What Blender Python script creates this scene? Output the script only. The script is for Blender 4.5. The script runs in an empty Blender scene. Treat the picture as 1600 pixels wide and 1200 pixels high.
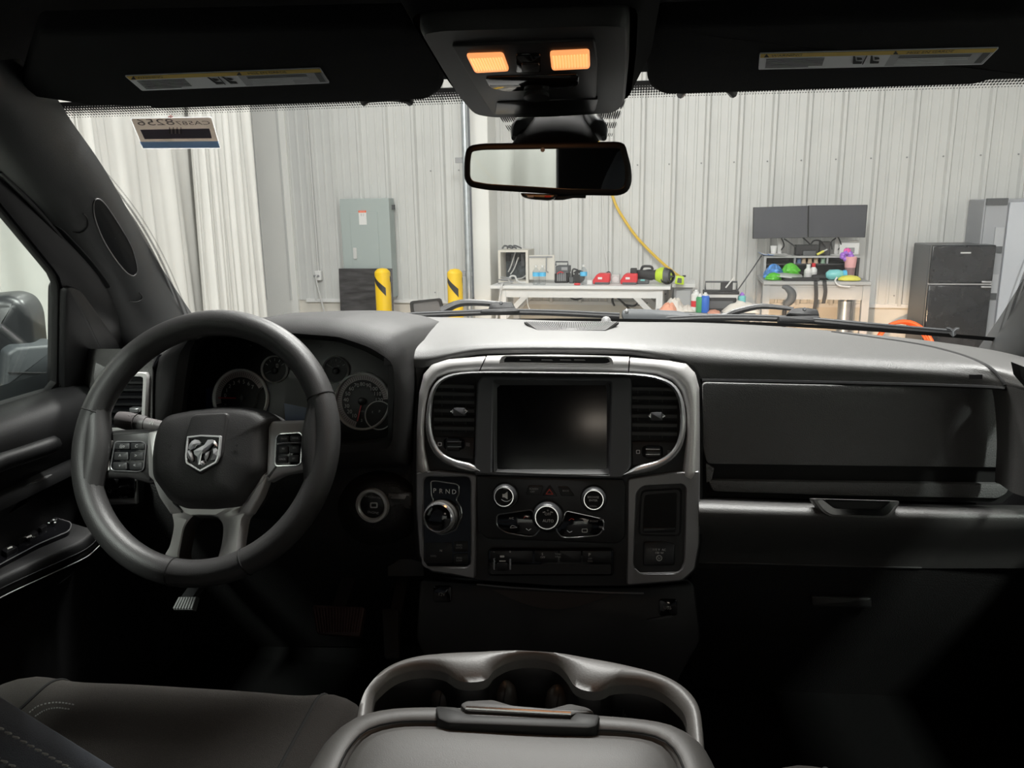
import bpy, bmesh, math, random
from mathutils import Vector as V, Matrix
R = math.radians
random.seed(7)
sc = bpy.context.scene
COL = sc.collection

# ---------------------------------------------------------------- camera
CAMP = V((0.062, 0.0, 1.60))
YAW, PITCH, ROLL, FPX = R(7.0), R(12.6), 0.016, 1200.0
FWD = V((-math.sin(YAW)*math.cos(PITCH), math.cos(YAW)*math.cos(PITCH), -math.sin(PITCH)))
R0 = V((math.cos(YAW), math.sin(YAW), 0))
U0 = R0.cross(FWD)
EX = (R0*math.cos(ROLL) - U0*math.sin(ROLL)).normalized()
EY = (R0*math.sin(ROLL) + U0*math.cos(ROLL)).normalized()
cam = bpy.data.cameras.new('camera'); camo = bpy.data.objects.new('camera', cam); COL.objects.link(camo)
cam.sensor_fit = 'HORIZONTAL'; cam.sensor_width = 36.0; cam.lens = FPX/1600*36.0
cam.clip_start = 0.02; cam.clip_end = 200
m = Matrix((EX, EY, -FWD)).transposed().to_4x4(); m.translation = CAMP
camo.matrix_world = m
sc.camera = camo

# ---------------------------------------------------------------- light
vs = sc.view_settings
vs.view_transform = 'Standard'; vs.look = 'None'; vs.gamma = 1.0; vs.use_curve_mapping = False
vs.exposure = 0.2
w = bpy.data.worlds.new('world'); sc.world = w; w.use_nodes = True
w.node_tree.nodes['Background'].inputs[0].default_value = (0.93, 0.97, 1.0, 1)
w.node_tree.nodes['Background'].inputs[1].default_value = 0.13
def area(name, loc, sx, sy, power, color=(1, 1, 1), rot=(0, 0, 0)):
    l = bpy.data.lights.new(name, 'AREA'); l.shape = 'RECTANGLE'; l.size = sx; l.size_y = sy
    l.energy = power; l.color = color
    o = bpy.data.objects.new(name, l); COL.objects.link(o); o.location = loc; o.rotation_euler = rot
    return o
# --- fixtures
area('high_bay_light', (0.2, 1.85, 4.1), 1.8, 0.30, 205, (1.0, 0.985, 0.95))                     # strip light above the bonnet
fl_o = area('flood_light', (-0.2, 4.3, 3.75), 1.1, 0.30, 108, (1.0, 0.98, 0.94))                 # flood facing the truck
fl_o.rotation_euler = V((0.05, -0.80, -0.60)).to_track_quat('-Z', 'Y').to_euler()
for lx, ly, lz, pw in ((-1.6, -3.0, 5.6, 430), (1.8, -3.0, 5.6, 430), (-2.5, 5.9, 4.7, 52), (2.2, 5.4, 5.6, 14)):   # high-bay strips under the workshop roof
    area('high_bay_light', (lx, ly, lz), 0.4, 1.4, pw, (1.0, 0.985, 0.95))

# ---------------------------------------------------------------- geometry helpers
def ray(px, py):
    return FWD*FPX + EX*(px-800) + EY*(600-py)
def P(px, py, Y):
    d = ray(px, py); return CAMP + d*((Y-CAMP.y)/d.y)
def PX(px, py, X):
    d = ray(px, py); return CAMP + d*((X-CAMP.x)/d.x)
def PZ(px, py, Z):
    d = ray(px, py); return CAMP + d*((Z-CAMP.z)/d.z)
def proj(p):
    d = V(p)-CAMP; f = d.dot(FWD)
    return (800+FPX*d.dot(EX)/f, 600-FPX*d.dot(EY)/f)

class Plane:
    """a real panel in the cab: a point, the outward normal; pixel outlines are measured onto it"""
    def __init__(s, point, normal, up=(0, 0, 1)):
        s.o = V(point); s.n = V(normal).normalized()
        s.u = V(up).cross(s.n).normalized(); s.v = s.n.cross(s.u).normalized()
    def __call__(s, px, py, h=0.0):
        d = ray(px, py); t = (s.o + s.n*h - CAMP).dot(s.n)/d.dot(s.n)
        return CAMP + d*t
    def pts(s, poly, h=0.0):
        return [s(x, y, h) for x, y in poly]

def lerp(a, b, t): return a+(b-a)*t
def catmull(pts, n, closed=False):
    """n points along a Catmull-Rom curve through pts"""
    pts = [V(p) for p in pts]; k = len(pts)
    seg = k if closed else k-1
    out = []
    for i in range(n):
        t = i/(n if closed else n-1)*seg
        j = min(int(t), seg-1); f = t-j
        def g(q):
            return pts[q % k] if closed else pts[max(0, min(k-1, q))]
        p0, p1, p2, p3 = g(j-1), g(j), g(j+1), g(j+2)
        if not closed:
            if j == 0: p0 = p1*2-p2
            if j == k-2: p3 = p2*2-p1
        out.append(0.5*((2*p1)+(p2-p0)*f+(2*p0-5*p1+4*p2-p3)*f*f+(3*p1-p0-3*p2+p3)*f**3))
    return out
def resample(pts, n, closed=True):
    pts = [V(p) for p in pts]
    q = pts+[pts[0]] if closed else pts
    L = [0]
    for a, b in zip(q, q[1:]): L.append(L[-1]+(b-a).length)
    out = []; j = 0
    for i in range(n):
        t = L[-1]*i/(n if closed else n-1)
        while j < len(L)-2 and L[j+1] < t: j += 1
        f = (t-L[j])/max(1e-9, L[j+1]-L[j]); out.append(q[j].lerp(q[j+1], min(1, f)))
    return out
def rr(x0, y0, x1, y1, r, n=4):
    """rounded rectangle outline (pixel or metre coordinates)"""
    out = []
    for cx, cy, a0 in ((x1-r, y0+r, -90), (x1-r, y1-r, 0), (x0+r, y1-r, 90), (x0+r, y0+r, 180)):
        for i in range(n+1):
            a = R(a0+90*i/n); out.append((cx+r*math.cos(a), cy+r*math.sin(a)))
    return out
def rpoly(pts, r, n=4):
    """polygon with each corner rounded by r"""
    out = []; k = len(pts)
    for i in range(k):
        a, b, c = V((*pts[i-1], 0)), V((*pts[i], 0)), V((*pts[(i+1) % k], 0))
        d1, d2 = (a-b), (c-b); rr_ = min(r, d1.length*.48, d2.length*.48)
        p, q = b+d1.normalized()*rr_, b+d2.normalized()*rr_
        for j in range(n+1):
            t = j/n; s = p*(1-t)**2+b*2*t*(1-t)+q*t*t; out.append((s.x, s.y))
    return out
def circ(cx, cy, r, n=32, ry=None, a0=0, a1=360):
    ry = r if ry is None else ry
    return [(cx+r*math.cos(R(a0+(a1-a0)*i/n)), cy+ry*math.sin(R(a0+(a1-a0)*i/n))) for i in range(n)]

from mathutils.bvhtree import BVHTree
from mathutils.geometry import tessellate_polygon
def tree_of(o):
    """ray-cast tree of a built mesh, in world coordinates"""
    org = ORG.get(o.parent.name, V((0, 0, 0))) if o.parent else V((0, 0, 0))
    return BVHTree.FromPolygons([v.co+org for v in o.data.vertices], [tuple(f.vertices) for f in o.data.polygons])
def hit(tree, px, py, lift=0.0):
    d = ray(px, py).normalized(); q = tree.ray_cast(CAMP, d)
    if q[0] is None:
        n_ = tree.find_nearest(CAMP+d); return n_[0]-d*lift
    return q[0]-d*lift
class MB:
    """collects verts and faces in world coordinates"""
    def __init__(s): s.v = []; s.f = []
    def add(s, vs_, fs):
        o = len(s.v); s.v += [V(p) for p in vs_]; s.f += [tuple(i+o for i in f) for f in fs]; return s
    def loft(s, rows, cu=False, cv=False, cap0=False, cap1=False, flip=False):
        """rows of points; cu closes each row, cv closes the stack"""
        o = len(s.v); n = len(rows[0]); k = len(rows)
        for r_ in rows: s.v += [V(p) for p in r_]
        for i in range(k if cv else k-1):
            for j in range(n if cu else n-1):
                a, b = o+i*n+j, o+i*n+(j+1) % n
                c, d = o+((i+1) % k)*n+(j+1) % n, o+((i+1) % k)*n+j
                s.f.append((d, c, b, a) if flip else (a, b, c, d))
        if cap0: s.f.append(tuple(o+j for j in (range(n) if flip else reversed(range(n)))))
        if cap1: s.f.append(tuple(o+(k-1)*n+j for j in (reversed(range(n)) if flip else range(n))))
        return s
    def prism(s, pts, n, depth, bev=0.0):
        """outline pts (its front), going back along -n by depth; bev rounds the front edge"""
        pts = [V(p) for p in pts]; n = V(n).normalized()
        rows = []
        if bev > 0:
            ins = inset(pts, n, bev)
            ins2 = inset(pts, n, bev*.3)
            rows = [ins, [p-n*bev*.3 for p in ins2], [p-n*bev for p in pts]]
        else: rows = [pts]
        rows.append([p-n*depth for p in pts])
        return s.loft(rows, cu=True, cap0=True, cap1=True)
    def ring(s, outer, inner, n, depth, N=64, bev=0.0, lip=None):
        """a frame between two outlines, depth thick"""
        a = resample(outer, N); b = align(a, resample(inner, N)); n = V(n).normalized()
        rows = [[p-n*depth for p in a], [p-n*bev for p in a]]
        if bev: rows += [[p.lerp(q, .15) for p, q in zip(a, b)], [p.lerp(q, .85) for p, q in zip(a, b)]]
        else: rows += [b]
        if bev: rows.append([q-n*bev for q in b])
        rows.append([q-n*depth for q in b])
        return s.loft(rows, cu=True, cv=True)
    def hole(s, outer, inner, n, depth, bev=0.002):
        """plate with an opening of any shape"""
        n = V(n).normalized(); o = [V(p) for p in outer]; i_ = [V(p) for p in inner]
        o1, i1 = inset(o, n, bev), inset(i_, n, -bev)
        s.loft([[p-n*depth for p in o], [p-n*bev for p in o], [a_.lerp(b_, .7)-n*bev*.3 for a_, b_ in zip(o, o1)], o1], cu=True)
        s.loft([[p-n*depth for p in i_], [p-n*bev for p in i_], [a_.lerp(b_, .7)-n*bev*.3 for a_, b_ in zip(i_, i1)], i1], cu=True)
        s.add(o1+i1, tessellate_polygon([o1, i1])); return s
    def tube(s, pts, r, n=8, closed=False, cap=True, flat=None):
        """tube of radius r (number or list) along pts"""
        pts = [V(p) for p in pts]; k = len(pts); rows = []
        t0 = (pts[1]-pts[0]).normalized()
        up = V((0, 0, 1)) if abs(t0.z) < .9 else V((1, 0, 0))
        u = up.cross(t0).normalized()
        for i in range(k):
            if closed: t = (pts[(i+1) % k]-pts[i-1])
            else: t = pts[min(k-1, i+1)]-pts[max(0, i-1)]
            t.normalize(); u = (u-t*u.dot(t))
            u = u.normalized() if u.length > 1e-6 else up.cross(t).normalized()
            w_ = t.cross(u); q = r[i] if isinstance(r, (list, tuple)) else r
            rows.append([pts[i]+(u*math.cos(2*math.pi*j/n)+w_*math.sin(2*math.pi*j/n))*q for j in range(n)])
        return s.loft(rows, cu=True, cv=closed, cap0=cap and not closed, cap1=cap and not closed, flip=False)
    def lathe(s, c, ax, prof, seg=32, a0=0, cap0=True, cap1=True):
        """prof = (radius, height along ax)"""
        c = V(c); ax = V(ax).normalized()
        h = V((0, 0, 1)) if abs(ax.z) < .9 else V((1, 0, 0))
        u = h.cross(ax).normalized(); w_ = ax.cross(u)
        rows = [[c+ax*z+(u*math.cos(2*math.pi*j/seg+a0)+w_*math.sin(2*math.pi*j/seg+a0))*max(r_, 1e-5) for j in range(seg)] for r_, z in prof]
        return s.loft(rows, cu=True, cap0=cap0, cap1=cap1)
    def box(s, c, size, rz=0.0, rx=0.0, ry=0.0):
        M = Matrix.Translation(V(c)) @ Matrix.Rotation(rz, 4, 'Z') @ Matrix.Rotation(ry, 4, 'Y') @ Matrix.Rotation(rx, 4, 'X')
        a, b, d = size[0]/2, size[1]/2, size[2]/2
        vs_ = [M @ V(p) for p in ((-a,-b,-d),(a,-b,-d),(a,b,-d),(-a,b,-d),(-a,-b,d),(a,-b,d),(a,b,d),(-a,b,d))]
        return s.add(vs_, ((3,2,1,0),(4,5,6,7),(0,1,5,4),(1,2,6,5),(2,3,7,6),(3,0,4,7)))
    def bar(s, a, b, wd, th, up=(0, 0, 1)):
        a, b = V(a), V(b); t = (b-a).normalized(); up = V(up)
        x = up.cross(t)
        x = x.normalized() if x.length > 1e-5 else V((1, 0, 0)).cross(t).normalized()
        y = t.cross(x)
        q = [(-1,-1),(1,-1),(1,1),(-1,1)]
        return s.loft([[p+x*i*wd/2+y*j*th/2 for i, j in q] for p in (a, b)], cu=True, cap0=True, cap1=True)
    def build(s, name, mat, parent=None, bevel=0.0, seg=2, smooth=40, subsurf=0, fixn=True):
        me = bpy.data.meshes.new(name)
        o = bpy.data.objects.new(name, me); COL.objects.link(o)
        org = ORG.get(parent.name, V((0, 0, 0))) if parent else V((0, 0, 0))
        if parent: o.parent = parent; ORG[o.name] = org
        me.from_pydata([tuple(p-org) for p in s.v], [], s.f)
        if fixn:
            bm = bmesh.new(); bm.from_mesh(me); bmesh.ops.recalc_face_normals(bm, faces=bm.faces); bm.to_mesh(me); bm.free()
        me.validate()
        if smooth:
            me.shade_smooth(); me.set_sharp_from_angle(angle=R(smooth))
        if mat: me.materials.append(mat)
        if bevel:
            b = o.modifiers.new('bevel', 'BEVEL'); b.width = bevel; b.segments = seg; b.limit_method = 'ANGLE'; b.angle_limit = R(35)
            b.harden_normals = False
        if subsurf:
            q = o.modifiers.new('sub', 'SUBSURF'); q.levels = subsurf; q.render_levels = subsurf
        return o
ORG = {}
def inset(pts, n, d):
    k = len(pts); out = []
    area_ = V((0, 0, 0))
    for i in range(k): area_ += pts[i].cross(pts[(i+1) % k])
    sgn = 1 if area_.dot(n) > 0 else -1
    for i in range(k):
        e1 = (pts[i]-pts[i-1]); e2 = (pts[(i+1) % k]-pts[i])
        if e1.length < 1e-9: e1 = e2
        if e2.length < 1e-9: e2 = e1
        n1 = n.cross(e1.normalized())*sgn; n2 = n.cross(e2.normalized())*sgn
        b = n1+n2
        if b.length < 1e-6: b = n1
        b.normalize(); c = max(.5, b.dot(n1)); out.append(pts[i]+b*(d/c))
    return out
def align(a, b):
    """turn ring b so that it starts next to a[0] and runs the same way"""
    best = None
    for rev in (False, True):
        q = list(reversed(b)) if rev else list(b)
        for s_ in range(0, len(q)):
            d = sum((a[i]-q[(i+s_) % len(q)]).length_squared for i in range(0, len(a), 4))
            if best is None or d < best[0]: best = (d, q[s_:]+q[:s_])
    return best[1]
def root(name, loc, label, cat, group=None, kind=None):
    o = bpy.data.objects.new(name, None); COL.objects.link(o); o.location = V(loc); o.empty_display_size = .05
    ORG[o.name] = V(loc); tag(o, label, cat, group, kind); return o
def tag(o, label=None, cat=None, group=None, kind=None):
    if label: o['label'] = label
    if cat: o['category'] = cat
    if group: o['group'] = group
    if kind: o['kind'] = kind
    return o
TEXTS = []
def text(s, plane, px, py, hpx, mat, parent, h=0.0006, name='lettering', ang=0.0, mirror=False, sx=1.0):
    """lettering lying on a panel, centred on a pixel of it, hpx pixels tall"""
    o = plane(px, py, h); hh = (plane(px, py+hpx/2, h)-plane(px, py-hpx/2, h)).length
    TEXTS.append((s, o, hh, plane.u.copy(), plane.v.copy(), plane.n.copy(), mat, parent, name, ang, mirror, sx))
def text3(s, o, hh, u, v, mat, parent, name='lettering', ang=0.0, mirror=False, sx=1.0):
    u, v = V(u), V(v); TEXTS.append((s, V(o), hh, u, v, u.cross(v), mat, parent, name, ang, mirror, sx))
def flush_texts():
    tmp = []
    for s, *_ in TEXTS:
        c = bpy.data.curves.new('t', 'FONT'); c.body = s; c.align_x = 'CENTER'; c.align_y = 'CENTER'; c.size = 1.0; c.resolution_u = 2
        o = bpy.data.objects.new('t', c); COL.objects.link(o); tmp.append(o)
    bpy.context.view_layer.update()
    dg = bpy.context.evaluated_depsgraph_get()
    meshes = [bpy.data.meshes.new_from_object(o.evaluated_get(dg)) for o in tmp]
    for o in tmp:
        c = o.data; bpy.data.objects.remove(o); bpy.data.curves.remove(c)
    for me, (s, p, hh, u, v, n, mat, parent, name, ang, mirror, sx) in zip(meshes, TEXTS):
        k = hh/0.70
        u2 = u*math.cos(ang)+v*math.sin(ang); v2 = v*math.cos(ang)-u*math.sin(ang)
        if mirror: u2 = -u2
        org = ORG.get(parent.name, V((0, 0, 0)))
        for vert in me.vertices:
            q = vert.co.copy(); vert.co = p+u2*q.x*k*sx+v2*q.y*k-org
        me.name = name; me.materials.clear(); me.materials.append(mat)
        o = bpy.data.objects.new(name, me); COL.objects.link(o); o.parent = parent

# ---------------------------------------------------------------- materials
MATS = {}
def mat(name, col, rough=0.5, metal=0.0, bump=0.0, bscale=400.0, spec=0.5, var=0.0, vscale=6.0, emit=None, estr=0.0, coat=0.0, alpha=None, aniso=None, bump2=None):
    if name in MATS: return MATS[name]
    M = bpy.data.materials.new(name); M.use_nodes = True; nt = M.node_tree; b = nt.nodes['Principled BSDF']
    b.inputs['Base Color'].default_value = (*col, 1); b.inputs['Roughness'].default_value = rough
    b.inputs['Metallic'].default_value = metal; b.inputs['Specular IOR Level'].default_value = spec
    if coat: b.inputs['Coat Weight'].default_value = coat; b.inputs['Coat Roughness'].default_value = .05
    if emit: b.inputs['Emission Color'].default_value = (*emit, 1); b.inputs['Emission Strength'].default_value = estr
    tc = nt.nodes.new('ShaderNodeTexCoord')
    if bump:
        vo = nt.nodes.new('ShaderNodeTexVoronoi' if bump2 == 'leather' else 'ShaderNodeTexNoise')
        vo.inputs['Scale'].default_value = bscale
        nt.links.new(tc.outputs['Object'], vo.inputs['Vector'])
        bp = nt.nodes.new('ShaderNodeBump'); bp.inputs['Strength'].default_value = bump; bp.inputs['Distance'].default_value = .002
        nt.links.new(vo.outputs[0], bp.inputs['Height']); nt.links.new(bp.outputs[0], b.inputs['Normal'])
    if var:
        no = nt.nodes.new('ShaderNodeTexNoise'); no.inputs['Scale'].default_value = vscale; no.inputs['Detail'].default_value = 4
        if aniso:
            mp = nt.nodes.new('ShaderNodeMapping'); mp.inputs['Scale'].default_value = aniso
            nt.links.new(tc.outputs['Object'], mp.inputs['Vector']); nt.links.new(mp.outputs[0], no.inputs['Vector'])
        else: nt.links.new(tc.outputs['Object'], no.inputs['Vector'])
        cr = nt.nodes.new('ShaderNodeValToRGB')
        cr.color_ramp.elements[0].position = .3; cr.color_ramp.elements[1].position = .7
        cr.color_ramp.elements[0].color = (*[c*(1-var) for c in col], 1); cr.color_ramp.elements[1].color = (*[min(1, c*(1+var)) for c in col], 1)
        nt.links.new(no.outputs[0], cr.inputs[0]); nt.links.new(cr.outputs[0], b.inputs['Base Color'])
    MATS[name] = M; return M
def glassmat(name, tint=(1, 1, 1), refl=1.0, rough=0.0):
    M = bpy.data.materials.new(name); M.use_nodes = True; nt = M.node_tree; nt.nodes.clear()
    o = nt.nodes.new('ShaderNodeOutputMaterial'); mx = nt.nodes.new('ShaderNodeMixShader')
    t = nt.nodes.new('ShaderNodeBsdfTransparent'); t.inputs[0].default_value = (*tint, 1)
    g = nt.nodes.new('ShaderNodeBsdfGlossy'); g.inputs['Roughness'].default_value = rough
    lw = nt.nodes.new('ShaderNodeLayerWeight'); lw.inputs[0].default_value = .5
    pw = nt.nodes.new('ShaderNodeMath'); pw.operation = 'POWER'; pw.inputs[1].default_value = 5
    k = nt.nodes.new('ShaderNodeMath'); k.operation = 'MULTIPLY_ADD'; k.inputs[1].default_value = .9*refl; k.inputs[2].default_value = .045*refl
    nt.links.new(lw.outputs['Facing'], pw.inputs[0]); nt.links.new(pw.outputs[0], k.inputs[0]); nt.links.new(k.outputs[0], mx.inputs[0])
    nt.links.new(t.outputs[0], mx.inputs[1]); nt.links.new(g.outputs[0], mx.inputs[2]); nt.links.new(mx.outputs[0], o.inputs[0])
    MATS[name] = M; return M

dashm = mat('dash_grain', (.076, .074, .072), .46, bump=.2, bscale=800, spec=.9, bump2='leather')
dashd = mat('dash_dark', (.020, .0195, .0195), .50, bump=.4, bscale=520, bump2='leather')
plasd = mat('black_plastic', (.018, .018, .019), .45)
plasg = mat('satin_black', (.012, .012, .013), .30)
gloss = mat('gloss_black', (.006, .006, .007), .08)
wheelm = mat('wheel_leather', (.040, .039, .039), .42, bump=.12, bscale=900, bump2='leather')
padm = mat('airbag_skin', (.034, .033, .033), .48, bump=.12, bscale=700, bump2='leather')
silver = mat('brushed_silver', (.78, .76, .75), .34, .35, var=.08, vscale=120, aniso=(.3, 12, 12))
dimsilv = mat('dim_silver', (.26, .255, .26), .38, .45)  # silver darkened for shade on the stack cheeks; also edge trims
satin = mat('satin_silver', (.60, .585, .575), .34, .5)
chrome = mat('chrome', (.85, .85, .86), .12, .85)
chromed = mat('dark_chrome', (.50, .50, .51), .18, .7)
headm = mat('headliner_cloth', (.016, .016, .017), .95, bump=.5, bscale=1500, spec=.1)
visorm = mat('visor_cloth', (.019, .019, .020), .95, bump=.5, bscale=1500, spec=.1)
pillm = mat('pillar_plastic', (.045, .047, .049), .50, bump=.15, bscale=900)
cloth = mat('seat_cloth', (.090, .083, .077), .9, bump=.7, bscale=1300, spec=.2, var=.18, vscale=900)
cloth2 = mat('seat_bolster_cloth', (.075, .069, .064), .9, bump=.6, bscale=1300, spec=.2, var=.12, vscale=900)
cloth3 = mat('seat_back_cloth', (.10, .112, .135), .92, bump=.5, bscale=1500, spec=.2)
leath = mat('armrest_leather', (.12, .115, .11), .5, spec=.7, bump=.07, bscale=1300, bump2='leather')
thread = mat('thread', (.48, .48, .47), .8)
white = mat('white_print', (.80, .80, .78), .6)
dimw = mat('dim_print', (.45, .45, .45), .6)
redp = mat('red_print', (.55, .05, .03), .5)
carpet = mat('carpet', (.010, .010, .010), 1.0, bump=1, bscale=800, spec=.05)
rubber = mat('rubber', (.014, .014, .014), .7)
paintm = mat('truck_paint', (.05, .055, .06), .25, coat=1.0)
# ================================================================ the workshop hall
conc = mat('concrete', (.36, .35, .33), .55, var=.18, vscale=3, bump=.15, bscale=60)
sheetm = mat('wall_sheet', (.57, .575, .56), .38, spec=.6, var=.03, vscale=4)
kneem = mat('knee_wall', (.66, .63, .57), .8, var=.06, vscale=5)
plainm = mat('white_wall', (.74, .74, .71), .7, var=.03, vscale=2)
curtm = mat('white_vinyl', (.72, .715, .685), .42, spec=.5, var=.03, vscale=3)
galv = mat('galvanised', (.50, .54, .57), .35, .8, var=.12, vscale=14)
panelm = mat('panel_grey', (.37, .42, .41), .5)
yell = mat('safety_yellow', (.80, .52, .01), .45)
blk = mat('matt_black', (.02, .02, .021), .6)
dgrey = mat('dark_grey', (.09, .095, .10), .6)
mgrey = mat('mid_grey', (.28, .285, .29), .6)
lgrey = mat('light_grey', (.55, .55, .54), .6)
whitem = mat('white_paint', (.70, .70, .69), .5)
beige = mat('beige_metal', (.60, .575, .52), .6)
redm = mat('red_plastic', (.62, .03, .04), .4)
limem = mat('lime_plastic', (.50, .68, .03), .45)
orangem = mat('orange_plastic', (.85, .13, .03), .5)
greenm = mat('green_film', (.10, .50, .03), .4)
bluem = mat('blue_film', (.05, .22, .62), .4)
tealm = mat('teal_plastic', (.20, .55, .55), .3)
pinkm = mat('pink_plastic', (.80, .42, .42), .5)
magm = mat('magenta_petal', (.80, .12, .42), .6)
purm = mat('purple_petal', (.40, .18, .68), .6)
labelb = mat('bottle_label', (.10, .48, .78), .5)
clothw = mat('rag_white', (.70, .66, .60), .9)
clotho = mat('rag_orange', (.80, .38, .26), .9)
ylw2 = mat('yellow_cloth', (.72, .68, .12), .9)
hosey = mat('yellow_hose', (.72, .48, .06), .5)
woodm = mat('tan_figure', (.50, .37, .26), .7)
pet = glassmat('clear_bottle', (.93, .95, .96), 1.6)
screenm = mat('monitor_screen', (.035, .038, .048), .35, spec=.6)
fridgem = mat('fridge_black', (.018, .019, .022), .18, spec=.7, var=.3, vscale=9)

fl = MB().add([(-9, -9, 0), (9, -9, 0), (9, 12, 0), (-9, 12, 0), (-9, -9, -.1), (9, -9, -.1), (9, 12, -.1), (-9, 12, -.1)],
              [(0, 1, 2, 3), (7, 6, 5, 4), (0, 4, 5, 1), (1, 5, 6, 2), (2, 6, 7, 3), (3, 7, 4, 0)]).build('floor', conc)
tag(fl, 'grey concrete floor of the workshop hall', 'floor', kind='structure')

WD = V((1, -.10, 0)).normalized(); WN = V((-.10, -1, 0)).normalized()
WPL = Plane((-.2, 8.0, 0), WN)
def W(px, py, h=0.0, z=None):
    p = WPL(px, py, h)
    if z is not None: p.z = z
    return p
def sof(p): return (p-V((-.2, 8.0, 0))).dot(WD)
def wp(s, h, z): return V((-.2, 8.0, 0))+WD*s+WN*h+V((0, 0, z))
def wbox(mb, s0, s1, h0, h1, z0, z1):
    """box in wall coordinates: along the wall, out from it, up"""
    q = [wp(s0, h1, z0), wp(s1, h1, z0), wp(s1, h0, z0), wp(s0, h0, z0)]
    return mb.loft([q, [p+V((0, 0, z1-z0)) for p in q]], cu=True, cap0=True, cap1=True)

KZ = W(1400, 475, 0).z                                     # top of the knee wall
wall = root('wall_back', (-.2, 8.0, 0), 'pale ribbed metal sheet wall behind the bench and desk', 'wall', kind='structure')
# ribbed sheets, three ribs 305 mm apart in each
def rib_profile():
    pr = []; p = .305
    for k in range(3):
        b = k*p
        for x, y in ((0, 0), (.018, .032), (.044, .032), (.062, 0), (.118, 0), (.124, .006), (.144, .006), (.150, 0), (.212, 0), (.218, .006), (.238, .006), (.244, 0)):
            pr.append((b+x, y))
    pr.append((.914, 0)); return pr
PR = rib_profile(); TOPZ = 5.6
sme = None
s_ref = sof(W(1052, 200, 0)) - .01
k0, k1 = -4, 7
def wsheet(s0):
    """one ribbed sheet of cladding with its left edge at s0"""
    global sme
    if sme is None:
        mb = MB(); rows = []
        for z in (KZ-.015, TOPZ): rows.append([WD*a+WN*(b+.004)+V((0, 0, z)) for a, b in PR])
        rows2 = [[p-WN*.004 for p in r_] for r_ in rows]
        mb.loft([rows[0], rows[1], rows2[1], rows2[0]], cv=True)
        o = mb.build('wall_sheet', sheetm, wall, smooth=0); sme = o.data
        for v in sme.vertices: v.co += V((-.2, 8.0, 0))
    else:
        o = bpy.data.objects.new('wall_sheet', sme); COL.objects.link(o); o.parent = wall
    o.location = WD*s0
s_a = sof(W(457, 330, 0)); s_b = sof(W(735, 330, 0)); s_c = sof(W(780, 330, 0))
for k in range(0, 8): wsheet(s_c + (s_ref-s_c) % .305 - .305 + k*.914)     # right of the column
for k in range(0, 3): wsheet(s_b-.01-.914*(k+1))                            # left of the column
# screws of the sheets (thousands of specks: joined)
scr = MB()
for zz in (2.035, 3.4, KZ+.08):
    for i in range(-8, 22):
        s = s_ref+i*.305-.02
        scr.lathe(wp(s, .005, zz), WN, [(.008, 0), (.008, .006), (.004, .009)], 6)
tag(scr.build('sheet_screw', mgrey, wall), kind='stuff')
wbox(MB(), s_a-2.0, s_a+12.5, -.25, -.012, 0, KZ).build('knee_wall', kneem, wall)
wbox(MB(), s_a+.1, s_a+12.5, -.02, .028, KZ-.035, KZ).build('base_flashing', whitem, wall)
wbox(MB(), s_a-2.4, s_a, -.05, .03, 0, TOPZ).build('plain_panel', plainm, wall)
col = wbox(MB(), sof(W(737, 330, .34)), s_c-.02, .0, .34, 0, TOPZ).build('trim_1', plainm, None, bevel=.01)
tag(col, 'white boxed steel column on the wall left of the workbench', 'column', kind='structure')
# a seam in the column cover
wr = MB().add([(6.5, -9, 0), (6.5, 8, 0), (6.5, 8, 5.6), (6.5, -9, 5.6), (6.6, -9, 0), (6.6, 8, 0), (6.6, 8, 5.6), (6.6, -9, 5.6)],
              [(0, 1, 2, 3), (7, 6, 5, 4), (0, 3, 7, 4), (1, 5, 6, 2), (3, 2, 6, 7), (0, 4, 5, 1)]).build('wall_right', plainm)
tag(wr, 'plain pale wall on the right of the hall', 'wall', kind='structure')
rear = MB()
rows = []
for z in (0.02, 2.8, 5.4):
    rows.append([V((-7+i*.12, -5.0+.10*math.sin(i*.9)+.05*math.sin(i*2.3+z*.2), z)) for i in range(113)])
rear.loft(rows)
o = rear.build('vinyl_curtain', curtm); s_ = o.modifiers.new('t', 'SOLIDIFY'); s_.thickness = .006
tag(o, 'white vinyl curtain hanging across the bay behind the truck', 'curtain', 'white vinyl curtains around the bay')

# ---- curtain along the left of the bay: three overlapping lengths
def curtain(pts, zlo, zhi, label, wob, seed):
    """pts: plan (x, y) of the hem and of the head, so a length can be gathered to one side"""
    rows = []; rnd = random.Random(seed); n = 120
    ph = [rnd.random()*6 for _ in range(6)]
    for k in range(13):
        t = k/12; z = lerp(zlo, zhi, t)
        pl = catmull([V((lerp(a[0], b[0], t), lerp(a[1], b[1], t), 0)) for a, b in zip(*pts)], n)
        row = []
        for i, p in enumerate(pl):
            d = (pl[min(n-1, i+1)]-pl[max(0, i-1)]).normalized(); nn = V((d.y, -d.x, 0))
            u = i/n
            f = wob*(math.sin(u*31+ph[0]+t*.9)*.5+math.sin(u*57+ph[1]-t*1.3)*.35+.3*math.sin(u*97+ph[2]+t*2.0)+.12*math.sin(u*19+t*7+ph[3]))
            f = math.copysign(abs(f/wob)**.8, f)*wob
            row.append(p+nn*f+V((0, 0, z)))
        rows.append(row)
    o = MB().loft(rows).build('vinyl_curtain', curtm, smooth=60)
    s_ = o.modifiers.new('t', 'SOLIDIFY'); s_.thickness = .004
    tag(o, label, 'curtain', 'white vinyl curtains around the bay'); return o
CX = -3.42
def cp(px, X=CX): p = PX(px, 330, X); return (p.x, p.y)
e = cp(405)
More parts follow.
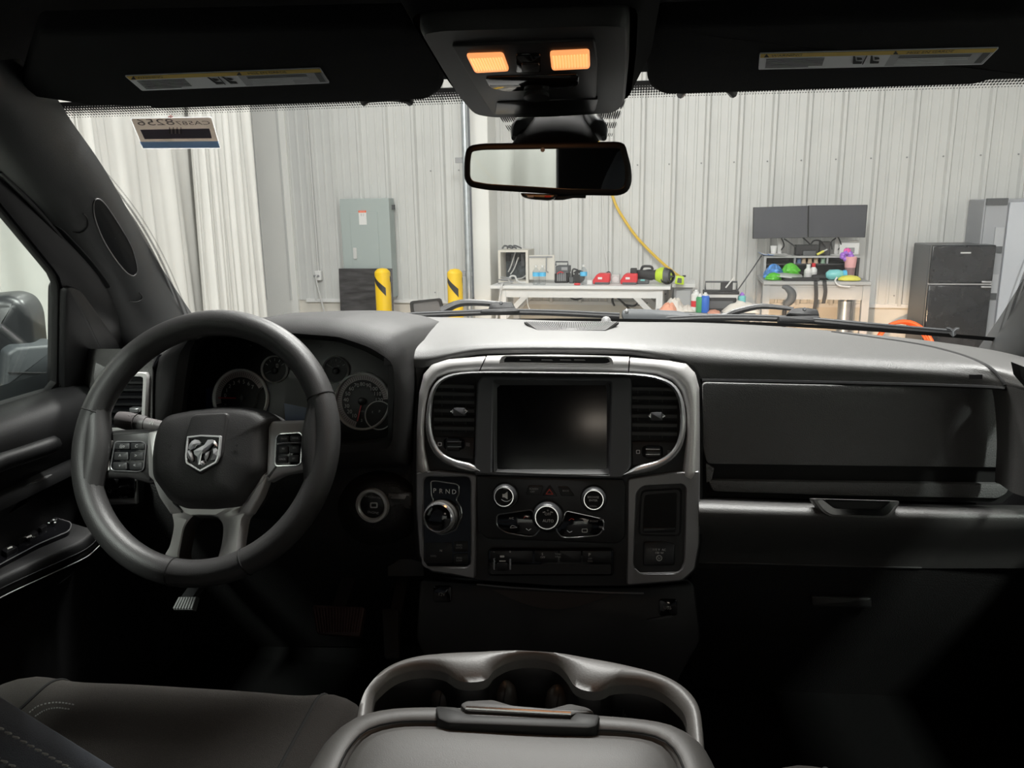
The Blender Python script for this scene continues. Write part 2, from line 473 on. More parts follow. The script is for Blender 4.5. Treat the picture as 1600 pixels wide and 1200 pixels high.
curtain(([cp(300, -3.40), cp(345, -3.36), cp(402, -3.30)], [cp(318, -3.40), cp(355, -3.36), cp(400, -3.32)]), .03, 5.2,
        'white vinyl curtain nearest the grey electrical panel, gathered in diagonal folds', .045, 3)
curtain(([cp(120, -3.50), cp(160, -3.46), cp(250, -3.50), cp(332, -3.48)],)*2, .03, 5.2,
        'broad white vinyl curtain behind the registration sticker', .05, 5)
curtain(([(-3.62, 1.0), (-3.56, 2.0), (-3.5, 3.2), cp(90, -3.5), cp(140, -3.52)],)*2, .03, 5.2,
        'white vinyl curtain seen through the driver door window', .075, 8)
# ---- galvanised pipe by the column, its box
pb = sof(W(729.5, 330, .42))
t = root('conduit_pipe', wp(pb, .42, 0), 'tall galvanised pipe standing against the white column', 'pipe')
MB().lathe(wp(pb, .42, 0), (0, 0, 1), [(.030, 0), (.030, 5.4)], 20).build('pipe', galv, t)
for z in (1.0, 2.10, 3.3):
    MB().lathe(wp(pb, .42, z), (0, 0, 1), [(.035, -.02), (.035, .02)], 20).build('clamp', galv, t)
    wbox(MB(), pb-.10, pb-.03, .40, .44, z-.02, z+.03).build('bracket', mgrey, t)
# ---- electrical panel
a, b = W(530, 311, .18), W(607, 311, .18); s0, s1 = sof(a), sof(b); zt = a.z; zb = W(560, 428, .18).z-.25
t = root('electrical_panel', wp((s0+s1)/2, 0, zb), 'grey steel electrical panel on the ribbed wall with a white warning label', 'panel')
wbox(MB(), s0, s1, .03, .18, zb, zt).build('enclosure', panelm, t, bevel=.006)
wbox(MB(), s0+.11, s1-.13, .18, .187, zb+.05, zt-.14).build('door', panelm, t, bevel=.003)
p0, p1 = W(560, 329, .19), W(573, 351, .19)
wbox(MB(), sof(p0), sof(p1), .187, .189, p1.z, p0.z).build('warning_label', whitem, t)
wbox(MB(), sof(p0), sof(p1), .1885, .1905, p0.z-.022, p0.z).build('orange_band', orangem, t)
text3('E 2', wp((sof(p0)+sof(p1))/2, .1905, p0.z-.045), .022, WD, (0, 0, 1), mgrey, t)
text3('NOTICE', wp((sof(p0)+sof(p1))/2, .192, p0.z-.011), .012, WD, (0, 0, 1), whitem, t)
p0 = W(555, 396, .19)
wbox(MB(), sof(p0)-.02, sof(p0)+.02, .187, .20, p0.z-.06, p0.z+.06).build('latch', lgrey, t, bevel=.004)
p0 = W(606, 320, .1); wbox(MB(), s1, s1+.02, .05, .10, p0.z-.05, p0.z).build('knockout', dgrey, t)
# ---- dark board leaning below it
a, b = W(527, 420, .30), W(610, 420, .30)
o = MB().loft([[wp(sof(a), .32, 0), wp(sof(b), .32, 0), wp(sof(b), .29, 0), wp(sof(a), .29, 0)],
               [wp(sof(a), .27, a.z), wp(sof(b), .27, a.z), wp(sof(b), .24, a.z), wp(sof(a), .24, a.z)]], cu=True, cap0=True, cap1=True)\
    .build('display_board', mat('scuffed_board', (.055, .053, .055), .35, var=.5, vscale=5, aniso=(1, 1, 5)), bevel=.003)
tag(o, 'scuffed dark board leaning under the electrical panel', 'board')
# ---- outlet with conduit and cord
p0 = W(498, 430, .05); so = sof(p0)
t = root('wall_outlet', wp(so, 0, p0.z), 'small white outlet box on a thin conduit left of the electrical panel', 'outlet')
wbox(MB(), so-.035, so+.035, .03, .075, p0.z-.055, p0.z+.05).build('box', whitem, t, bevel=.005)
MB().tube([wp(so, .05, p0.z+.05), wp(so-.02, .05, 5.2)], .009, 8).build('conduit', lgrey, t)
MB().tube(catmull([wp(so-.005, .085, p0.z), wp(so-.01, .10, p0.z-.03), wp(so+.03, .12, p0.z-.2), wp(so+.16, .15, .25), wp(so+.3, .2, .012), wp(so+.6, .3, .012)], 30), .008, 8).build('cord', lgrey, t)
wbox(MB(), so-.05, so+.02, .075, .082, p0.z-.02, p0.z+.005).build('socket', mgrey, t)
# ---- bollards
blkt = mat('black_tape', (.02, .02, .02), .6)
def bollard(px0, px1, pyt, h, label):
    a, b = W(px0, pyt+6, h), W(px1, pyt+6, h); r_ = (b-a).length/2; c = (a+b)/2; zt = W(px0, pyt, h).z
    c.z = 0
    t = root('bollard', c, label, 'bollard', 'yellow safety bollards')
    MB().lathe(c, (0, 0, 1), [(r_, 0), (r_, zt-.02)], 28, cap1=False).build('post', yell, t)
    MB().lathe(c, (0, 0, 1), [(r_, zt-.03), (r_*.93, zt-.01), (r_*.6, zt+.012), (0, zt+.02)], 28).build('cap', yell, t)
    n = 10
    for a0, w_ in ((-150, 95), (-10, 95)):                 # slanting tape stripes
        rows = []
        for i in range(n+1):
            an = R(a0+w_*i/n); sl = -.11*i/n
            d = V((math.cos(an), math.sin(an), 0))*(r_+.0015)
            rows.append([c+d+V((0, 0, zt-.05+sl)), c+d+V((0, 0, zt-.10+sl*1.25))])
        MB().loft(rows).build('tape_stripe', blkt, t)
    wbx = MB().lathe(c, (0, 0, 1), [(r_*1.7, 0), (r_*1.7, .012)], 4, a0=R(45)); wbx.build('base_plate', yell, t)
bollard(586, 609, 422, 1.15, 'yellow steel bollard in front of the dark leaning board')
bollard(699, 722, 423, 1.15, 'yellow steel bollard beside the galvanised pipe')
# ---- office chair back between the bollards
t = root('office_chair', W(668, 480, 1.0, 0), 'dark grey mesh chair, only its backrest showing between the bollards', 'chair')
cpl = Plane(W(668, 480, 1.0), WN)
MB().ring(cpl.pts(rpoly([(640, 471), (688, 466), (694, 489), (642, 492)], 4)), cpl.pts(rpoly([(645, 474), (685, 470), (689, 486), (646, 488)], 3)), cpl.n, .03, 48).build('back_frame', blk, t)
MB().prism(cpl.pts([(645, 474), (685, 470), (689, 486), (646, 488)], -.012), cpl.n, .006).build('mesh', mat('chair_mesh', (.16, .16, .165), .9), t)
bz = cpl(668, 489).z; cc = cpl(668, 489)
MB().tube([V((cc.x, cc.y+.05, bz)), V((cc.x, cc.y+.07, bz-.25)), V((cc.x, cc.y-.1, .47))], .022).build('spine', blk, t)
MB().box((cc.x, cc.y-.28, .48), (.46, .44, .07)).build('seat', blk, t, bevel=.03)
MB().lathe((cc.x, cc.y-.25, .10), (0, 0, 1), [(.03, 0), (.03, .36)], 12).build('column', blk, t)
for k in range(5):
    an = R(72*k+20); MB().bar((cc.x, cc.y-.25, .11), (cc.x+.28*math.cos(an), cc.y-.25+.28*math.sin(an), .06), .04, .03).build('base_arm', blk, t)
    MB().lathe((cc.x+.28*math.cos(an), cc.y-.25+.28*math.sin(an), .026), (1, .3, 0), [(.026, -.02), (.026, .02)], 12).build('caster', blk, t)

# ---------------------------------------------------------------- workbench
BH = .78
p0, p1 = W(765, 447, BH), W(1048, 447, BH); bs0, bs1 = sof(p0), sof(p1); BZ = (p0.z+p1.z)/2
t = root('workbench', wp((bs0+bs1)/2, .4, 0), 'long white workbench with angled leg braces against the ribbed wall', 'workbench')
bse = sof(W(1086, 447, BH-.25))
wbox(MB(), bs0, bs1, .06, BH, BZ-.03, BZ).build('top', whitem, t, bevel=.004)
wbox(MB(), bs0+.09, bs1-.07, BH-.09, BH-.05, BZ-.115, BZ-.03).build('apron', whitem, t)
wbox(MB(), bs0+.09, bs1-.07, .10, .14, BZ-.115, BZ-.03).build('apron', whitem, t)
for s in (bs0+.12, bs1-.10):
    for h in (.12, BH-.07):
        wbox(MB(), s-.03, s+.03, h-.03, h+.03, 0, BZ-.03).build('leg', whitem, t)
        sg = 1 if s < (bs0+bs1)/2 else -1
        MB().bar(wp(s, h, BZ-.32), wp(s+sg*.26, h, BZ-.06), .05, .035, WN).build('brace', lgrey, t)
t2 = root('side_table', wp(bse-.15, .3, 0), 'small pale cabinet table at the right end of the workbench', 'table')
wbox(MB(), bs1+.01, bse, .08, .55, BZ-.03, BZ+.002).build('top', whitem, t2)
wbox(MB(), bs1+.03, bse-.02, .10, .52, 0.0, BZ-.03).build('body', mgrey, t2)
wbox(MB(), bs1+.05, bse-.04, .52, .535, .05, BZ-.06).build('door', mat('side_door', (.42, .43, .44), .6), t2)
# metal enclosure with open door
h = .50
a, b, c_ = W(778, 391, h), W(825, 391, h), W(866, 396, h); s0, s1, s2 = sof(a), sof(b), sof(c_); zt = a.z
t = root('control_enclosure', wp((s0+s1)/2, .35, BZ), 'beige metal enclosure on the workbench, its door open on dark wiring', 'enclosure')
for nm, q in (('top', (s0, s1, .18, h, zt-.02, zt)), ('base', (s0, s1, .18, h, BZ, BZ+.02)), ('side', (s0, s0+.025, .18, h, BZ+.02, zt-.02)), ('side', (s1-.025, s1, .18, h, BZ+.02, zt-.02)), ('back', (s0+.025, s1-.025, .18, .2, BZ+.02, zt-.02))):
    wbox(MB(), *q).build(nm, beige, t)
wbox(MB(), s0+.025, s1-.025, .2, .26, BZ+.02, zt-.02).build('circuit_board', mat('board_dark', (.05, .06, .065), .6, var=.6, vscale=30), t)
for i in range(4): wbox(MB(), s0+.04+i*.05, s0+.075+i*.05, .26, .30, zt-.12-.05*(i % 2), zt-.05).build('relay', (blk, dgrey)[i % 2], t)
wbox(MB(), s1+.005, s2, h-.03, h-.01, BZ+.03, zt-.05).build('door', beige, t, bevel=.004)
wbox(MB(), s1+.01, s2-.02, h-.01, h-.002, zt-.075, zt-.06).build('door_lip', mgrey, t)
MB().tube([wp(lerp(s1, s2, .7), h, zt-.06), wp(lerp(s1, s2, .7), h+.01, zt-.20), wp(lerp(s1, s2, .78), h+.01, zt-.215)], .006).build('latch_rod', mgrey, t)
for q in ([(.45, .9), (.3, .5), (.2, .3)], [(.55, .75), (.4, .4), (.27, .22)], [(.9, .7), (.88, .3), (.7, .12), (.5, .08)]):
    MB().tube(catmull([wp(lerp(s0, s1, x), .32, lerp(BZ, zt, y)) for x, y in q], 14), .007, 6).build('wire', lgrey, t)
p0 = W(797, 388, .35)
o = MB()
for k in range(3): o.tube(catmull([wp(sof(p0)-.08+.05*k, .35, zt+.008), wp(sof(p0)-.06+.05*k, .34, zt+.035), wp(sof(p0)-.02+.05*k, .37, zt+.03), wp(sof(p0)+.02+.05*k, .36, zt+.010)], 12), .009, 6)
tag(o.build('cable_coil', dgrey), 'small tangle of dark cable on top of the beige enclosure', 'cable')
# water bottles
def bottle(px, pyt, h, label):
    p = W(px, pyt, h); H = p.z-BZ; c = W(px, pyt, h, BZ+.001); r_ = .033
    t = root('water_bottle', c, label, 'bottle', 'water bottles on the workbench')
    MB().lathe(c, (0, 0, 1), [(r_*.85, 0), (r_, .01), (r_, H*.30), (r_*.93, H*.34), (r_, H*.38), (r_, H*.66), (r_*.8, H*.76), (r_*.42, H*.86), (r_*.40, H*.92)], 20).build('body', pet, t)
    MB().lathe(c, (0, 0, 1), [(r_*1.02, H*.44), (r_*1.02, H*.64)], 20, cap0=False, cap1=False).build('label_band', labelb, t)
    MB().lathe(c, (0, 0, 1), [(r_*.46, H*.91), (r_*.46, H), (r_*.40, H*1.01)], 16).build('cap', whitem, t)
bottle(837.5, 415, .66, 'clear water bottle with blue label, left of the pair before the beige enclosure door')
bottle(847.5, 415, .66, 'clear water bottle with blue label, right of the pair before the beige enclosure door')
bottle(912, 414, .62, 'clear water bottle with blue label standing alone left of the red charger')
# black radio-like charger station
def wroot(name, px0, px1, h, label, cat, z=None):
    a, b = W(px0, 440, h), W(px1, 440, h); s0, s1 = sof(a), sof(b)
    return root(name, wp((s0+s1)/2, h, BZ if z is None else z), label, cat), s0, s1
t, s0, s1 = wroot('charging_station', 866, 888, .48, 'black charging station with a carry handle next to the beige enclosure', 'charger')
z1 = W(875, 416, .48).z; z2 = W(875, 410, .48).z
wbox(MB(), s0, s1, .30, .48, BZ, z1-.07).build('body', blk, t, bevel=.012)
wbox(MB(), s0+.01, s1, .29, .47, z1-.07, z1).build('head', dgrey, t, bevel=.008)
wbox(MB(), s0+.07, s1-.01, .47, .475, z1-.04, z1-.01).build('display', mgrey, t)
MB().tube([wp(s0, .38, z1), wp(s0, .38, z2), wp(s1-.02, .38, z2), wp(s1-.02, .38, z1)], .007).build('handle', dgrey, t)
for i in range(5): wbox(MB(), s0+.03+i*.018, s0+.04+i*.018, .48, .486, BZ+.02, BZ+.10).build('grille_bar', mgrey, t)
MB().tube(catmull([wp(s0+.03, .49, BZ+.09), wp(s0+.06, .50, BZ+.11), wp(s0+.09, .49, BZ+.10)], 10), .005).build('red_lead', redm, t)
t, s0, s1 = wroot('work_light', 889, 907, .52, 'black round-backed work light beside the lone water bottle', 'lamp')
zc = BZ+.062
MB().lathe(wp((s0+s1)/2+.03, .46, zc), WN, [(.04, -.06), (.062, -.03), (.062, .03), (.05, .04)], 24).build('head', blk, t)
wbox(MB(), s0, s1-.07, .40, .52, BZ, BZ+.06).build('battery', dgrey, t, bevel=.01)
MB().tube(catmull([wp(s0+.02, .46, BZ+.05), wp(s0+.03, .46, BZ+.13), wp(s0+.08, .46, BZ+.125)], 10), .008).build('handle', blk, t)
for k in (.25, .7): MB().lathe(wp(lerp(s0, s1, k)+.02, .52, zc+.03), WN, [(.008, 0), (.004, .01)], 8).build('screw', lgrey, t)
t, s0, s1 = wroot('screwdriver', 884, 905, .70, 'small red-handled screwdriver lying at the front of the workbench', 'screwdriver')
MB().lathe(wp(s0+.08, .70, BZ+.011), WD, [(.008, 0), (.011, .02), (.011, .05), (.006, .058)], 10).build('handle', redm, t)
MB().lathe(wp(s0, .70, BZ+.011), WD, [(.002, 0), (.0035, .02), (.0035, .08)], 8).build('shaft', lgrey, t)
o = wbox(MB(), sof(W(917, 440, .6)), sof(W(925, 440, .6)), .57, .60, BZ, BZ+.04).build('small_carton', whitem, bevel=.003)
tag(o, 'tiny white carton between the lone bottle and the red charger', 'carton')
o = MB().tube(catmull([wp(sof(W(776, 440, .68))+.05*x, .62+.03*y, BZ+.008+.006*k) for k, (x, y) in enumerate(((0, 0), (1, 1), (2, .6), (3, -.2), (2, -1), (.6, -.8), (.2, .4), (1.4, .9), (2.6, .2), (1.6, -.7), (.5, .1)))], 60), .006, 6).build('cable_coil', mgrey)
tag(o, 'grey cable coiled on the left end of the workbench', 'cable')
s0 = sof(W(784, 446, BH+.02)); q = [wp(s0, BH-.05, BZ+.010), wp(s0, BH+.012, BZ+.008), wp(s0-.02, BH+.02, BZ-.1), wp(s0-.06, BH+.04, BZ-.4), wp(s0-.05, BH+.06, .02)]
tag(MB().tube(catmull(q, 30), .010, 8).build('power_cord', lgrey), 'pale grey cord hanging over the left edge of the workbench', 'cord')
q = [wp(sof(W(800, 440, .6))+.04*x, .58+.03*y, BZ+.012+.01*z) for x, y, z in ((0, 0, 0), (-.8, .5, 2), (-.4, 0, 6), (.6, -.3, 6), (1.2, .2, 2), (2.4, .3, 0), (3.2, 0, 0))]
tag(MB().tube(catmull(q, 40), .009, 8).build('hose_loop', lgrey), 'white looped hose in front of the open enclosure', 'hose')
q = [wp(sof(W(824, 448, BH)), BH+.004, BZ-.05), wp(sof(W(824, 448, BH)), BH+.006, BZ-.16), wp(sof(W(827, 460, BH)), BH+.006, BZ-.22)]
t = tag(MB().tube(catmull(q, 12), .003, 6).build('pull_string', whitem), 'thin white string with a bead hanging from the workbench apron', 'string')
MB().lathe(q[-1], (0, 0, -1), [(.002, -.01), (.014, .01), (.012, .03), (0, .04)], 10).build('bead', whitem, t)
# red chargers
def charger(px0, px1, label, knob):
    t, s0, s1 = wroot('battery_charger', px0, px1, .62, label, 'charger')
    t['group'] = 'red battery chargers'
    L = s1-s0
    pr = [(0, 0), (0, .035), (.2*L, .085), (.35*L, .10), (L, .10), (L, .03), (.9*L, 0)]
    MB().prism([wp(s0+x, .62, BZ+.004+z) for x, z in pr], WN, .12).build('housing', redm, t, bevel=.012)
    wbox(MB(), s0+.02, s1-.01, .5, .625, BZ, BZ+.022).build('foot', dgrey, t, bevel=.005)
    wbox(MB(), s0+.05, s0+.09, .62, .624, BZ+.05, BZ+.07).build('badge', whitem, t)
    if knob: wbox(MB(), s0+.09, s0+.15, .52, .58, BZ+.10, BZ+.15).build('battery', blk, t, bevel=.006)
charger(926, 953, 'red battery charger right of the lone water bottle', False)
charger(969, 996, 'red battery charger with a black battery, next to the leaf blower', True)
t, s0, s1 = wroot('adapter_box', 955, 968, .5, 'clear and white adapter box between the two red chargers', 'box')
wbox(MB(), s0, s1, .42, .5, BZ, BZ+.085).build('body', lgrey, t, bevel=.006)
MB().lathe(wp((s0+s1)/2, .5, BZ+.04), WN, [(.028, 0), (.028, .006), (.02, .008)], 20).build('dial', whitem, t)
MB().tube(catmull([wp(s0, .47, BZ+.07), wp(s0-.02, .49, BZ+.11), wp(s0-.05, .49, BZ+.10)], 10), .005).build('lead', blk, t)
# leaf blower
t, s0, s1 = wroot('leaf_blower', 990, 1055, .62, 'black and lime leaf blower lying along the workbench', 'leaf blower')
zc = BZ+.076
MB().lathe(wp(s0, .50, zc+.01), WD+WN*.25, [(.035, 0), (.045, .03), (.045, .10), (.052, .13), (.052, .17), (.045, .19), (.052, .22)], 24).build('body', blk, t)
MB().lathe(wp(s0, .50, zc+.01), WD+WN*.25, [(.054, .215), (.072, .25), (.074, .29)], 24).build('lime_collar', limem, t)
MB().lathe(wp(s0, .50, zc+.01), WD+WN*.25, [(.070, .288), (.070, .31), (.058, .325), (.058, .34)], 24).build('grey_band', dgrey, t)
cx = wp(sof(W(1043, 430, .63)), .60, zc)
MB().lathe(cx, WN+WD*.4, [(.068, -.05), (.074, 0), (.066, .012), (.060, .0), (.058, -.03)], 28, cap0=False, cap1=False).build('intake_ring', blk, t)
MB().lathe(cx, WN+WD*.4, [(.066, -.035), (.066, -.03)], 24).build('intake_disc', limem, t)
ax = (WN+WD*.4).normalized(); u_ = V((0, 0, 1)).cross(ax).normalized()
for k in range(6):
    d = u_*math.cos(R(60*k))+V((0, 0, 1))*math.sin(R(60*k)); MB().bar(cx, cx+d*.062, .016, .008, ax).build('fan_blade', blk, t)
MB().lathe(cx, ax, [(.024, -.03), (.024, .004), (.018, .01)], 20).build('hub', blk, t)
MB().tube(catmull([wp(s0+.06, .50, zc+.05), wp(s0+.08, .50, zc+.085), wp(s0+.15, .50, zc+.085), wp(s0+.17, .50, zc+.055)], 14), .012).build('handle', blk, t)
wbox(MB(), s0+.06, s0+.10, .555, .565, BZ+.03, BZ+.045).build('badge', tealm, t)
wbox(MB(), s0+.01, s0+.14, .44, .56, BZ, BZ+.05).build('battery', dgrey, t, bevel=.01)
t, s0, s1 = wroot('tape_measure', 1054, 1069, .66, 'lime green tape measure at the right end of the workbench', 'tape measure')
MB().prism([wp(s0+x, .66, BZ+.003+z) for x, z in rpoly([(0, .012), (.012, .085), (.085, .078), (.085, 0)], .012)], WN, .05, .004).build('case', limem, t)
MB().prism([wp(s0+x, .662, BZ+.003+z) for x, z in rpoly([(.022, .022), (.028, .066), (.064, .062), (.064, .016)], .006)], WN, .006).build('label_plate', dgrey, t)
wbox(MB(), s0+.07, s0+.10, .62, .65, BZ+.075, BZ+.09).build('belt_clip', blk, t)
# cables under the bench
for i, (q, lab) in enumerate((([(885, 460), (895, 467), (905, 467), (916, 460)], 'black cable sagging under the left half of the workbench'),
                              ([(945, 459), (965, 462), (985, 464), (996, 472), (990, 478), (975, 476)], 'black cable looping under the middle of the workbench'),
                              ([(958, 461), (957, 470), (960, 478)], 'short black cable hanging below the left red charger'),
                              ([(960, 461), (970, 470), (985, 484)], 'black cable slanting down under the workbench'),
                              ([(1020, 459), (1018, 468), (1008, 475), (996, 477)], 'thin grey cable curving down under the leaf blower'))):
    tag(MB().tube(catmull([W(x, y, .10) for x, y in q], 24), .010 if i < 4 else .005, 8).build('cable', blk if i < 4 else dgrey), lab, 'cable')
# hose and white cord on the wall
q = [(957, 306), (964, 324), (976, 344), (992, 367), (1012, 389), (1034, 410), (1052, 425), (1066, 435)]
hh = [.07, .07, .08, .09, .10, .14, .25, .42]
tag(MB().tube(catmull([W(x, y, k) for (x, y), k in zip([(930, 200), (948, 282)]+q, [.06, .06]+hh)], 50), .014, 8).build('air_hose', hosey), 'yellow hose running diagonally down the ribbed wall to the workbench', 'hose')
tag(MB().tube(catmull([W(x, y, .05) for x, y in ((940, 150), (941, 300), (943, 350), (944, 385), (948, 410), (949, 430))], 30), .006, 6).build('hanging_cord', whitem), 'thin white cord hanging down the ribbed wall above the red charger', 'cord')
# ---------------------------------------------------------------- the desk corner
# rags, cans, printer stack on a low cart
CH = 1.05
c0, c1 = sof(W(1025, 480, CH)), sof(W(1180, 480, CH)); CZ = W(1100, 488, CH).z
t = root('tool_cart', wp((c0+c1)/2, .7, 0), 'low grey cart between the workbench and the desk', 'cart')
wbox(MB(), c0, c1, .83, CH+.10, CZ-.03, CZ).build('top', mgrey, t)
wbox(MB(), c0, c1, .83, CH+.10, .12, .15).build('shelf', mgrey, t)
for s in (c0+.03, c1-.03):
    for h in (.86, CH+.06): wbox(MB(), s-.02, s+.02, h-.02, h+.02, 0, CZ-.03).build('leg', mgrey, t)
def rag(px0, px1, pyt, h, m_, label, seed, flat=1.0):
    s0, s1 = sof(W(px0, 480, h)), sof(W(px1, 480, h)); H = (W(px0, pyt, h).z-CZ)*flat
    rnd = random.Random(seed); n, k = 14, 12; rows = []
    off = [[rnd.uniform(-1, 1) for _ in range(n)] for _ in range(k)]
    for i in range(k):
        v = i/(k-1); row = []
        for j in range(n):
            u = j/(n-1); e_ = math.sin(math.pi*u)**.7*math.sin(math.pi*v)**.7
            z = CZ+.004+H*e_*(.80+.25*off[i][j]) if 0 < i < k-1 and 0 < j < n-1 else CZ+.004
            row.append(wp(lerp(s0, s1, u)+.01*off[i][j], h-.12+.24*v, max(CZ+.004, z)))
        rows.append(row)
    o = MB().loft(rows).build('rag', m_, subsurf=1); tag(o, label, 'rag', 'crumpled rags on the cart')
    return o
rag(1030, 1058, 470, CH+.02, clotho, 'crumpled orange and cream rag on the cart at its left end', 1)
rag(1036, 1070, 460, CH-.09, clothw, 'tall pale pink rag heaped behind the orange one', 2)
rag(1062, 1086, 475, CH-.1, clothw, 'small white rag just left of the spray cans', 3)
rag(1105, 1125, 484, CH, clotho, 'orange red rag in front of the printer', 4)
rag(1128, 1186, 466, CH-.08, clothw, 'cream cloth heaped under the desk edge right of the purple can', 5)
def can(px, pyt, h, r_, m_, capm, label, band=None):
    c = W(px, 480, h, CZ+.001); H = W(px, pyt, h).z-CZ
    t = root('spray_can', c, label, 'spray can', 'spray cans on the cart')
    MB().lathe(c, (0, 0, 1), [(r_*.95, 0), (r_, .006), (r_, H*.78), (r_*.75, H*.84)], 20).build('body', m_, t)
    MB().lathe(c, (0, 0, 1), [(r_*.62, H*.83), (r_*.62, H*.92), (r_*.35, H*.94), (r_*.3, H)], 16).build('cap', capm, t)
    if band: MB().lathe(c, (0, 0, 1), [(r_*1.01, H*.22), (r_*1.01, H*.5)], 20, cap0=False, cap1=False).build('label_band', band, t)
can(1087, 453, CH-.06, .042, whitem, whitem, 'white spray can with a red label, tallest on the cart', redm)
can(1093.5, 459, CH, .034, mat('can_green', (.06, .30, .12), .4), whitem, 'green and white spray can between the white and the blue one')
can(1101.5, 457, CH+.01, .036, mat('can_blue', (.03, .14, .55), .4), whitem, 'blue spray can at the right of the three', None)
can(1158.5, 457, CH-.1, .034, tealm, purm, 'light blue spray can with a purple cap, right of the printer', purm)
# black printer stack
h = 1.0; a, b = W(1099, 440, h), W(1156, 440, h); s0, s1 = sof(a), sof(b)
t = root('printer', wp((s0+s1)/2, .92, CZ), 'black printer with open tray stacked on the cart', 'printer')
zz = [W(1120, y, h).z for y in (484, 465, 460, 455, 441)]
wbox(MB(), s0+.03, s1-.02, h-.15, h, CZ, zz[1]).build('body', blk, t, bevel=.012)
wbox(MB(), s0+.05, s1-.05, h-.01, h+.006, CZ+.03, zz[1]-.03).build('front_panel', dgrey, t)
wbox(MB(), s0+.02, s1-.01, h-.15, h, zz[1], zz[2]).build('paper_tray', lgrey, t)
wbox(MB(), s0, s1, h-.15, h+.01, zz[2], zz[3]).build('scanner_bed', blk, t, bevel=.006)
MB().tube([wp(s0+.02, h-.04, zz[3]), wp(s0+.02, h-.04, zz[4]), wp(s1-.02, h-.04, zz[4]), wp(s1-.02, h-.04, zz[3])], .008).build('lid_rail', dgrey, t)
wbox(MB(), s0+.15, s0+.25, h-.10, h-.02, zz[3], zz[4]).build('latch_block', blk, t)
MB().bar(wp(s0+.19, h, zz[3]+.03), wp(s0+.26, h, zz[4]+.05), .012, .012).build('lever', lgrey, t)
# desk with hutch
DH = .80
a, b = W(1193, 440, DH), W(1362, 440, DH); d0, d1 = sof(a), sof(b); DZ = (a.z+b.z)/2
deskm = mat('desk_grey', (.40, .40, .395), .6, var=.06, vscale=8)
t = root('office_desk', wp((d0+d1)/2, .45, 0), 'grey office desk under the two monitors, with a dark open hutch', 'desk')
wbox(MB(), d0, d1, .12, DH, DZ-.03, DZ).build('top', deskm, t, bevel=.004)
zf = W(1280, 468, DH).z
wbox(MB(), d0+.02, d1-.02, .14, .18, zf, DZ-.03).build('modesty_panel', deskm, t)
wbox(MB(), d0+.02, d1-.02, DH-.05, DH-.03, DZ-.16, DZ-.03).build('drawer_front', deskm, t)
wbox(MB(), lerp(d0, d1, .25), lerp(d0, d1, .86), DH-.03, DH-.02, DZ-.045, DZ-.035).build('drawer_lip', lgrey, t)
for s in (d0+.03, d1-.03):
    for h in (.17, DH-.05): wbox(MB(), s-.03, s+.03, h-.03, h+.03, 0, DZ-.03).build('leg', deskm, t)
HH = .42
g0, g1 = sof(W(1194, 400, HH)), sof(W(1344, 400, HH)); zt = W(1270, 400, HH).z; zm = W(1270, 412, HH).z
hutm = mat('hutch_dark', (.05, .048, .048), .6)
wbox(MB(), g0, g1, .12, HH, zt-.016, zt).build('hutch_top', deskm, t)
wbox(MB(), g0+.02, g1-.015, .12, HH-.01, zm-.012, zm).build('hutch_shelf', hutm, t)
wbox(MB(), g0, g0+.022, .12, HH, DZ, zt-.016).build('hutch_side', deskm, t)
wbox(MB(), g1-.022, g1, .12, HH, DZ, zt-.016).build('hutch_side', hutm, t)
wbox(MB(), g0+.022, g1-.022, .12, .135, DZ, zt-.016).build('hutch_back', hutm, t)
for k in (.33, .67): wbox(MB(), lerp(g0, g1, k)-.008, lerp(g0, g1, k)+.008, .135, HH-.01, zm, zt-.016).build('divider', mgrey, t)
# desk props -----------------------------------------------------
def dp(px, h): return sof(W(px, 420, h))
# figurines
for i, (px, m_, lab) in enumerate(((1247.5, mat('fig_blue', (.10, .16, .28), .6), 'dark blue figurine, leftmost in the hutch compartment'), (1255, woodm, 'tan figurine second from the left in the hutch'), (1264.5, woodm, 'tan figurine in the middle of the hutch compartment'), (1274, woodm, 'tan figurine with dark hat, fourth in the hutch'), (1285, mat('fig_green', (.25, .38, .28), .6), 'small green figurine at the right of the hutch row'))):
    c = wp(dp(px, HH-.06), HH-.06, zm); t = root('figurine', c, lab, 'figurine', 'figurines in the desk hutch')
    MB().lathe(c, (0, 0, 1), [(.024, 0), (.020, .01), (.018, .03), (.022, .045), (.010, .052)], 12).build('body', m_, t)
    MB().lathe(c+V((0, 0, .05)), (0, 0, 1), [(.004, 0), (.015, .008), (.016, .018), (.009, .027), (0, .029)], 12).build('head', m_, t)
    MB().lathe(c+V((0, 0, .068)), (0, 0, 1), [(.020, 0), (.014, .006), (.004, .012)], 12).build('hat', hutm, t)
# monitors on arms
def monitor(c4, h, label, armx):
    pl = Plane(W(c4[0][0], c4[0][1], h), WN)
    q = pl.pts(c4); cen = sum(q, V((0, 0, 0)))/4
    foot = wp(dp(armx, .3), .3, zt)
    t = root('monitor', foot, label, 'monitor', 'desk monitors')
    MB().prism(q, WN, .035).build('housing', blk, t, bevel=.004)
    MB().prism([cen+(p-cen)*.975+WN*.001 for p in q], WN, .004).build('screen', screenm, t)
    MB().lathe(foot, (0, 0, 1), [(.05, 0), (.05, .008), (.02, .012), (.02, .02)], 16).build('foot', lgrey, t)
    MB().bar(foot+V((0, 0, .015)), V((foot.x, foot.y, cen.z)), .035, .02, (0, 1, 0)).build('post', lgrey, t)
    MB().bar(V((foot.x, foot.y, cen.z)), cen-WN*.03, .04, .04).build('arm', lgrey, t)
    MB().tube(catmull([cen-WN*.03+V((0, 0, -.1)), foot+V((.03, -.04, .10)), foot+V((.01, -.03, .05))], 12), .006).build('cable', blk, t)
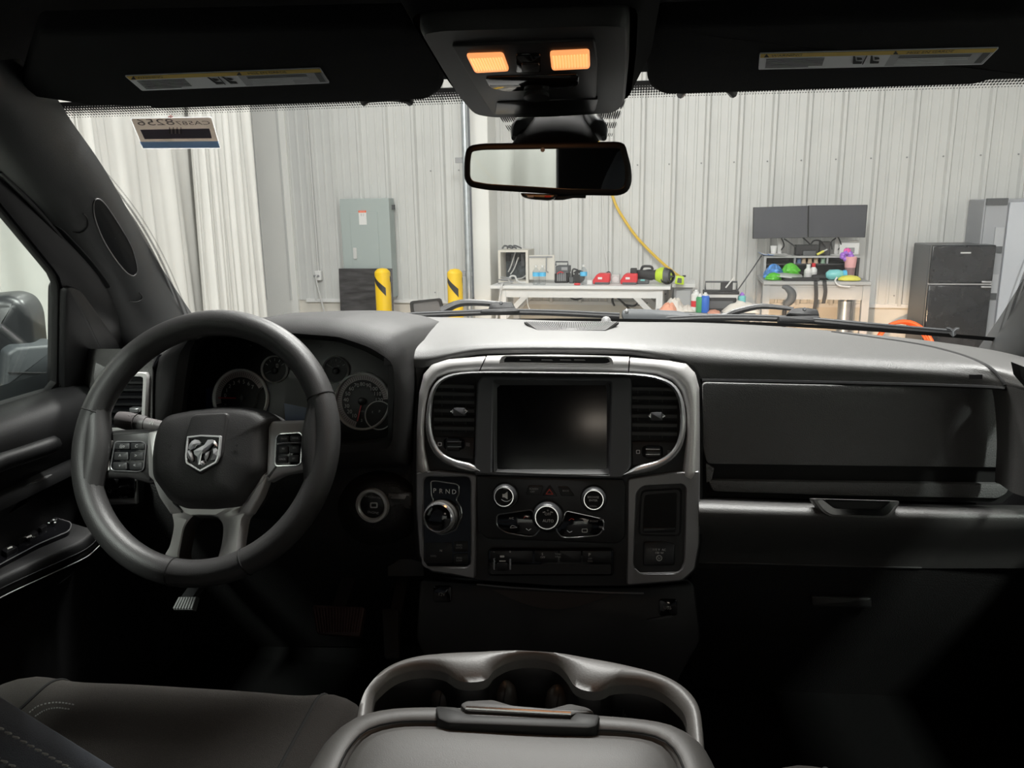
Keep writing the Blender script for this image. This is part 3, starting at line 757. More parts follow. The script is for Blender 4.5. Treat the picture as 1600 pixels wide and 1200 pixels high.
monitor([(1177, 324), (1263, 321.5), (1262, 371.5), (1176, 373)], .46, 'black desktop monitor, left of the two above the desk', 1216)
monitor([(1263.5, 321), (1356, 320), (1352, 371), (1263, 371)], .46, 'black desktop monitor, right of the two above the desk', 1304)
# stuff on the hutch top
def hp(px, h=.36): return wp(dp(px, h), h, zt)
t = root('paper_stack', hp(1215), 'loose white papers with a blue folder hanging off the hutch corner', 'papers')
for i, (x0, x1, m_, z_, dh) in enumerate(((1192, 1235, whitem, 0, 0), (1187, 1225, whitem, .004, .02), (1184, 1206, bluem, .010, .03), (1200, 1228, whitem, .014, .0))):
    s0, s1 = dp(x0, .36), dp(x1, .36)
    rows = [[wp(lerp(s0, s1, u), hh, zt+.002+z_+(.02*(1-u)**3 if i in (1, 2) else 0)) for u in (0, .15, .3, .6, 1)] for hh in (.24+dh, .43+dh)]
    mb = MB(); mb.loft(rows+[[p-V((0, 0, .002)) for p in r_] for r_ in reversed(rows)], cv=True); mb.build('sheet', m_, t)
c = hp(1207, .33)+V((0, 0, .018)); H = W(1207, 384, .33).z-c.z
tag(MB().lathe(c, (0, 0, 1), [(.022, 0), (.032, H), (.029, H), (.020, .004)], 18, cap1=True).build('paper_cup', whitem), 'white paper cup standing on the papers at the hutch corner', 'cup')
t = root('docking_box', hp(1258, .3), 'black electronics box with cables under the monitor gap', 'box')
s0, s1 = dp(1242, .36), dp(1278, .36); z1 = W(1260, 383, .36).z
wbox(MB(), s0, s1, .22, .34, zt, z1).build('body', blk, t, bevel=.004)
wbox(MB(), s0+.06, s1-.03, .34, .38, zt, zt+.045).build('drive', dgrey, t, bevel=.003)
wbox(MB(), s1+.01, s1+.10, .24, .33, zt, z1+.03).build('router', hutm, t, bevel=.004)
for q in ([(1225, 373), (1235, 380), (1243, 386)], [(1253, 370), (1262, 378), (1268, 384)], [(1265, 384), (1272, 376), (1283, 377), (1290, 386)], [(1300, 390), (1299, 378), (1306, 372)]):
    MB().tube(catmull([W(x, y, .36) for x, y in q], 14), .006).build('cable', blk, t)
t = root('highlighter', hp(1278, .39), 'yellow marker leaning across the hutch edge', 'marker')
MB().lathe(wp(dp(1275, .405), .405, zt+.012), WD+V((0, 0, .55)), [(.011, 0), (.011, .065)], 10).build('barrel', ylw2, t)
MB().lathe(wp(dp(1275, .405), .405, zt+.012), WD+V((0, 0, .55)), [(.007, .065), (.007, .095), (.003, .10)], 10).build('tip', lgrey, t)
t = root('label_printer', hp(1325, .3), 'small white printer on the right end of the hutch', 'printer')
s0, s1 = dp(1309, .34), dp(1341, .34); z1 = W(1325, 378, .34).z
wbox(MB(), s0, s1, .18, .34, zt, z1).build('body', whitem, t, bevel=.012)
wbox(MB(), s0+.05, s0+.13, .34, .346, zt+.02, zt+.07).build('slot', mgrey, t)
wbox(MB(), s0+.01, s1-.01, .19, .33, z1-.004, z1+.012).build('lid', lgrey, t, bevel=.004)
# tumbler with flower on top of hutch right
FP = dp(1328, .5)
t = root('pink_tumbler', wp(FP, .5, DZ), 'pink tumbler with a dark base at the right of the desk', 'tumbler')
ztm = W(1328, 402, .5).z; zmid = W(1328, 418, .5).z
MB().lathe(wp(FP, .5, DZ), (0, 0, 1), [(.038, 0), (.044, zmid-DZ)], 20).build('base_sleeve', mat('dusky_pink', (.30, .18, .18), .5), t)
MB().lathe(wp(FP, .5, DZ), (0, 0, 1), [(.046, zmid-DZ), (.053, ztm-DZ), (.048, ztm-DZ+.006)], 20).build('cup', pinkm, t)
t = root('paper_flower', wp(dp(1324, .5), .5, ztm), 'purple and pink artificial flower above the pink tumbler', 'flower')
fc = W(1323, 397, .5)
MB().tube([wp(FP, .5, ztm), fc], .005).build('stem', greenm, t)
for k in range(7):
    an = R(360/7*k); d = WD*math.cos(an)+V((0, 0, 1))*math.sin(an)*.6+WN*.2
    MB().lathe(fc+V((0, 0, -.015))+d*.022, d, [(.004, -.01), (.022, .012), (.020, .028), (.004, .040)], 10).build('petal', purm, t)
for k in range(5):
    an = R(72*k); d = WD*math.cos(an)*.7+V((0, 0, 1))*(.7+.4*math.sin(an))+WN*.3
    MB().lathe(fc+V((0, 0, .015))+d*.010, d, [(.003, -.005), (.016, .012), (.013, .022), (.003, .030)], 10).build('petal', magm, t)
# bags and bottles on the desk top
def blob(name, px0, px1, pyt, h, dh, m_, label, cat, seed, base=None, amp=.34):
    base = DZ if base is None else base
    s0, s1 = dp(px0, h), dp(px1, h); H = W(px0, pyt, h).z-base; rnd = random.Random(seed); n = 20; k = 9; rows = []
    for i in range(k):
        f = i/(k-1); rr_ = math.sqrt(max(0, 1-f**2.6)); rr_ = max(rr_, .02)*(1 if i else .92); row = []
        for j in range(n):
            an = 2*math.pi*j/n; w_ = 1+amp*rnd.uniform(-1, 1)
            row.append(wp((s0+s1)/2+(s1-s0)/2*math.cos(an)*rr_*w_, h+dh*math.sin(an)*rr_*w_, base+.002+H*f*(1+amp*.4*rnd.uniform(-1, 1)*(i < k-1))))
        rows.append(row)
    o = MB().loft(rows, cu=True, cap0=True, cap1=True).build(name, m_, subsurf=1); return tag(o, label, cat)
blob('plastic_bag', 1194, 1224, 412, .56, .07, mat('bag_blue', (.06, .22, .55), .35, var=.7, vscale=25), 'crumpled blue snack bag on the left of the desk', 'bag', 3)
blob('plastic_bag', 1221, 1251, 411, .52, .08, greenm, 'bright green plastic bag behind the white paper on the desk', 'bag', 4)
blob('plastic_bag', 1197, 1222, 426, .68, .05, greenm, 'flat green plastic wrapper at the front left of the desk', 'bag', 5)
t = root('paper_sheet', wp(dp(1235, .68), .68, DZ), 'white folded paper lying over the green wrapper', 'paper')
mb = MB(); rows = [[wp(dp(x, .7), hh, DZ+.012+z_+(.03 if hh < .65 else 0)) for x, z_ in ((1214, .03), (1222, .022), (1240, .012), (1256, .004))] for hh in (.60, .66, .74)]
mb.loft(rows); mb.build('sheet', whitem, t).modifiers.new('s', 'SOLIDIFY').thickness = .002
o = wbox(MB(), dp(1226, .76), dp(1282, .76), .62, .76, DZ, DZ+.025).build('keyboard', blk, bevel=.004); tag(o, 'black keyboard lying on the desk', 'keyboard')
o = wbox(MB(), dp(1270, .66), dp(1301, .66), .5, .66, DZ, DZ+.045).build('black_pouch', blk, bevel=.018); tag(o, 'black soft pouch behind the hanging straps', 'pouch')
def sbottle(px, pyt, h, r_, m_, capm, label):
    c = wp(dp(px, h), h, DZ+.0255 if h > .62 else DZ); H = W(px, pyt, h).z-c.z; t = root('pump_bottle', c, label, 'bottle', 'small bottles on the desk')
    MB().lathe(c, (0, 0, 1), [(r_*.9, 0), (r_, .008), (r_, H*.62), (r_*.5, H*.76)], 18).build('body', m_, t)
    MB().lathe(c, (0, 0, 1), [(r_*.45, H*.75), (r_*.55, H*.80), (r_*.5, H)], 14).build('cap', capm, t)
    MB().lathe(c, (0, 0, 1), [(r_*1.01, H*.2), (r_*1.01, H*.45)], 18, cap0=False, cap1=False).build('label_band', lgrey, t)
sbottle(1263, 413, .58, .034, whitem, whitem, 'white bottle with white cap on the desk centre')
sbottle(1271, 411, .56, .032, whitem, redm, 'white bottle with red cap on the desk centre')
t = root('teal_flask', wp(dp(1303, .66), .66, DZ), 'teal plastic flask lying on the desk beside the yellow cloth', 'flask')
MB().lathe(wp(dp(1291, .66), .66, DZ+.046), WD+V((0, 0, .05)), [(.02, 0), (.045, .03), (.045, .10), (.035, .13), (.03, .14)], 20).build('body', tealm, t)
MB().lathe(wp(dp(1291, .66), .66, DZ+.046), WD+V((0, 0, .05)), [(.036, .14), (.036, .17), (.02, .175)], 20).build('cap', labelb, t)
blob('yellow_cloth', 1310, 1347, 430, .72, .06, ylw2, 'folded yellow cloth at the right front of the desk', 'cloth', 9, amp=.08)
# straps hanging in front, chair arm, cables
strapm = blk
for px, zz_, lab in ((1276, 492, 'black strap hanging off the desk front, left of two'), (1290, 474, 'black strap hanging off the desk front, right of two')):
    s = dp(px, DH); z0 = DZ+.004; z1 = W(px, zz_, DH).z
    q = [wp(s, DH-.10, z0), wp(s, DH-.01, z0+.003), wp(s, DH+.012, z0-.02), wp(s+.01, DH+.014, lerp(z0, z1, .5)), wp(s, DH+.012, z1)]
    mb = MB(); q = catmull(q, 20); mb.loft([[p-WD*.016 for p in q], [p+WD*.016 for p in q], [p+WD*.016-WN*.003 for p in q], [p-WD*.016-WN*.003 for p in q]], cv=True)
    tag(mb.build('strap', strapm), lab, 'strap', 'straps hanging off the desk')
tag(MB().tube(catmull([W(x, y, DH+.012) for x, y in ((1308, 433), (1305, 439), (1311, 446), (1328, 448))], 16), .007).build('white_cable', whitem), 'white cable drooping off the desk front under the yellow cloth', 'cable')
tag(MB().tube(catmull([W(x, y, .2) for x, y in ((1192, 396), (1176, 420), (1155, 450), (1148, 460))], 16), .006).build('cable', dgrey), 'dark cable stretched from the hutch down to the printer', 'cable')
t = root('desk_chair', W(1236, 480, 1.05, 0), 'black desk chair with a curved armrest pulled up to the grey desk', 'chair')
q = [W(x, y, 1.05) for x, y in ((1222, 448), (1230, 450), (1237, 458), (1236, 468), (1229, 476), (1226, 484))]
MB().tube(catmull(q, 20), [.012+.025*math.sin(math.pi*i/19) for i in range(20)], 10).build('armrest', dgrey, t)
b0 = W(1226, 484, 1.05)
MB().tube([b0, V((b0.x, b0.y, .45))], .018).build('arm_post', blk, t)
MB().box((b0.x+.26, b0.y+.02, .46), (.48, .46, .08)).build('seat', blk, t, bevel=.03)
MB().lathe((b0.x+.26, b0.y, .09), (0, 0, 1), [(.03, 0), (.03, .34)], 12).build('column', blk, t)
for k in range(5):
    an = R(72*k); MB().bar((b0.x+.26, b0.y, .10), (b0.x+.26+.28*math.cos(an), b0.y+.28*math.sin(an), .05), .04, .03).build('base_arm', blk, t)
    MB().lathe((b0.x+.26+.28*math.cos(an), b0.y+.28*math.sin(an), .026), (1, .3, 0), [(.026, -.02), (.026, .02)], 12).build('caster', blk, t)
# metal bin under the desk
a = W(1320, 480, .5); o = MB().lathe(V((a.x, a.y, 0)), (0, 0, 1), [(.06, 0), (.06, W(1320, 470, .5).z), (.052, W(1320, 470, .5).z), (.052, .02)], 20).build('steel_bin', galv)
tag(o, 'slim steel bin standing under the grey desk', 'bin')
# fridge
FH = .66
a, b = W(1457, 384, FH), W(1558, 382, FH); f0, f1 = sof(a), sof(b); FZ = (a.z+b.z)/2; zs = W(1500, 444, FH).z
t = root('refrigerator', wp((f0+f1)/2, .35, 0), 'black two-door refrigerator standing right of the desk', 'refrigerator')
wbox(MB(), f0, f1, .10, FH-.06, .03, FZ).build('body', mat('fridge_side', (.10, .105, .11), .4), t, bevel=.01)
wbox(MB(), f0, f1, FH-.055, FH, zs+.006, FZ).build('freezer_door', fridgem, t, bevel=.012)
wbox(MB(), f0, f1, FH-.055, FH, .06, zs-.006).build('fridge_door', fridgem, t, bevel=.012)
wbox(MB(), f0+.005, f1-.005, FH-.05, FH+.004, zs-.006, zs+.006).build('door_seam', chromed, t)
p0 = W(1509, 395, FH); wbox(MB(), sof(p0)-.04, sof(p0)+.04, FH, FH+.003, p0.z-.006, p0.z+.006).build('badge', lgrey, t)
wbox(MB(), f1-.09, f1-.01, FH, FH+.025, zs-.03, zs-.012).build('handle', chromed, t, bevel=.005)
wbox(MB(), f1-.09, f1-.01, FH, FH+.025, zs+.012, zs+.03).build('handle', chromed, t, bevel=.005)
for s in (f0+.05, f1-.05):
    for h in (.14, FH-.1): MB().lathe(wp(s, h, 0), (0, 0, 1), [(.02, 0), (.02, .03)], 10).build('foot', blk, t)
# tall locker
LH = .45
a = W(1541, 311, LH); l0 = sof(a); l1 = l0+.95; LZ = a.z; lm = sof(W(1577, 330, LH))
t = root('storage_locker', wp((l0+l1)/2, .25, 0), 'tall pale grey plastic locker behind the refrigerator', 'locker')
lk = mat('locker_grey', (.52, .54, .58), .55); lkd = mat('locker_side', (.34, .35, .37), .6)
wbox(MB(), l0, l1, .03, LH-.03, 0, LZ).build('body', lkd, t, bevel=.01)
wbox(MB(), lm, l1, LH-.03, LH, .06, LZ-.03).build('door', lk, t, bevel=.008)
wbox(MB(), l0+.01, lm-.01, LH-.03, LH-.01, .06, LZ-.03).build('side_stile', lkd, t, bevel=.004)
for py in (315, 390, 463):
    z = W(1560, py, LH).z; wbox(MB(), l0+.005, lm-.02, LH-.012, LH+.006, z-.028, z+.028).build('hinge_band', dgrey, t)
for py in (372, 445):
    z = W(1560, py, LH).z; wbox(MB(), lm-.09, lm-.02, LH-.012, LH+.004, z-.09, z+.09).build('hinge_plate', mat('locker_plate', (.42, .43, .45), .6), t)
# orange hose ring on the floor side
cc = W(1418, 525, .95); rr_ = (W(1470, 520, .95)-W(1372, 520, .95)).length/2
t = root('hose_reel', V((cc.x, cc.y, 0)), 'orange hose ring in front of the refrigerator', 'hose')
zt_ = W(1418, 501, .95).z; rv = zt_/2-.018; hz = zt_/2
for k in range(3):
    MB().tube([V((cc.x, cc.y+.035*k+.10*math.sin(R(a_))*1.0, hz))+(WD*math.cos(R(a_))*rr_+V((0, 0, 1))*math.sin(R(a_))*rv)*(1-.03*k) for a_ in range(0, 360, 10)], .016, 8, closed=True).build('hose_turn', orangem, t)
MB().tube([V((cc.x-rr_*.9, cc.y+.03, hz)), V((cc.x-rr_*1.3, cc.y-.1, .016)), V((cc.x-rr_*1.9, cc.y-.3, .016))], .016, 8).build('hose_end', orangem, t)
# ---- the truck's own lamps: warm low beams that light the foot of the wall
for sgn in (-1, 1):
    t = root('headlamp', V((sgn*.74, 2.93, .86)), ('left' if sgn < 0 else 'right')+' headlamp at the front of the truck, out of sight below the bonnet', 'headlamp', 'headlamps of the truck')
    MB().lathe((sgn*.74, 2.90, .90), (0, 1, 0), [(.05, -.06), (.09, -.02), (.10, .02), (.10, .04)], 24).build('reflector', galv, t)
    MB().lathe((sgn*.74, 2.945, .90), (0, 1, 0), [(.099, 0), (.095, .012), (.05, .02)], 24).build('lens', mat('lamp_glass', (.8, .75, .65), .1, emit=(1, .72, .42), estr=4), t)
    L_ = bpy.data.lights.new('low_beam', 'SPOT'); L_.energy = 620 if sgn > 0 else 160; L_.color = (1, .66, .38); L_.spot_size = R(46); L_.spot_blend = .25; L_.shadow_soft_size = .04
    o = bpy.data.objects.new('low_beam', L_); COL.objects.link(o); o.location = (sgn*.74, 3.0, .90)
    d_ = V((.34 if sgn > 0 else -.10, 1, -.42)); o.rotation_euler = d_.to_track_quat('-Z', 'Y').to_euler()
# ================================================================ the cab
wsglass = glassmat('windshield_glass', (.97, .985, .98), .9)
sideglass = glassmat('side_glass', (.86, .90, .88), 1.0)
tintglass = glassmat('tinted_rear_glass', (.90, .92, .91), 1.0)
# ---- windshield: a curved pane between cowl and header
def ws_pt(u, v):
    """u -1..1 across, v 0 (base) .. 1 (header)"""
    b = V((.80*u, 1.70-.22*u*u-.06*u**4, 1.362))
    t_ = V((.665*u, .985-.045*u*u-.03*u**4, 1.752-.012*u*u))
    p = b.lerp(t_, v); p += V((0, .05, .045))*math.sin(math.pi*v)*(1-.25*u*u); return p
WSN = 24
g = MB().loft([[ws_pt(lerp(-1, 1, i/WSN), v/10) for i in range(WSN+1)] for v in range(11)]).build('window_1', wsglass, smooth=80)
tag(g, 'large curved windshield of the truck', 'windshield', kind='structure')
# black ceramic border with a dotted inner fringe
M = bpy.data.materials.new('frit_dots'); M.use_nodes = True; nt = M.node_tree; bs = nt.nodes['Principled BSDF']
bs.inputs['Base Color'].default_value = (.03, .03, .032, 1); bs.inputs['Roughness'].default_value = .6
uvn = nt.nodes.new('ShaderNodeUVMap'); sep = nt.nodes.new('ShaderNodeSeparateXYZ'); nt.links.new(uvn.outputs[0], sep.inputs[0])
def mth(op, a, b=None):
    n_ = nt.nodes.new('ShaderNodeMath'); n_.operation = op
    for k, q in enumerate((a, b)):
        if q is None: continue
        if isinstance(q, (int, float)): n_.inputs[k].default_value = q
        else: nt.links.new(q, n_.inputs[k])
    return n_.outputs[0]
ROWS_ = 5.0
fu = mth('SUBTRACT', mth('FRACT', sep.outputs[0]), .5); fv = mth('SUBTRACT', mth('FRACT', mth('MULTIPLY', sep.outputs[1], ROWS_)), .5)
d2 = mth('ADD', mth('MULTIPLY', fu, fu), mth('MULTIPLY', fv, fv))
lim = mth('MULTIPLY', mth('SUBTRACT', 1.02, sep.outputs[1]), .34)
nt.links.new(mth('LESS_THAN', d2, lim), bs.inputs['Alpha']); fritm = M
def frit(rows_in, rows_out, name='frit_band'):
    """dots fade from solid (out) to small (in); uv in dot units along the edge"""
    mb = MB().loft([rows_out, rows_in]); o = mb.build(name, fritm, g, smooth=80, fixn=False)
    me = o.data; uvl = me.uv_layers.new(name='UVMap'); L = [0]
    for a, b in zip(rows_out, rows_out[1:]): L.append(L[-1]+(b-a).length)
    n = len(rows_out)
    for lp in me.loops:
        i = lp.vertex_index; uvl.data[lp.index].uv = (L[i % n]/.0032, 0.0 if i < n else 1.0)
    return o
NB = 40
off = V((0, -.0015, -.0012))
def edge(u0, v0, u1, v1): return [ws_pt(lerp(u0, u1, i/NB), lerp(v0, v1, i/NB))+off for i in range(NB+1)]
frit(edge(-.945, 0, -.945, 1), edge(-.985, 0, -.985, 1)); frit(edge(.945, 0, .945, 1), edge(.985, 0, .985, 1))
frit(edge(-.98, .945, .98, .945), edge(-.98, .985, .98, .985))
MB().loft([edge(-.985, 0, -.985, 1), edge(-1, 0, -1, 1)]).build('frit_edge', rubber, g); MB().loft([edge(.985, 0, .985, 1), edge(1, 0, 1, 1)]).build('frit_edge', rubber, g)
MB().loft([edge(-.98, .985, .98, .985), edge(-1, 1, 1, 1)]).build('frit_edge', rubber, g)
MB().loft([edge(-.99, 0, .99, 0), edge(-.98, .016, .98, .016)]).build('frit_edge', rubber, g)
# dotted field around the mirror mount
mid = [ws_pt(lerp(-.135, .135, i/NB), .985)+off for i in range(NB+1)]
frit([ws_pt(lerp(-.10, .10, i/NB), .80+.0*i)+off*1.2 for i in range(NB+1)], mid, 'frit_patch')
# ---- headliner
def roof(x, y):
    """height of the headliner"""
    ex = max(0, abs(x)-.56)/.14; ey = max(0, y-.62)/.36
    return 1.832-.055*ex**2*(1-.8*min(1, ey))-.070*ey**1.6
rows = []
for j in range(25):
    y = lerp(-1.32, .985, j/24)
    rows.append([V((x, y, roof(x, y))) for x in [lerp(-.70, .70, i/28) for i in range(29)]])
mb = MB().loft(rows); mb.loft([[p+V((0, 0, .06)) for p in r_] for r_ in rows])
hl = mb.build('ceiling', headm, smooth=70); tag(hl, 'black cloth headliner of the cab', 'ceiling', kind='structure')
# ---- cab floor, firewall, rear wall, side walls
f = MB().box((0, .28, .70), (1.68, 3.15, .04)); f.build('floor', carpet); o = bpy.data.objects['floor.001']
tag(o, 'black carpeted floor of the truck cab', 'floor', kind='structure')
fw_ = MB().box((0, 1.80, .965), (1.64, .05, .53)); fw_.box((0, 1.55, .80), (1.66, .5, .03), rx=R(24))
o = fw_.build('wall_front', carpet); tag(o, 'dark firewall behind the dashboard', 'wall', kind='structure')
bk = MB()
bk.box((0, -1.30, 1.02), (1.66, .06, .62)); bk.box((-.66, -1.30, 1.55), (.34, .06, .5)); bk.box((.56, -1.30, 1.55), (.54, .06, .5)); bk.box((0, -1.30, 1.79), (1.66, .06, .12))
o = bk.build('wall_rear', headm); tag(o, 'rear wall of the cab with its window opening', 'wall', kind='structure')
o = MB().box((-.10, -1.31, 1.53), (.80, .006, .42)).build('window_3', tintglass); tag(o, 'rear window of the cab', 'window', kind='structure')

# ---- driver door
DN = V((.947, 0, -.32)).normalized(); DPL = Plane((-.80, 1.1, 1.335), DN)
A_ = DPL(102, 438); B_ = DPL(99, 613); T_ = DPL(0, 312)
def dz(y, z): return V((-.80+(z-1.335)*(-DN.z/DN.x)*1.0, y, z)) if False else V((-.80+(z-1.335)*(.32/.947), y, z))
dirt = (T_-A_).normalized(); k_ = (1.70-A_.z)/dirt.z; E_ = A_+dirt*k_
inner = [B_, A_, E_-dirt*.08, dz(E_.y-.10, 1.712), dz(.30, 1.715), dz(.22, 1.69), dz(.22, 1.345)]
outer = [dz(B_.y+.20, 1.30), dz(A_.y+.16, 1.47), dz(A_.y+.06, 1.57), dz(E_.y+.05, 1.775), dz(.16, 1.775), dz(.14, 1.6), dz(.14, 1.30)]
def ripples(q, r_=.03):
    """round the corners of a 3-D outline"""
    out = []; k = len(q)
    for i in range(k):
        a, b, c = q[i-1], q[i], q[(i+1) % k]; s = min(r_, (a-b).length*.45, (c-b).length*.45)
        p0, p1 = b+(a-b).normalized()*s, b+(c-b).normalized()*s
        for j in range(6):
            f_ = j/5; out.append(p0*(1-f_)**2+b*2*f_*(1-f_)+p1*f_*f_)
    return out
door = root('door_1', V((-.80, .66, .72)), 'black driver door with chrome pull handle and window switches', 'door', kind='structure')
MB().ring(ripples(outer, .05), ripples(inner, .022), DN, .020, 120, .004).build('window_frame', plasg, door, smooth=60)
inn2 = inset(ripples(inner, .022), DN, .006)
MB().ring([p-DN*.008 for p in ripples(inner, .022)], [p-DN*.008 for p in inn2], DN, .010, 120, .002).build('window_seal', rubber, door)
o = MB().prism([p-DN*.013 for p in ripples(inner, .022)], DN, .004).build('window_2', sideglass); tag(o, 'driver door window', 'window', kind='structure')
# sail panel behind the mirror
sail = [DPL(x, y, .004) for x, y in ((104, 446), (128, 452), (190, 540), (205, 640), (110, 632), (101, 610))]
MB().prism(ripples(sail, .02), DN, .03, .006).build('sail_panel', plasd, door)
doord = mat('door_skin_dark', (.010, .010, .0105), .5, spec=.25, bump=.08, bscale=700, bump2='leather')
# door panel: rows run along the door, columns run down it
prof = [(-.815, 1.335), (-.80, 1.341), (-.775, 1.338), (-.752, 1.322), (-.742, 1.295), (-.750, 1.262), (-.765, 1.235), (-.752, 1.224), (-.752, 1.214), (-.772, 1.205), (-.782, 1.16), (-.785, 1.10), (-.785, 1.0), (-.775, .90), (-.77, .74)]
def dprof(y):
    k = max(0, (y-1.0)/.22); return [V((x-.02*k*k, y, z-.012*k*k)) for x, z in prof]
ys = [-.05+i*.05 for i in range(27)]
MB().loft([dprof(y) for y in ys]).build('door_panel', doord, door, smooth=50)
MB().loft([[V((-.83, y, 1.36)), V((-.84, y, .74))] for y in (-.05, 1.25)]).build('door_skin', paintm, door)
# accent strip
q = [PX(0, 722, -.742), PX(40, 709, -.742), PX(75, 697, -.742), PX(84, 693, -.746)]
mb = MB(); c_ = catmull(q, 20); mb.tube([V((-.748, .3, q[0].z-.012)), V((-.746, .6, q[0].z-.006))]+c_, [.013]*20+[.009, .004], 10); mb.build('accent_strip', doord, door)
# pull handle bowl
hb = Plane((-.776, .95, 1.18), V((1, -.12, 0)))
MB().prism(hb.pts(rpoly([(-30, 772), (58, 744), (86, 738), (84, 758), (60, 775), (-30, 815)], 10), .002), hb.n, .012, .002).build('handle_bowl', gloss, door)
mb = MB(); q = catmull([hb(-30, 785, .014), hb(20, 769, .016), hb(60, 752, .014), hb(83, 742, .010)], 16); mb.tube(q, [.0035]*15+[.002], 8); mb.build('pull_handle', chrome, door)
MB().prism(hb.pts(rpoly([(-30, 788), (22, 772), (14, 790), (-30, 806)], 4), .012), hb.n, .010, .002).build('handle_lever', gloss, door)
mb = MB(); q = catmull([hb(52, 769, .006), hb(70, 762, .008), hb(77, 757, .008)], 8); mb.tube(q, .002, 6); mb.build('chrome_lip', chrome, door)
MB().prism(hb.pts(rpoly([(56, 752), (80, 745), (78, 756), (58, 765)], 4), .006), hb.n, .006, .0015).build('lock_button', plasd, door)
MB().prism(hb.pts(rpoly([(0, 800), (30, 782), (46, 778), (44, 786), (0, 812)], 6), .004), hb.n, .006, .0015).build('seat_memory_pad', gloss, door)
# armrest with switch plate
AZ = 1.125
AP = Plane((-.70, .95, AZ), V((.10, -.04, 1)), up=(0, 1, 0))
ed = [(-60, 912), (0, 884), (70, 860), (128, 838), (140, 815), (112, 800), (60, 806), (0, 832), (-60, 858)]
arm_e = catmull([AP(-60, 935), AP(0, 903), (AP(70, 872)), AP(128, 846), AP(150, 828)], 14)
arm_o = [V((-.785, p.y+.02, p.z+.004)) for p in arm_e]
ext = V((-.0, .10, 1.12))
def armrow(dz_, dx):
    return [V((arm_e[0].x+dx, .02, arm_e[0].z+dz_))]+[p+V((dx, 0, dz_)) for p in arm_e]
ao = [V((-.785, .02, arm_e[0].z+.004))]+arm_o
mb = MB().loft([ao, armrow(.001, -.006), armrow(-.005, 0), armrow(-.018, .002), armrow(-.034, -.006), armrow(-.05, -.03), [p+V((0, 0, -.09)) for p in ao]])
mb.build('armrest', doord, door, smooth=60)
for d_ in (.010, .022):
    MB().tube([p+V((.001, 0, -d_-.004)) for p in armrow(0, .001)], .0008, 5).build('stitch_line', thread if d_ > .02 else plasd, door)
sw = [(-30, 862), (0, 843), (62, 812), (90, 810), (113, 817), (108, 830), (60, 850), (0, 882), (-30, 900)]
MB().prism(AP.pts(rpoly(sw, 8), .006), AP.n, .008, .0015).build('switch_plate', gloss, door)
mb = MB(); mb.tube(AP.pts(rpoly(sw, 8), .0055), .0010, 6, closed=True); mb.build('plate_trim', chromed, door)
for quad in ([(20, 838), (34, 830), (44, 834), (30, 843)], [(36, 832), (50, 826), (60, 830), (46, 840)], [(-2, 856), (12, 848), (28, 854), (10, 864)], [(-20, 850), (-6, 845), (2, 849), (-10, 856)], [(56, 822), (66, 817), (74, 820), (64, 826)]):
    MB().prism(AP.pts(rpoly(quad, 2), .013), AP.n, .008, .0015).build('window_switch', plasg, door)
for x, y in ((25, 832), (45, 837.5), (15, 855)):
    MB().prism(AP.pts([(x-4, y+1), (x+4, y-2), (x+5, y), (x-3, y+3)], .0138), AP.n, .0006).build('switch_mark', white, door)
text('AUTO', AP, 46, 839, 1.8, white, door, .0138, name='switch_lettering', ang=.25)
MB().lathe(AP(79, 815, .006), AP.n, [(.010, 0), (.010, .004), (.007, .006)], 20).build('mirror_knob', plasg, door)
for x, y in ((74, 813), (84, 812), (76, 817), (86, 816)): MB().prism(AP.pts([(x-1.5, y-.6), (x+1.5, y-.9), (x+1.5, y+.6), (x-1.5, y+.9)], .0126), AP.n, .0005).build('knob_mark', white, door)
# ---- passenger door: mirror image, plain
door2 = root('door_2', V((.80, .66, .72)), 'dark passenger door at the right edge of the cab', 'door', kind='structure')
def mx(p): return V((-p.x, p.y, p.z))
MB().ring([mx(p) for p in ripples(outer, .05)], [mx(p) for p in ripples(inner, .022)], mx(DN), .045, 120, .004).build('window_frame', plasg, door2, smooth=60)
MB().loft([[mx(p) for p in dprof(y)] for y in ys]).build('door_panel', doord, door2, smooth=50)
MB().loft([[V((.83, y, 1.36)), V((.84, y, .74))] for y in (-.05, 1.25)]).build('door_skin', paintm, door2)
o = MB().prism([mx(p-DN*.013) for p in ripples(inner, .022)], mx(DN), .004).build('window_4', sideglass); tag(o, 'passenger door window', 'window', kind='structure')
# ---- rear side walls (B and C pillars with the rear door windows)
for sgn, nm in ((-1, 'wall_left'), (1, 'wall_right')):
    mb = MB(); mb.box((sgn*.80, -.60, 1.03), (.05, 1.5, .66))
    def leanbox(y0, y1, z0, z1):
        def xx(z): return sgn*(.80-(z-1.335)*.338)
        mb.loft([[V((xx(z), y, z)) for y in (y0, y1)]+[V((xx(z)+sgn*.04, y, z)) for y in (y1, y0)] for z in (z0, z1)], cu=True, cap0=True, cap1=True)
    leanbox(-.02, .17, 1.30, 1.79); leanbox(-1.33, -.78, 1.30, 1.79); leanbox(-.80, 0, 1.72, 1.79)
    o = mb.build(nm, headm); tag(o, ('left' if sgn < 0 else 'right')+' rear side of the cab with its door window opening', 'wall', kind='structure')
    mb = MB(); mb.loft([[V((sgn*(.81-(z-1.335)*.338), y, z)) for y in (-.79, -.01)] for z in (1.33, 1.74)])
    o = mb.build('window_5' if sgn < 0 else 'window_6', tintglass); tag(o, ('left' if sgn < 0 else 'right')+' rear door window', 'window', kind='structure')
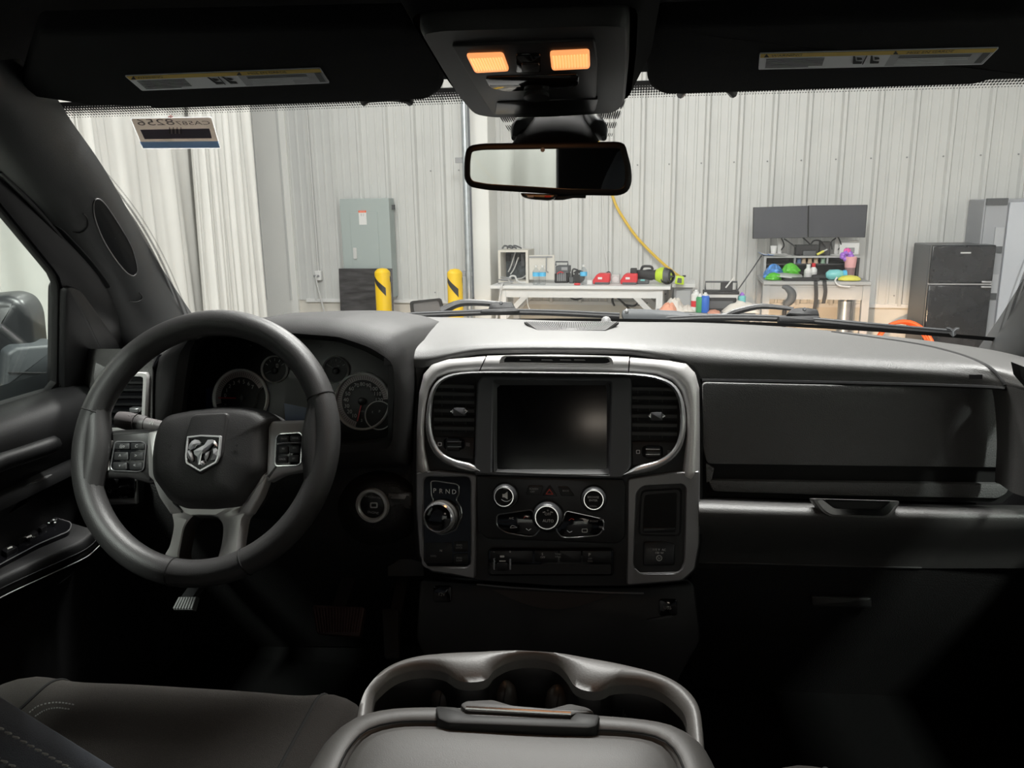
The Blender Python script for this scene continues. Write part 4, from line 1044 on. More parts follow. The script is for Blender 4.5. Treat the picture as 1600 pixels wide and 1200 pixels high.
# ---- A-pillar trims
PI_ = [P(30, 90, .83), P(86, 150, .895), P(112, 190, .94), P(168, 272, 1.06), P(236, 392, 1.27), P(296, 484, 1.44), P(335, 540, 1.53)]
PO_ = [PX(-150, 105, -.63), PX(-75, 190, -.65), PX(-10, 262, -.68), PX(50, 338, -.735), PX(108, 415, -.775), PX(152, 474, -.785), PX(190, 540, -.79)]
def pillar(name, f, label):
    n = 34; I = catmull(PI_, n); O = catmull(PO_, n); rows = []
    for i in range(n):
        a, b = I[i], O[i]; row = []
        bul = V((.030, -.045, -.012))*(1 if i < 22 else 1)
        for j in range(13):
            t_ = j/12; row.append(f(a.lerp(b, t_)+bul*math.sin(math.pi*t_)**.75))
        rows.append(row)
    t = root(name, f(V((-.76, 1.45, 1.2))), label, 'pillar trim', kind='structure')
    MB().loft(rows).build('cover', pillm, t, smooth=70)
    return t, I, O, bul
tr, I_, O_, bul = pillar('trim_2', lambda p: p, 'dark left windshield pillar cover with built-in grab handle')
pillar('trim_3', lambda p: V((-p.x, p.y, p.z)), 'dark right windshield pillar cover at the edge of the frame')
# the grab handle: rimmed openings, inner shade painted as dark patches on the pillar
ptree = tree_of([c for c in tr.children if c.name.startswith('cover')][0])
def on_pillar(px, py, lift=.0): return hit(ptree, px, py, lift)
op1 = [(149, 312), (158, 313), (172, 330), (196, 368), (207, 390), (213, 412), (214, 424), (208, 431), (196, 424), (178, 402), (160, 372), (148, 340), (146, 322)]
op2 = [(84, 355), (95, 357), (118, 380), (145, 410), (168, 440), (172, 448), (165, 450), (150, 441), (128, 420), (105, 390)]
holeshade = mat('opening_shade', (.006, .007, .009), .55, spec=.15)
for op in (op1, op2):
    q2 = [(v.x, v.y) for v in catmull([V((x, y, 0)) for x, y in op], 48, True)]
    cx, cy = sum(x for x, y in q2)/48, sum(y for x, y in q2)/48
    mb = MB(); mb.loft([[on_pillar(cx+(x-cx)*k, cy+(y-cy)*k, .0012+.0006*(1-k)) for x, y in q2] for k in (1, .8, .6, .4, .2, .02)], cu=True)
    mb.build('opening_shade', holeshade, tr, smooth=80)
    MB().tube([on_pillar(x, y, .0012) for x, y in q2], .0011, 6, closed=True).build('chrome_rim' if op is op1 else 'opening_rim', dimsilv if op is op1 else pillm, tr)
for cx, cy, rx, ry, a0, a1 in ((122, 348, 16, 16, -60, 130), (210, 464, 12, 8, -50, 140)):
    MB().tube([on_pillar(x, y, .002) for x, y in circ(cx, cy, rx, 18, ry, a0, a1)], .0008, 5).build('seam', plasd, tr)
MB().tube(catmull([on_pillar(x, y, .003) for x, y in ((0, 268), (40, 308), (80, 352), (120, 402), (160, 455))], 24), .003, 6).build('seam', plasd, tr)
# ---- outside mirror of the driver door
t = root('door_mirror', PX(80, 600, -.92), 'black outside mirror seen through the driver door window', 'mirror')
mb = MB(); MPY = PX(40, 540, -1.06).y
prof2 = rpoly([(-70, 470), (10, 462), (34, 470), (47, 492), (54, 560), (30, 600), (-70, 620)], 18)
mpl = Plane((-1.06, MPY, 1.4), V((.45, -.9, 0)))
mb.prism(mpl.pts(prof2), mpl.n, .12, .02); mb.build('shell', mat('mirror_shell', (.018, .019, .021), .35), t, smooth=60)
mpl2 = Plane((-1.0, MPY, 1.4), V((.75, -.66, 0)))
MB().prism(mpl2.pts(rpoly([(10, 552), (22, 543), (92, 537), (96, 612), (6, 606)], 5)), mpl2.n, .10, .008).build('arm', mat('mirror_arm', (.045, .05, .055), .45), t, smooth=60)
MB().tube(mpl2.pts([(12, 582), (74, 583), (80, 556), (92, 551)], .002), .0015, 5).build('seam', blk, t)
# ---- truck body outside: bonnet, roof skin, bed side hidden below the sills
bn = MB(); rows = []
for j in range(10):
    v = j/9; y = lerp(1.74, 2.95, v)
    rows.append([V((x, y-.22*(x/.9)**2*(1-v)-.12*(x/.9)**2*v, 1.09-.10*v*v-.05*(x/.9)**2+.02*math.exp(-((abs(x)-.35)/.15)**2))) for x in [lerp(-.92, .92, i/20) for i in range(21)]])
bn.loft(rows); bn.loft([rows[-1], [p+V((0, .02, -.7)) for p in rows[-1]]])
for i in (0, -1): bn.loft([[r_[i] for r_ in rows], [r_[i]+V((0, 0, -.7)) for r_ in rows]])
o = bn.build('bonnet', paintm, smooth=60); tag(o, 'dark truck bonnet below the windshield, hidden by the dashboard', 'bonnet')
mb = MB(); rows = []
for j in range(6):
    v = j/5; rows.append([ws_pt(lerp(-1, 1, i/24), 0)+V((0, .02+.16*v, -.034-.02*v-.03*v*v)) for i in range(25)])
o = mb.loft(rows).build('cowl_panel', mat('cowl_plastic', (.015, .015, .016), .6)); tag(o, 'black plastic cowl at the base of the windshield', 'cowl')
o.modifiers.new('s', 'SOLIDIFY').thickness = .01
# ================================================================ dashboard
dash = root('dashboard', V((0, 1.4, .78)), 'black grained dashboard spanning the cab under the windshield', 'dashboard')
COLS = [600, 660, 750, 870, 990, 1090, 1200, 1320, 1440, 1540, 1600, 1660]
RA = [(494, 1.60), (495, 1.62), (497, 1.65), (501, 1.66), (503, 1.66), (504, 1.65), (509, 1.60), (519, 1.54), (531, 1.46), (545, 1.36), (558, 1.25), (572, 1.15)]
RB = [(525, 1.25), (538, 1.24), (532, 1.24), (530, 1.24), (531, 1.245), (535, 1.25), (541, 1.245), (549, 1.235), (556, 1.213), (568, 1.165), (584, 1.105), (600, 1.05)]
RB2 = [(545, 1.20), (556, 1.195), (543, 1.20), (541, 1.20), (544, 1.20), (555, 1.202), (562, 1.195), (569, 1.189), (576, 1.172), (586, 1.145), (602, 1.09), (618, 1.04)]
RC = [(570, 1.19), (574, 1.19), (556, 1.198), (554, 1.198), (557, 1.198), (591, 1.193), (594, 1.187), (597, 1.182), (600, 1.166), (604, 1.141), (614, 1.09), (632, 1.04)]
def row(rw, n=90): return catmull([P(x, y, Y) for x, (y, Y) in zip(COLS, rw)], n)
a, b, b2, c = row(RA), row(RB), row(RB2), row(RC)
rows = []
ctrl = [a, [p.lerp(q, .5)+V((0, 0, .006)) for p, q in zip(a, b)], b, b2, c]
for i in range(25): rows.append([])
for j in range(90):
    pr = catmull([r_[j] for r_ in ctrl], 25)
    for i in range(25): rows[i].append(pr[i])
rows.insert(0, [p+V((0, .05, -.03)) for p in a]); rows.append([p+V((0, .06, -.004)) for p in c])
MB().loft(rows).build('upper_pad', dashm, dash, smooth=60)
# left wing of the top, mostly behind the wheel
lc = [(150, 566, 1.13), (180, 558, 1.14), (210, 552, 1.15), (245, 547, 1.16), (275, 545, 1.17)]
ra = catmull([P(x, y-14, 1.34) for i, (x, y, Y) in enumerate(lc)], 30); rb = catmull([P(*q) for q in lc], 30)
MB().loft([[p+V((0, .1, -.01)) for p in ra], ra, [p.lerp(q, .6)+V((0, 0, .004)) for p, q in zip(ra, rb)], rb, [p+V((0, -.01, -.02)) for p in rb], [p+V((0, -.01, -.06)) for p in rb]]).build('upper_pad', dashm, dash, smooth=60)
# seam of the right-hand insert
padtree = tree_of([c for c in dash.children if c.name == 'upper_pad'][0])
def on_pad(px, py): return hit(padtree, px, py, .001)
MB().tube(catmull([on_pad(x, y) for x, y in ((1300, 519), (1360, 527), (1440, 539), (1500, 554), (1543, 572), (1564, 592), (1570, 602))], 40), .0022, 6).build('pad_seam', plasd, dash)
MB().tube(catmull([P(x, y, Y-.002) for x, y, Y in ((1097, 594.5, 1.19), (1200, 596, 1.185), (1320, 598.5, 1.18), (1440, 601.5, 1.164), (1540, 605, 1.14), (1572, 607, 1.12))], 40), .003, 6).build('pad_seam', plasd, dash)
# airbag mark
q = [on_pad(1513, 586), on_pad(1534, 586), on_pad(1534, 593), on_pad(1513, 593)]
MB().add([p+V((0, -.002, .001)) for p in q], [(0, 1, 2, 3)]).build('airbag_mark', plasg, dash)
# defroster grille on the top
gz = on_pad(890, 511); gp = Plane(gz+V((0, 0, .002)), V((0, -.06, 1)), up=(0, 1, 0))
MB().prism(gp.pts([(819, 503), (967, 503), (948, 519), (838, 518)]), gp.n, .004).build('defroster_frame', mat('gap_black', (.006,)*3, .8), dash)
mb = MB()
for i in range(46):
    u = i/45; x0, x1 = lerp(823, 963, u), lerp(841, 945, u)
    mb.bar(gp(x0, 503.8, .003), gp(x1, 517.5, .003), .0016, .004)
tag(mb.build('defroster_slats', mat('grille_grey', (.07, .068, .066), .5), dash), kind='stuff')
# sensor dome
sp = on_pad(947, 505)
MB().lathe(sp, (0, 0, 1), [(.016, -.002), (.016, .002), (.010, .004), (.009, .009), (.005, .013), (0, .014)], 20).build('light_sensor', mat('sensor_grey', (.22, .22, .22), .3), dash)
# ---- right-hand face: glove box
GPL = Plane(P(1300, 600, 1.174), V((-.01, -1, .06)))
gd = [(1098, 598), (1320, 600.5), (1569, 607), (1576, 640), (1580, 705), (1577, 762), (1560, 778), (1330, 774), (1112, 768), (1101, 752), (1097, 700)]
t = root('glove_box', GPL(1335, 690), 'closed black glove box door with a long groove, right of the centre stack', 'glove box')
MB().prism(GPL.pts([(1092, 600), (1572, 609), (1584, 640), (1588, 705), (1584, 770), (1566, 786), (1092, 776)], -.012), GPL.n, .05).build('surround', mat('gap_black', (.006, .006, .006), .8), t)
doorm = mat('glove_grain', (.17, .17, .17), .50, bump=.5, bscale=650, bump2='leather')
MB().prism(GPL.pts(rpoly([(1098, 598), (1569, 607), (1576, 640), (1579, 731), (1105, 725), (1098, 700)], 7)), GPL.n, .02, .002).build('upper_panel', doorm, t)
MB().prism(GPL.pts(rpoly([(1106, 751), (1577, 757), (1575, 770), (1560, 779), (1330, 775), (1114, 768)], 6), -.001), GPL.n, .02, .002).build('lower_panel', doorm, t)
MB().prism(GPL.pts([(1103, 723), (1579, 729), (1577, 760), (1104, 754)], -.014), GPL.n, .006).build('groove_floor', plasd, t)
MB().prism(GPL.pts([(1103, 724), (1116, 732), (1112, 750), (1104, 754)], -.001), GPL.n, .02).build('groove_end', doorm, t)
MB().prism(GPL.pts([(1568, 734), (1580, 729), (1579, 760), (1563, 752)], -.001), GPL.n, .02).build('groove_end', doorm, t)
# ---- lower right body: ledge and knee panel, lofted rows down
LC = [1092, 1200, 1330, 1450, 1560, 1660]
LR = [([776, 780, 784, 788, 789, 790], 1.19), ([779, 783, 787, 790, 792, 794], 1.145), ([786, 790, 793, 795, 796, 798], 1.118), ([800, 803, 806, 808, 808, 808], 1.105), ([816, 819, 822, 824, 823, 822], 1.108), ([832, 835, 838, 840, 838, 836], 1.122), ([858, 861, 864, 865, 864, 862], 1.150), ([880, 882, 886, 888, 888, 888], 1.165)]
rows2 = [catmull([P(x, y, Y-.02*max(0, (i-3))/2) for i, (x, y) in enumerate(zip(LC, ys_))], 50) for ys_, Y in LR]
sm = [[] for _ in range(29)]
for j in range(50):
    for i, p in enumerate(catmull([r_[j] for r_ in rows2], 29)): sm[i].append(p)
MB().loft(sm).build('lower_ledge', dashm, dash, smooth=60)
low = [[P(x, y, Y) for x in (1080, 1200, 1330, 1450, 1560, 1680)] for y, Y in ((879, 1.175), (886, 1.168), (940, 1.19), (1000, 1.24), (1060, 1.30), (1130, 1.38))]
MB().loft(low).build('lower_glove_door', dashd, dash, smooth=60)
MB().tube([P(x, y, 1.164) for x, y in ((1104, 879), (1200, 881), (1330, 885), (1440, 887))], .0012, 5).build('lower_seam', mat('seam_grey', (.10, .10, .10), .5), dash)
lp = Plane(P(1316, 940, 1.185), V((0, -1, .3)))
MB().prism(lp.pts(rpoly([(1268, 931), (1362, 934), (1363, 950), (1270, 948)], 3), .008), lp.n, .012, .003).build('lower_latch', mat('latch_plastic', (.03, .03, .03), .5), dash)
MB().tube(lp.pts([(1284, 902), (1375, 905)], .003), .0012, 5).build('lower_seam', plasg, dash)
# handle pocket of the glove box
hp_ = Plane(P(1338, 795, 1.098), V((0, -1, .35)))
MB().ring(hp_.pts(rpoly([(1268, 779), (1408, 783), (1396, 803), (1386, 810), (1298, 808), (1284, 800)], 5), .0015), hp_.pts(rpoly([(1276, 781), (1402, 785), (1391, 801), (1383, 806), (1300, 804), (1289, 797)], 5), .0015), hp_.n, .02, 80, .001).build('handle_pocket_rim', dashm, t)
MB().prism(hp_.pts(rpoly([(1275, 780), (1402, 784), (1391, 802), (1383, 807), (1300, 805), (1288, 798)], 4), .0008), hp_.n, .004).build('handle_pocket', gloss, t)
MB().prism(hp_.pts(rpoly([(1286, 780), (1394, 783), (1376, 796), (1306, 795)], 4), .006), hp_.n, .012, .002).build('handle', plasd, t)
# right end cap band and side outlet edge
rb_ = [[P(x, y, Y) for x, y, Y in r_] for r_ in ([(1572, 603, 1.12), (1581, 640, 1.11), (1585, 705, 1.10), (1582, 770, 1.09)], [(1588, 606, 1.06), (1597, 645, 1.05), (1600, 705, 1.045), (1597, 775, 1.04)], [(1640, 625, 1.0), (1640, 655, 1.0), (1640, 715, 1.0), (1640, 780, 1.0)])]
rb2 = [catmull(r_, 20) for r_ in rb_]; MB().loft([[p+V((0, .05, 0)) for p in rb2[0]]]+rb2).build('end_cap', dashm, dash, smooth=60)
MB().prism([P(x, y, 1.03) for x, y in ((1592, 570), (1640, 590), (1640, 640), (1596, 590))], V((0, -1, 0)), .02).build('side_vent', plasg, dash)
# ---- left-hand face under the cluster: knee panel
kc = [60, 130, 220, 330, 450, 560, 640, 700]
kr = [(690, 1.20), (712, 1.185), (735, 1.172), (765, 1.165), (800, 1.165), (840, 1.175), (880, 1.20), (940, 1.26), (1010, 1.36)]
krow = [catmull([P(x, y, Y) for x in kc], 40) for y, Y in kr]
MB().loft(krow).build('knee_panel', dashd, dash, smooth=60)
MB().loft([[P(x, y, Y) for x, Y in ((606, 1.205), (624, 1.196), (642, 1.196), (662, 1.20))] for y in (572, 600, 640, 720, 800, 900)]).build('inner_face', dashm, dash, smooth=60)
# kick panels and lower sides of the cab
for sgn in (-1, 1):
    MB().add([V((sgn*.80, .95, .72)), V((sgn*.80, 1.80, .72)), V((sgn*.80, 1.80, 1.25)), V((sgn*.80, .95, 1.29)), V((sgn*.86, .95, .72)), V((sgn*.86, 1.80, .72)), V((sgn*.86, 1.80, 1.25)), V((sgn*.86, .95, 1.29))],
             [(0, 1, 2, 3), (7, 6, 5, 4), (0, 4, 5, 1), (2, 6, 7, 3)]).build('kick_panel', plasd, dash)
# steering column shroud and start button bulge
bl = Plane(P(590, 790, 1.135), V((-.10, -1, .12)))
ring_ = [circ(590, 790, r_, 40, ry_) for r_, ry_ in ((75, 62), (60, 50), (44, 40), (36, 35))]
MB().loft([bl.pts(ring_[0], -.05), bl.pts(ring_[1], -.02), bl.pts(ring_[2], -.004), bl.pts(ring_[3], 0)], cu=True, cap1=True).build('ignition_boss', dashd, dash, smooth=70)
MB().prism([P(x, y, 1.13) for x, y in rpoly([(600, 768), (640, 771), (645, 796), (608, 798)], 8)], V((-.1, -1, .3)), .05, .01).build('trim_flange', dashm, dash)
t = root('start_button', bl(583, 789, .002), 'round silver-ringed engine start button right of the steering wheel', 'button')
def dial(pl, cx, cy, rp, prof, m_, parent, name, seg=40):
    c0 = pl(cx, cy); k = (pl(cx+rp, cy)-c0).length
    return MB().lathe(c0, pl.n, [(r_*k, z) for r_, z in prof], seg, cap0=True, cap1=True).build(name, m_, parent, smooth=50)
dial(bl, 583, 789, 24.5, [(1.05, -.004), (1.05, .004), (1.0, .0075), (.86, .008), (.76, .005), (.74, .001)], satin, t, 'ring')
dial(bl, 583, 789, 24.5, [(.75, .0), (.75, .0045), (.70, .0055)], plasg, t, 'button_cap')
text('OFF ACC RUN START', bl, 583, 777, 2.8, dimw, t, .0062, ang=-.06, sx=.75)
text('ENGINE', bl, 583, 801, 3.6, dimw, t, .0062, ang=-.06)
MB().ring(bl.pts(rr(578, 785, 590, 794, 2), .006), bl.pts(rr(580, 787, 588, 792, 1), .006), bl.n, .0006, 24).build('symbol', dimw, t)
# ---- driver side air vent
vp = Plane(P(195, 625, 1.125), V((.12, -1, .10)))
t = root('air_vent', vp(195, 625), 'silver-framed air vent at the far left of the dashboard behind the wheel', 'air vent')
MB().loft([[vp(x, y, h) for x, h in ((120, -.06), (150, -.004), (200, 0), (238, 0), (246, -.03))] for y in (545, 580, 650, 700)]).build('housing', dashm, t, smooth=60)
MB().prism(vp.pts(rr(158, 588, 224, 668, 4), .0015), vp.n, .003).build('duct', gloss, t)
MB().ring(vp.pts(rpoly([(160, 582), (230, 582), (226, 675), (150, 675)], 5), .010), vp.pts(rpoly([(166, 589), (223, 589), (219, 669), (157, 669)], 4), .010), vp.n, .014, 60, .002).build('silver_frame', silver, t)
for i in range(7):
    y = 596+i*11.3
    MB().prism(vp.pts([(160, y), (223, y), (223, y+3.6), (160, y+3.6)], .006), vp.n+V((0, 0, .5)), .006).build('slat', plasg, t)
MB().box(vp(212, 640, .009), (.016, .012, .008)).build('slat_tab', chromed, t, bevel=.002)
vt = Plane(P(240, 562, 1.15), V((.15, -1, .8)))
MB().prism(vt.pts(rpoly([(222, 573), (234, 553), (254, 553), (240, 574)], 2), .004), vt.n, .01, .002).build('demist_outlet', gloss, t)
for x in (232, 240): MB().prism(vt.pts([(x-6, 573), (x+4, 554), (x+7, 554), (x-2, 573)], .006), vt.n, .004).build('demist_slat', plasd, t)
# ---- headlight switch panel low left of the column
hs = Plane(P(190, 770, 1.135), V((.1, -1, .12)))
t = root('headlight_switch', hs(190, 770), 'headlight switch panel with a silver bar below the left spoke of the wheel', 'switch')
MB().prism(hs.pts(rr(140, 742, 214, 794, 6), .004), hs.n, .03, .003).build('panel', plasd, t)
MB().prism(hs.pts(rr(150, 744, 211, 778, 4), .0055), hs.n, .003, .001).build('face', gloss, t)
MB().prism(hs.pts(rpoly([(140, 780), (209, 779), (212, 747), (214, 788), (140, 790)], 2), .007), hs.n, .006, .002).build('silver_bar', satin, t)
dial(hs, 180, 752, 11, [(1, 0), (1, .012), (.85, .016)], plasg, t, 'knob', 24)
MB().prism(hs.pts(rr(184, 764, 202, 771, 2), .0075), hs.n, .004, .001).build('dimmer_wheel', plasg, t)
text('Q', hs, 171, 767, 6, dimw, t, .0062); text('O-==', hs, 193, 777, 4, white, t, .0062)
# ---- multifunction stalk
sk = Plane(P(215, 660, 1.06), V((0, -1, .1)))
t = root('turn_signal_stalk', sk(250, 668), 'grey multifunction stalk left of the steering hub', 'stalk')
ax0, ax1 = sk(262, 668), sk(183, 655); d = (ax1-ax0)
MB().lathe(ax0, d, [(.008, 0), (.009, d.length*.15), (.010, d.length*.42)], 20).build('stem', mat('stalk_grey', (.13, .12, .12), .45), t)
MB().lathe(ax0, d, [(.0115, d.length*.42), (.0125, d.length*.5), (.0125, d.length*.60)], 20).build('collar', mat('stalk_grey2', (.10, .095, .095), .45), t)
MB().lathe(ax0, d, [(.0130, d.length*.62), (.0140, d.length*.8), (.0125, d.length*.97), (.006, d.length)], 20).build('grip', mat('stalk_grey3', (.12, .11, .11), .4), t)
text('~ OFF', sk, 208, 651, 4.5, white, t, .0145, ang=-.16, name='lettering'); text('W', sk, 236, 661, 6, white, t, .012, ang=-.16)

# ================================================================ instrument cluster
t = root('instrument_cluster', P(450, 690, 1.2), 'hooded instrument cluster with two large silver-ringed gauges behind the wheel', 'instrument cluster')
outc = [(234, 740), (234, 640), (237, 590), (246, 560), (268, 541), (300, 528), (350, 508), (405, 497), (470, 496), (525, 498), (580, 508), (618, 522), (636, 545), (641, 600), (641, 680), (640, 730), (560, 732), (440, 732), (320, 735)]
inc = [(285, 690), (284, 640), (290, 590), (297, 548), (308, 527), (345, 521), (385, 519), (450, 521), (533, 528), (575, 543), (608, 561), (616, 572), (617, 620), (613, 680), (607, 690), (540, 697), (400, 700)]
N = 120
o0 = resample([P(x, y, 1.155) for x, y in outc], N)
i0 = align(o0, resample([P(x, y, 1.130) for x, y in inc], N))
cpl = Plane(P(450, 610, 1.27), V((0, -1, .22)))
deep = align(o0, resample([cpl(x, y) for x, y in [(x+(8 if x < 400 else -4), y+(6 if y < 600 else -6)) for x, y in inc]], N))
hoodm = mat('hood_vinyl', (.028, .027, .027), .55, bump=.15, bscale=850, spec=.35, bump2='leather')
def back(p):
    """the hood runs back over the dash at the top and tucks in below"""
    f_ = max(0, min(1, (p.z-1.30)/.08)); return p+V((0, .06+.30*f_, -.004-.03*f_))
mbk = [back(p) for p in o0]
out1 = [p.lerp(q, .45)+V((0, -.020, 0)) for p, q in zip(o0, i0)]
out2 = [p.lerp(q, .85)+V((0, -.016, 0)) for p, q in zip(o0, i0)]
MB().loft([mbk, [p.lerp(q, .35)+V((0, 0, .004)) for p, q in zip(o0, mbk)], o0, out1, out2, i0], cu=True).build('hood', hoodm, t, smooth=60)
MB().loft([i0, [p.lerp(q, .1)+V((0, .004, 0)) for p, q in zip(i0, deep)], deep], cu=True).build('tunnel', plasd, t, smooth=60)
MB().prism(inset(deep, cpl.n, -.01), cpl.n, .006).build('face', mat('cluster_face', (.008, .008, .010), .3), t)
ringm = mat('gauge_chrome', (.95, .94, .93), .3, .0)
def gauge(cx, cy, rp, big, name):
    gp_ = t
    g_ = dial(cpl, cx, cy, rp, [(.97, .0), (.97, .001)], mat('gauge_face', (.010, .010, .011), .5), t, name)
    c0 = cpl(cx, cy); k = (cpl(cx+rp, cy)-c0).length
    MB().lathe(c0, cpl.n, [(1.03*k, 0), (1.03*k, .006), (.99*k, .008), (.95*k, .006), (.945*k, .001)], 48, cap0=False, cap1=False).build('gauge_ring', ringm, g_)
    return g_, c0, k
def arcband(c0, r0, r1, a0, a1, m_, parent, name, h):
    n = 40; u, v = cpl.u, cpl.v
    A = [c0+cpl.n*h+(u*math.cos(R(lerp(a0, a1, i/n)))+v*math.sin(R(lerp(a0, a1, i/n))))*r0 for i in range(n+1)]
    B = [c0+cpl.n*h+(u*math.cos(R(lerp(a0, a1, i/n)))+v*math.sin(R(lerp(a0, a1, i/n))))*r1 for i in range(n+1)]
    return MB().loft([A, B]).build(name, m_, parent)
def polar(c0, r_, a, h): return c0+cpl.n*h+(cpl.u*math.cos(R(a))+cpl.v*math.sin(R(a)))*r_
bandm = mat('gauge_band', (.55, .50, .50), .4)
needle = mat('needle_red', (.75, .06, .07), .4)
def numerals(g_, c0, k, vals, a0, a1, hh, rr_):
    for i, s in enumerate(vals):
        a = lerp(a0, a1, i/(len(vals)-1)); text3(s, polar(c0, k*rr_, a, .0022), hh, cpl.u, cpl.v, white, g_, 'numeral')
def ticks(g_, c0, k, a0, a1, n, r0, r1, m_):
    mb = MB()
    for i in range(n+1):
        a = lerp(a0, a1, i/n); mb.bar(polar(c0, k*r0, a, .0024), polar(c0, k*r1, a, .0024), .0007, .0004, cpl.n)
    tag(mb.build('tick_marks', m_, g_), kind='stuff')
# tachometer
g_, c0, k = gauge(377, 622, 42.5, True, 'tachometer')
arcband(c0, k*.94, k*.74, 195, 28, bandm, g_, 'scale_band', .0016); ticks(g_, c0, k, 195, 40, 32, .76, .90, plasd)
numerals(g_, c0, k, list('01234567'), 172, 42, .0068, .58)
MB().bar(polar(c0, k*.15, 180, .005), polar(c0, k*.80, 180, .005), .002, .001, cpl.n).build('needle', needle, g_)
dial(cpl, 377, 622, 42.5, [(.14, 0), (.14, .006), (.10, .007)], plasg, g_, 'needle_hub', 20)
MB().tube([polar(c0, k*.95, 28, .004), polar(c0, k*.62, 15, .004), polar(c0, k*.62, 0, .004), polar(c0, k*.62, -20, .004), polar(c0, k*.62, -45, .004)], .0012, 6).build('chrome_notch', chrome, g_)
c1 = cpl(346, 648, .002)
MB().tube([c1+(cpl.u*math.cos(R(a))+cpl.v*math.sin(R(a)))*.016 for a in range(0, 200, 10)], .0009, 6).build('sub_gauge_rim', chromed, g_)
text('H', cpl, 352, 632, 3, white, g_, .003, name='numeral')
# speedometer
g_, c0, k = gauge(567, 627, 43, True, 'speedometer')
arcband(c0, k*.94, k*.76, 255, 5, bandm, g_, 'scale_band', .0016); ticks(g_, c0, k, 255, 5, 48, .78, .91, plasd)
numerals(g_, c0, k, ['10', '20', '30', '40', '50', '60', '70', '80', '90', '100', '110', '120'], 240, 5, .0068, .60)
MB().bar(polar(c0, k*.15, 257, .005), polar(c0, k*.72, 257, .005), .002, .001, cpl.n).build('needle', needle, g_)
dial(cpl, 567, 627, 43, [(.14, 0), (.14, .006), (.10, .007)], plasg, g_, 'needle_hub', 20)
MB().lathe(c0, cpl.n, [(k*.48, .0012), (k*.48, .0016)], 40).build('inner_disc', mat('gauge_inner', (.018, .018, .02), .4), g_)
text('2', cpl, 565, 657, 4, white, g_, .003, name='numeral'); text('MPH', cpl, 566, 643, 2.5, dimw, g_, .003)
g2 = dial(cpl, 592, 649, 21.5, [(1, .002), (1, .003)], mat('gauge_face2', (.012, .012, .013), .5), t, 'fuel_gauge')
MB().tube([cpl(592, 649, .004)+(cpl.u*math.cos(R(a))+cpl.v*math.sin(R(a)))*((cpl(613.5, 649)-cpl(592, 649)).length) for a in range(0, 360, 10)], .0011, 6, closed=True).build('gauge_ring', ringm, g2)
text('F', cpl, 604, 648, 4, white, g2, .0045, name='numeral'); text('E', cpl, 582, 644, 3, white, g2, .0045, name='numeral'); text('P', cpl, 593, 643, 4, white, g2, .0045, name='symbol')
# small gauges
for cx, cy, a0, syms in ((430, 577, 205, ('[]', 'L H')), (525.5, 577.5, 150, ('~', 'L H'))):
    g_, c0, k = gauge(cx, cy, 20, False, 'small_gauge')
    ticks(g_, c0, k, 150, 30, 4, .62, .82, white)
    MB().bar(polar(c0, k*.1, a0, .004), polar(c0, k*.75, a0, .004), .0016, .001, cpl.n).build('needle', mat('needle_dark', (.15, .15, .15), .4), g_)
    text(syms[0], cpl, cx+3, cy-6, 4.5, white, g_, .003, name='symbol'); dial(cpl, cx, cy+2, 5, [(1, .001), (1, .005), (.8, .006)], plasg, g_, 'needle_hub', 16)
MB().prism(cpl.pts([(448, 590), (500, 590), (505, 668), (440, 668)], .001), cpl.n, .002).build('driver_display', mat('lcd', (.010, .011, .012), .4), t)
MB().prism(cpl.pts([(444, 630), (502, 642), (502, 668), (446, 664)], .0014), cpl.n, .0006).build('display_page', mat('lcd_blue', (.04, .07, .16), .3), t)
MB().prism(cpl.pts([(322, 606), (420, 606), (420, 660), (322, 660)], .0003), cpl.n, .0003).build('side_display', mat('lcd_blue2', (.03, .05, .13), .3), t)
for x, y in ((352, 536), (392, 540), (500, 541), (521, 537)):
    MB().lathe(cpl(x, y, .002), cpl.n, [(.0018, 0), (.001, .001)], 8).build('telltale', mat('telltale', (.10, .10, .10), .3), t)
# ================================================================ centre stack
st = P(870, 565, 1.185); sb = P(870, 905, 1.095)
SN = V((0, -(st.z-sb.z), (st.y-sb.y))).normalized()
SP = Plane(st, SN)
t = root('center_stack', SP(870, 915), 'silver-edged centre stack with touch screen, vents, climate and gear controls', 'centre stack')
outer_ = [(649, 745), (651, 660), (655, 612), (662, 584), (675, 569), (700, 561), (760, 556), (870, 553.5), (985, 557), (1045, 563), (1073, 568), (1087, 583), (1093, 605), (1094, 700), (1093, 850), (1086, 890), (1066, 908), (980, 915), (870, 915), (760, 907), (672, 893), (655, 870), (650, 800)]
MB().prism(SP.pts(rpoly(outer_, 8), -.006), SN, .07).build('body', plasd, t)
MB().ring(SP.pts([(x+(x-870)*.018, y-(3 if y < 600 else 0)) for x, y in rpoly(outer_, 8)], -.010), SP.pts(rpoly(outer_, 8), -.010), SN, .02, 90).build('shadow_gap', mat('gap_black', (.006,)*3, .8), t)
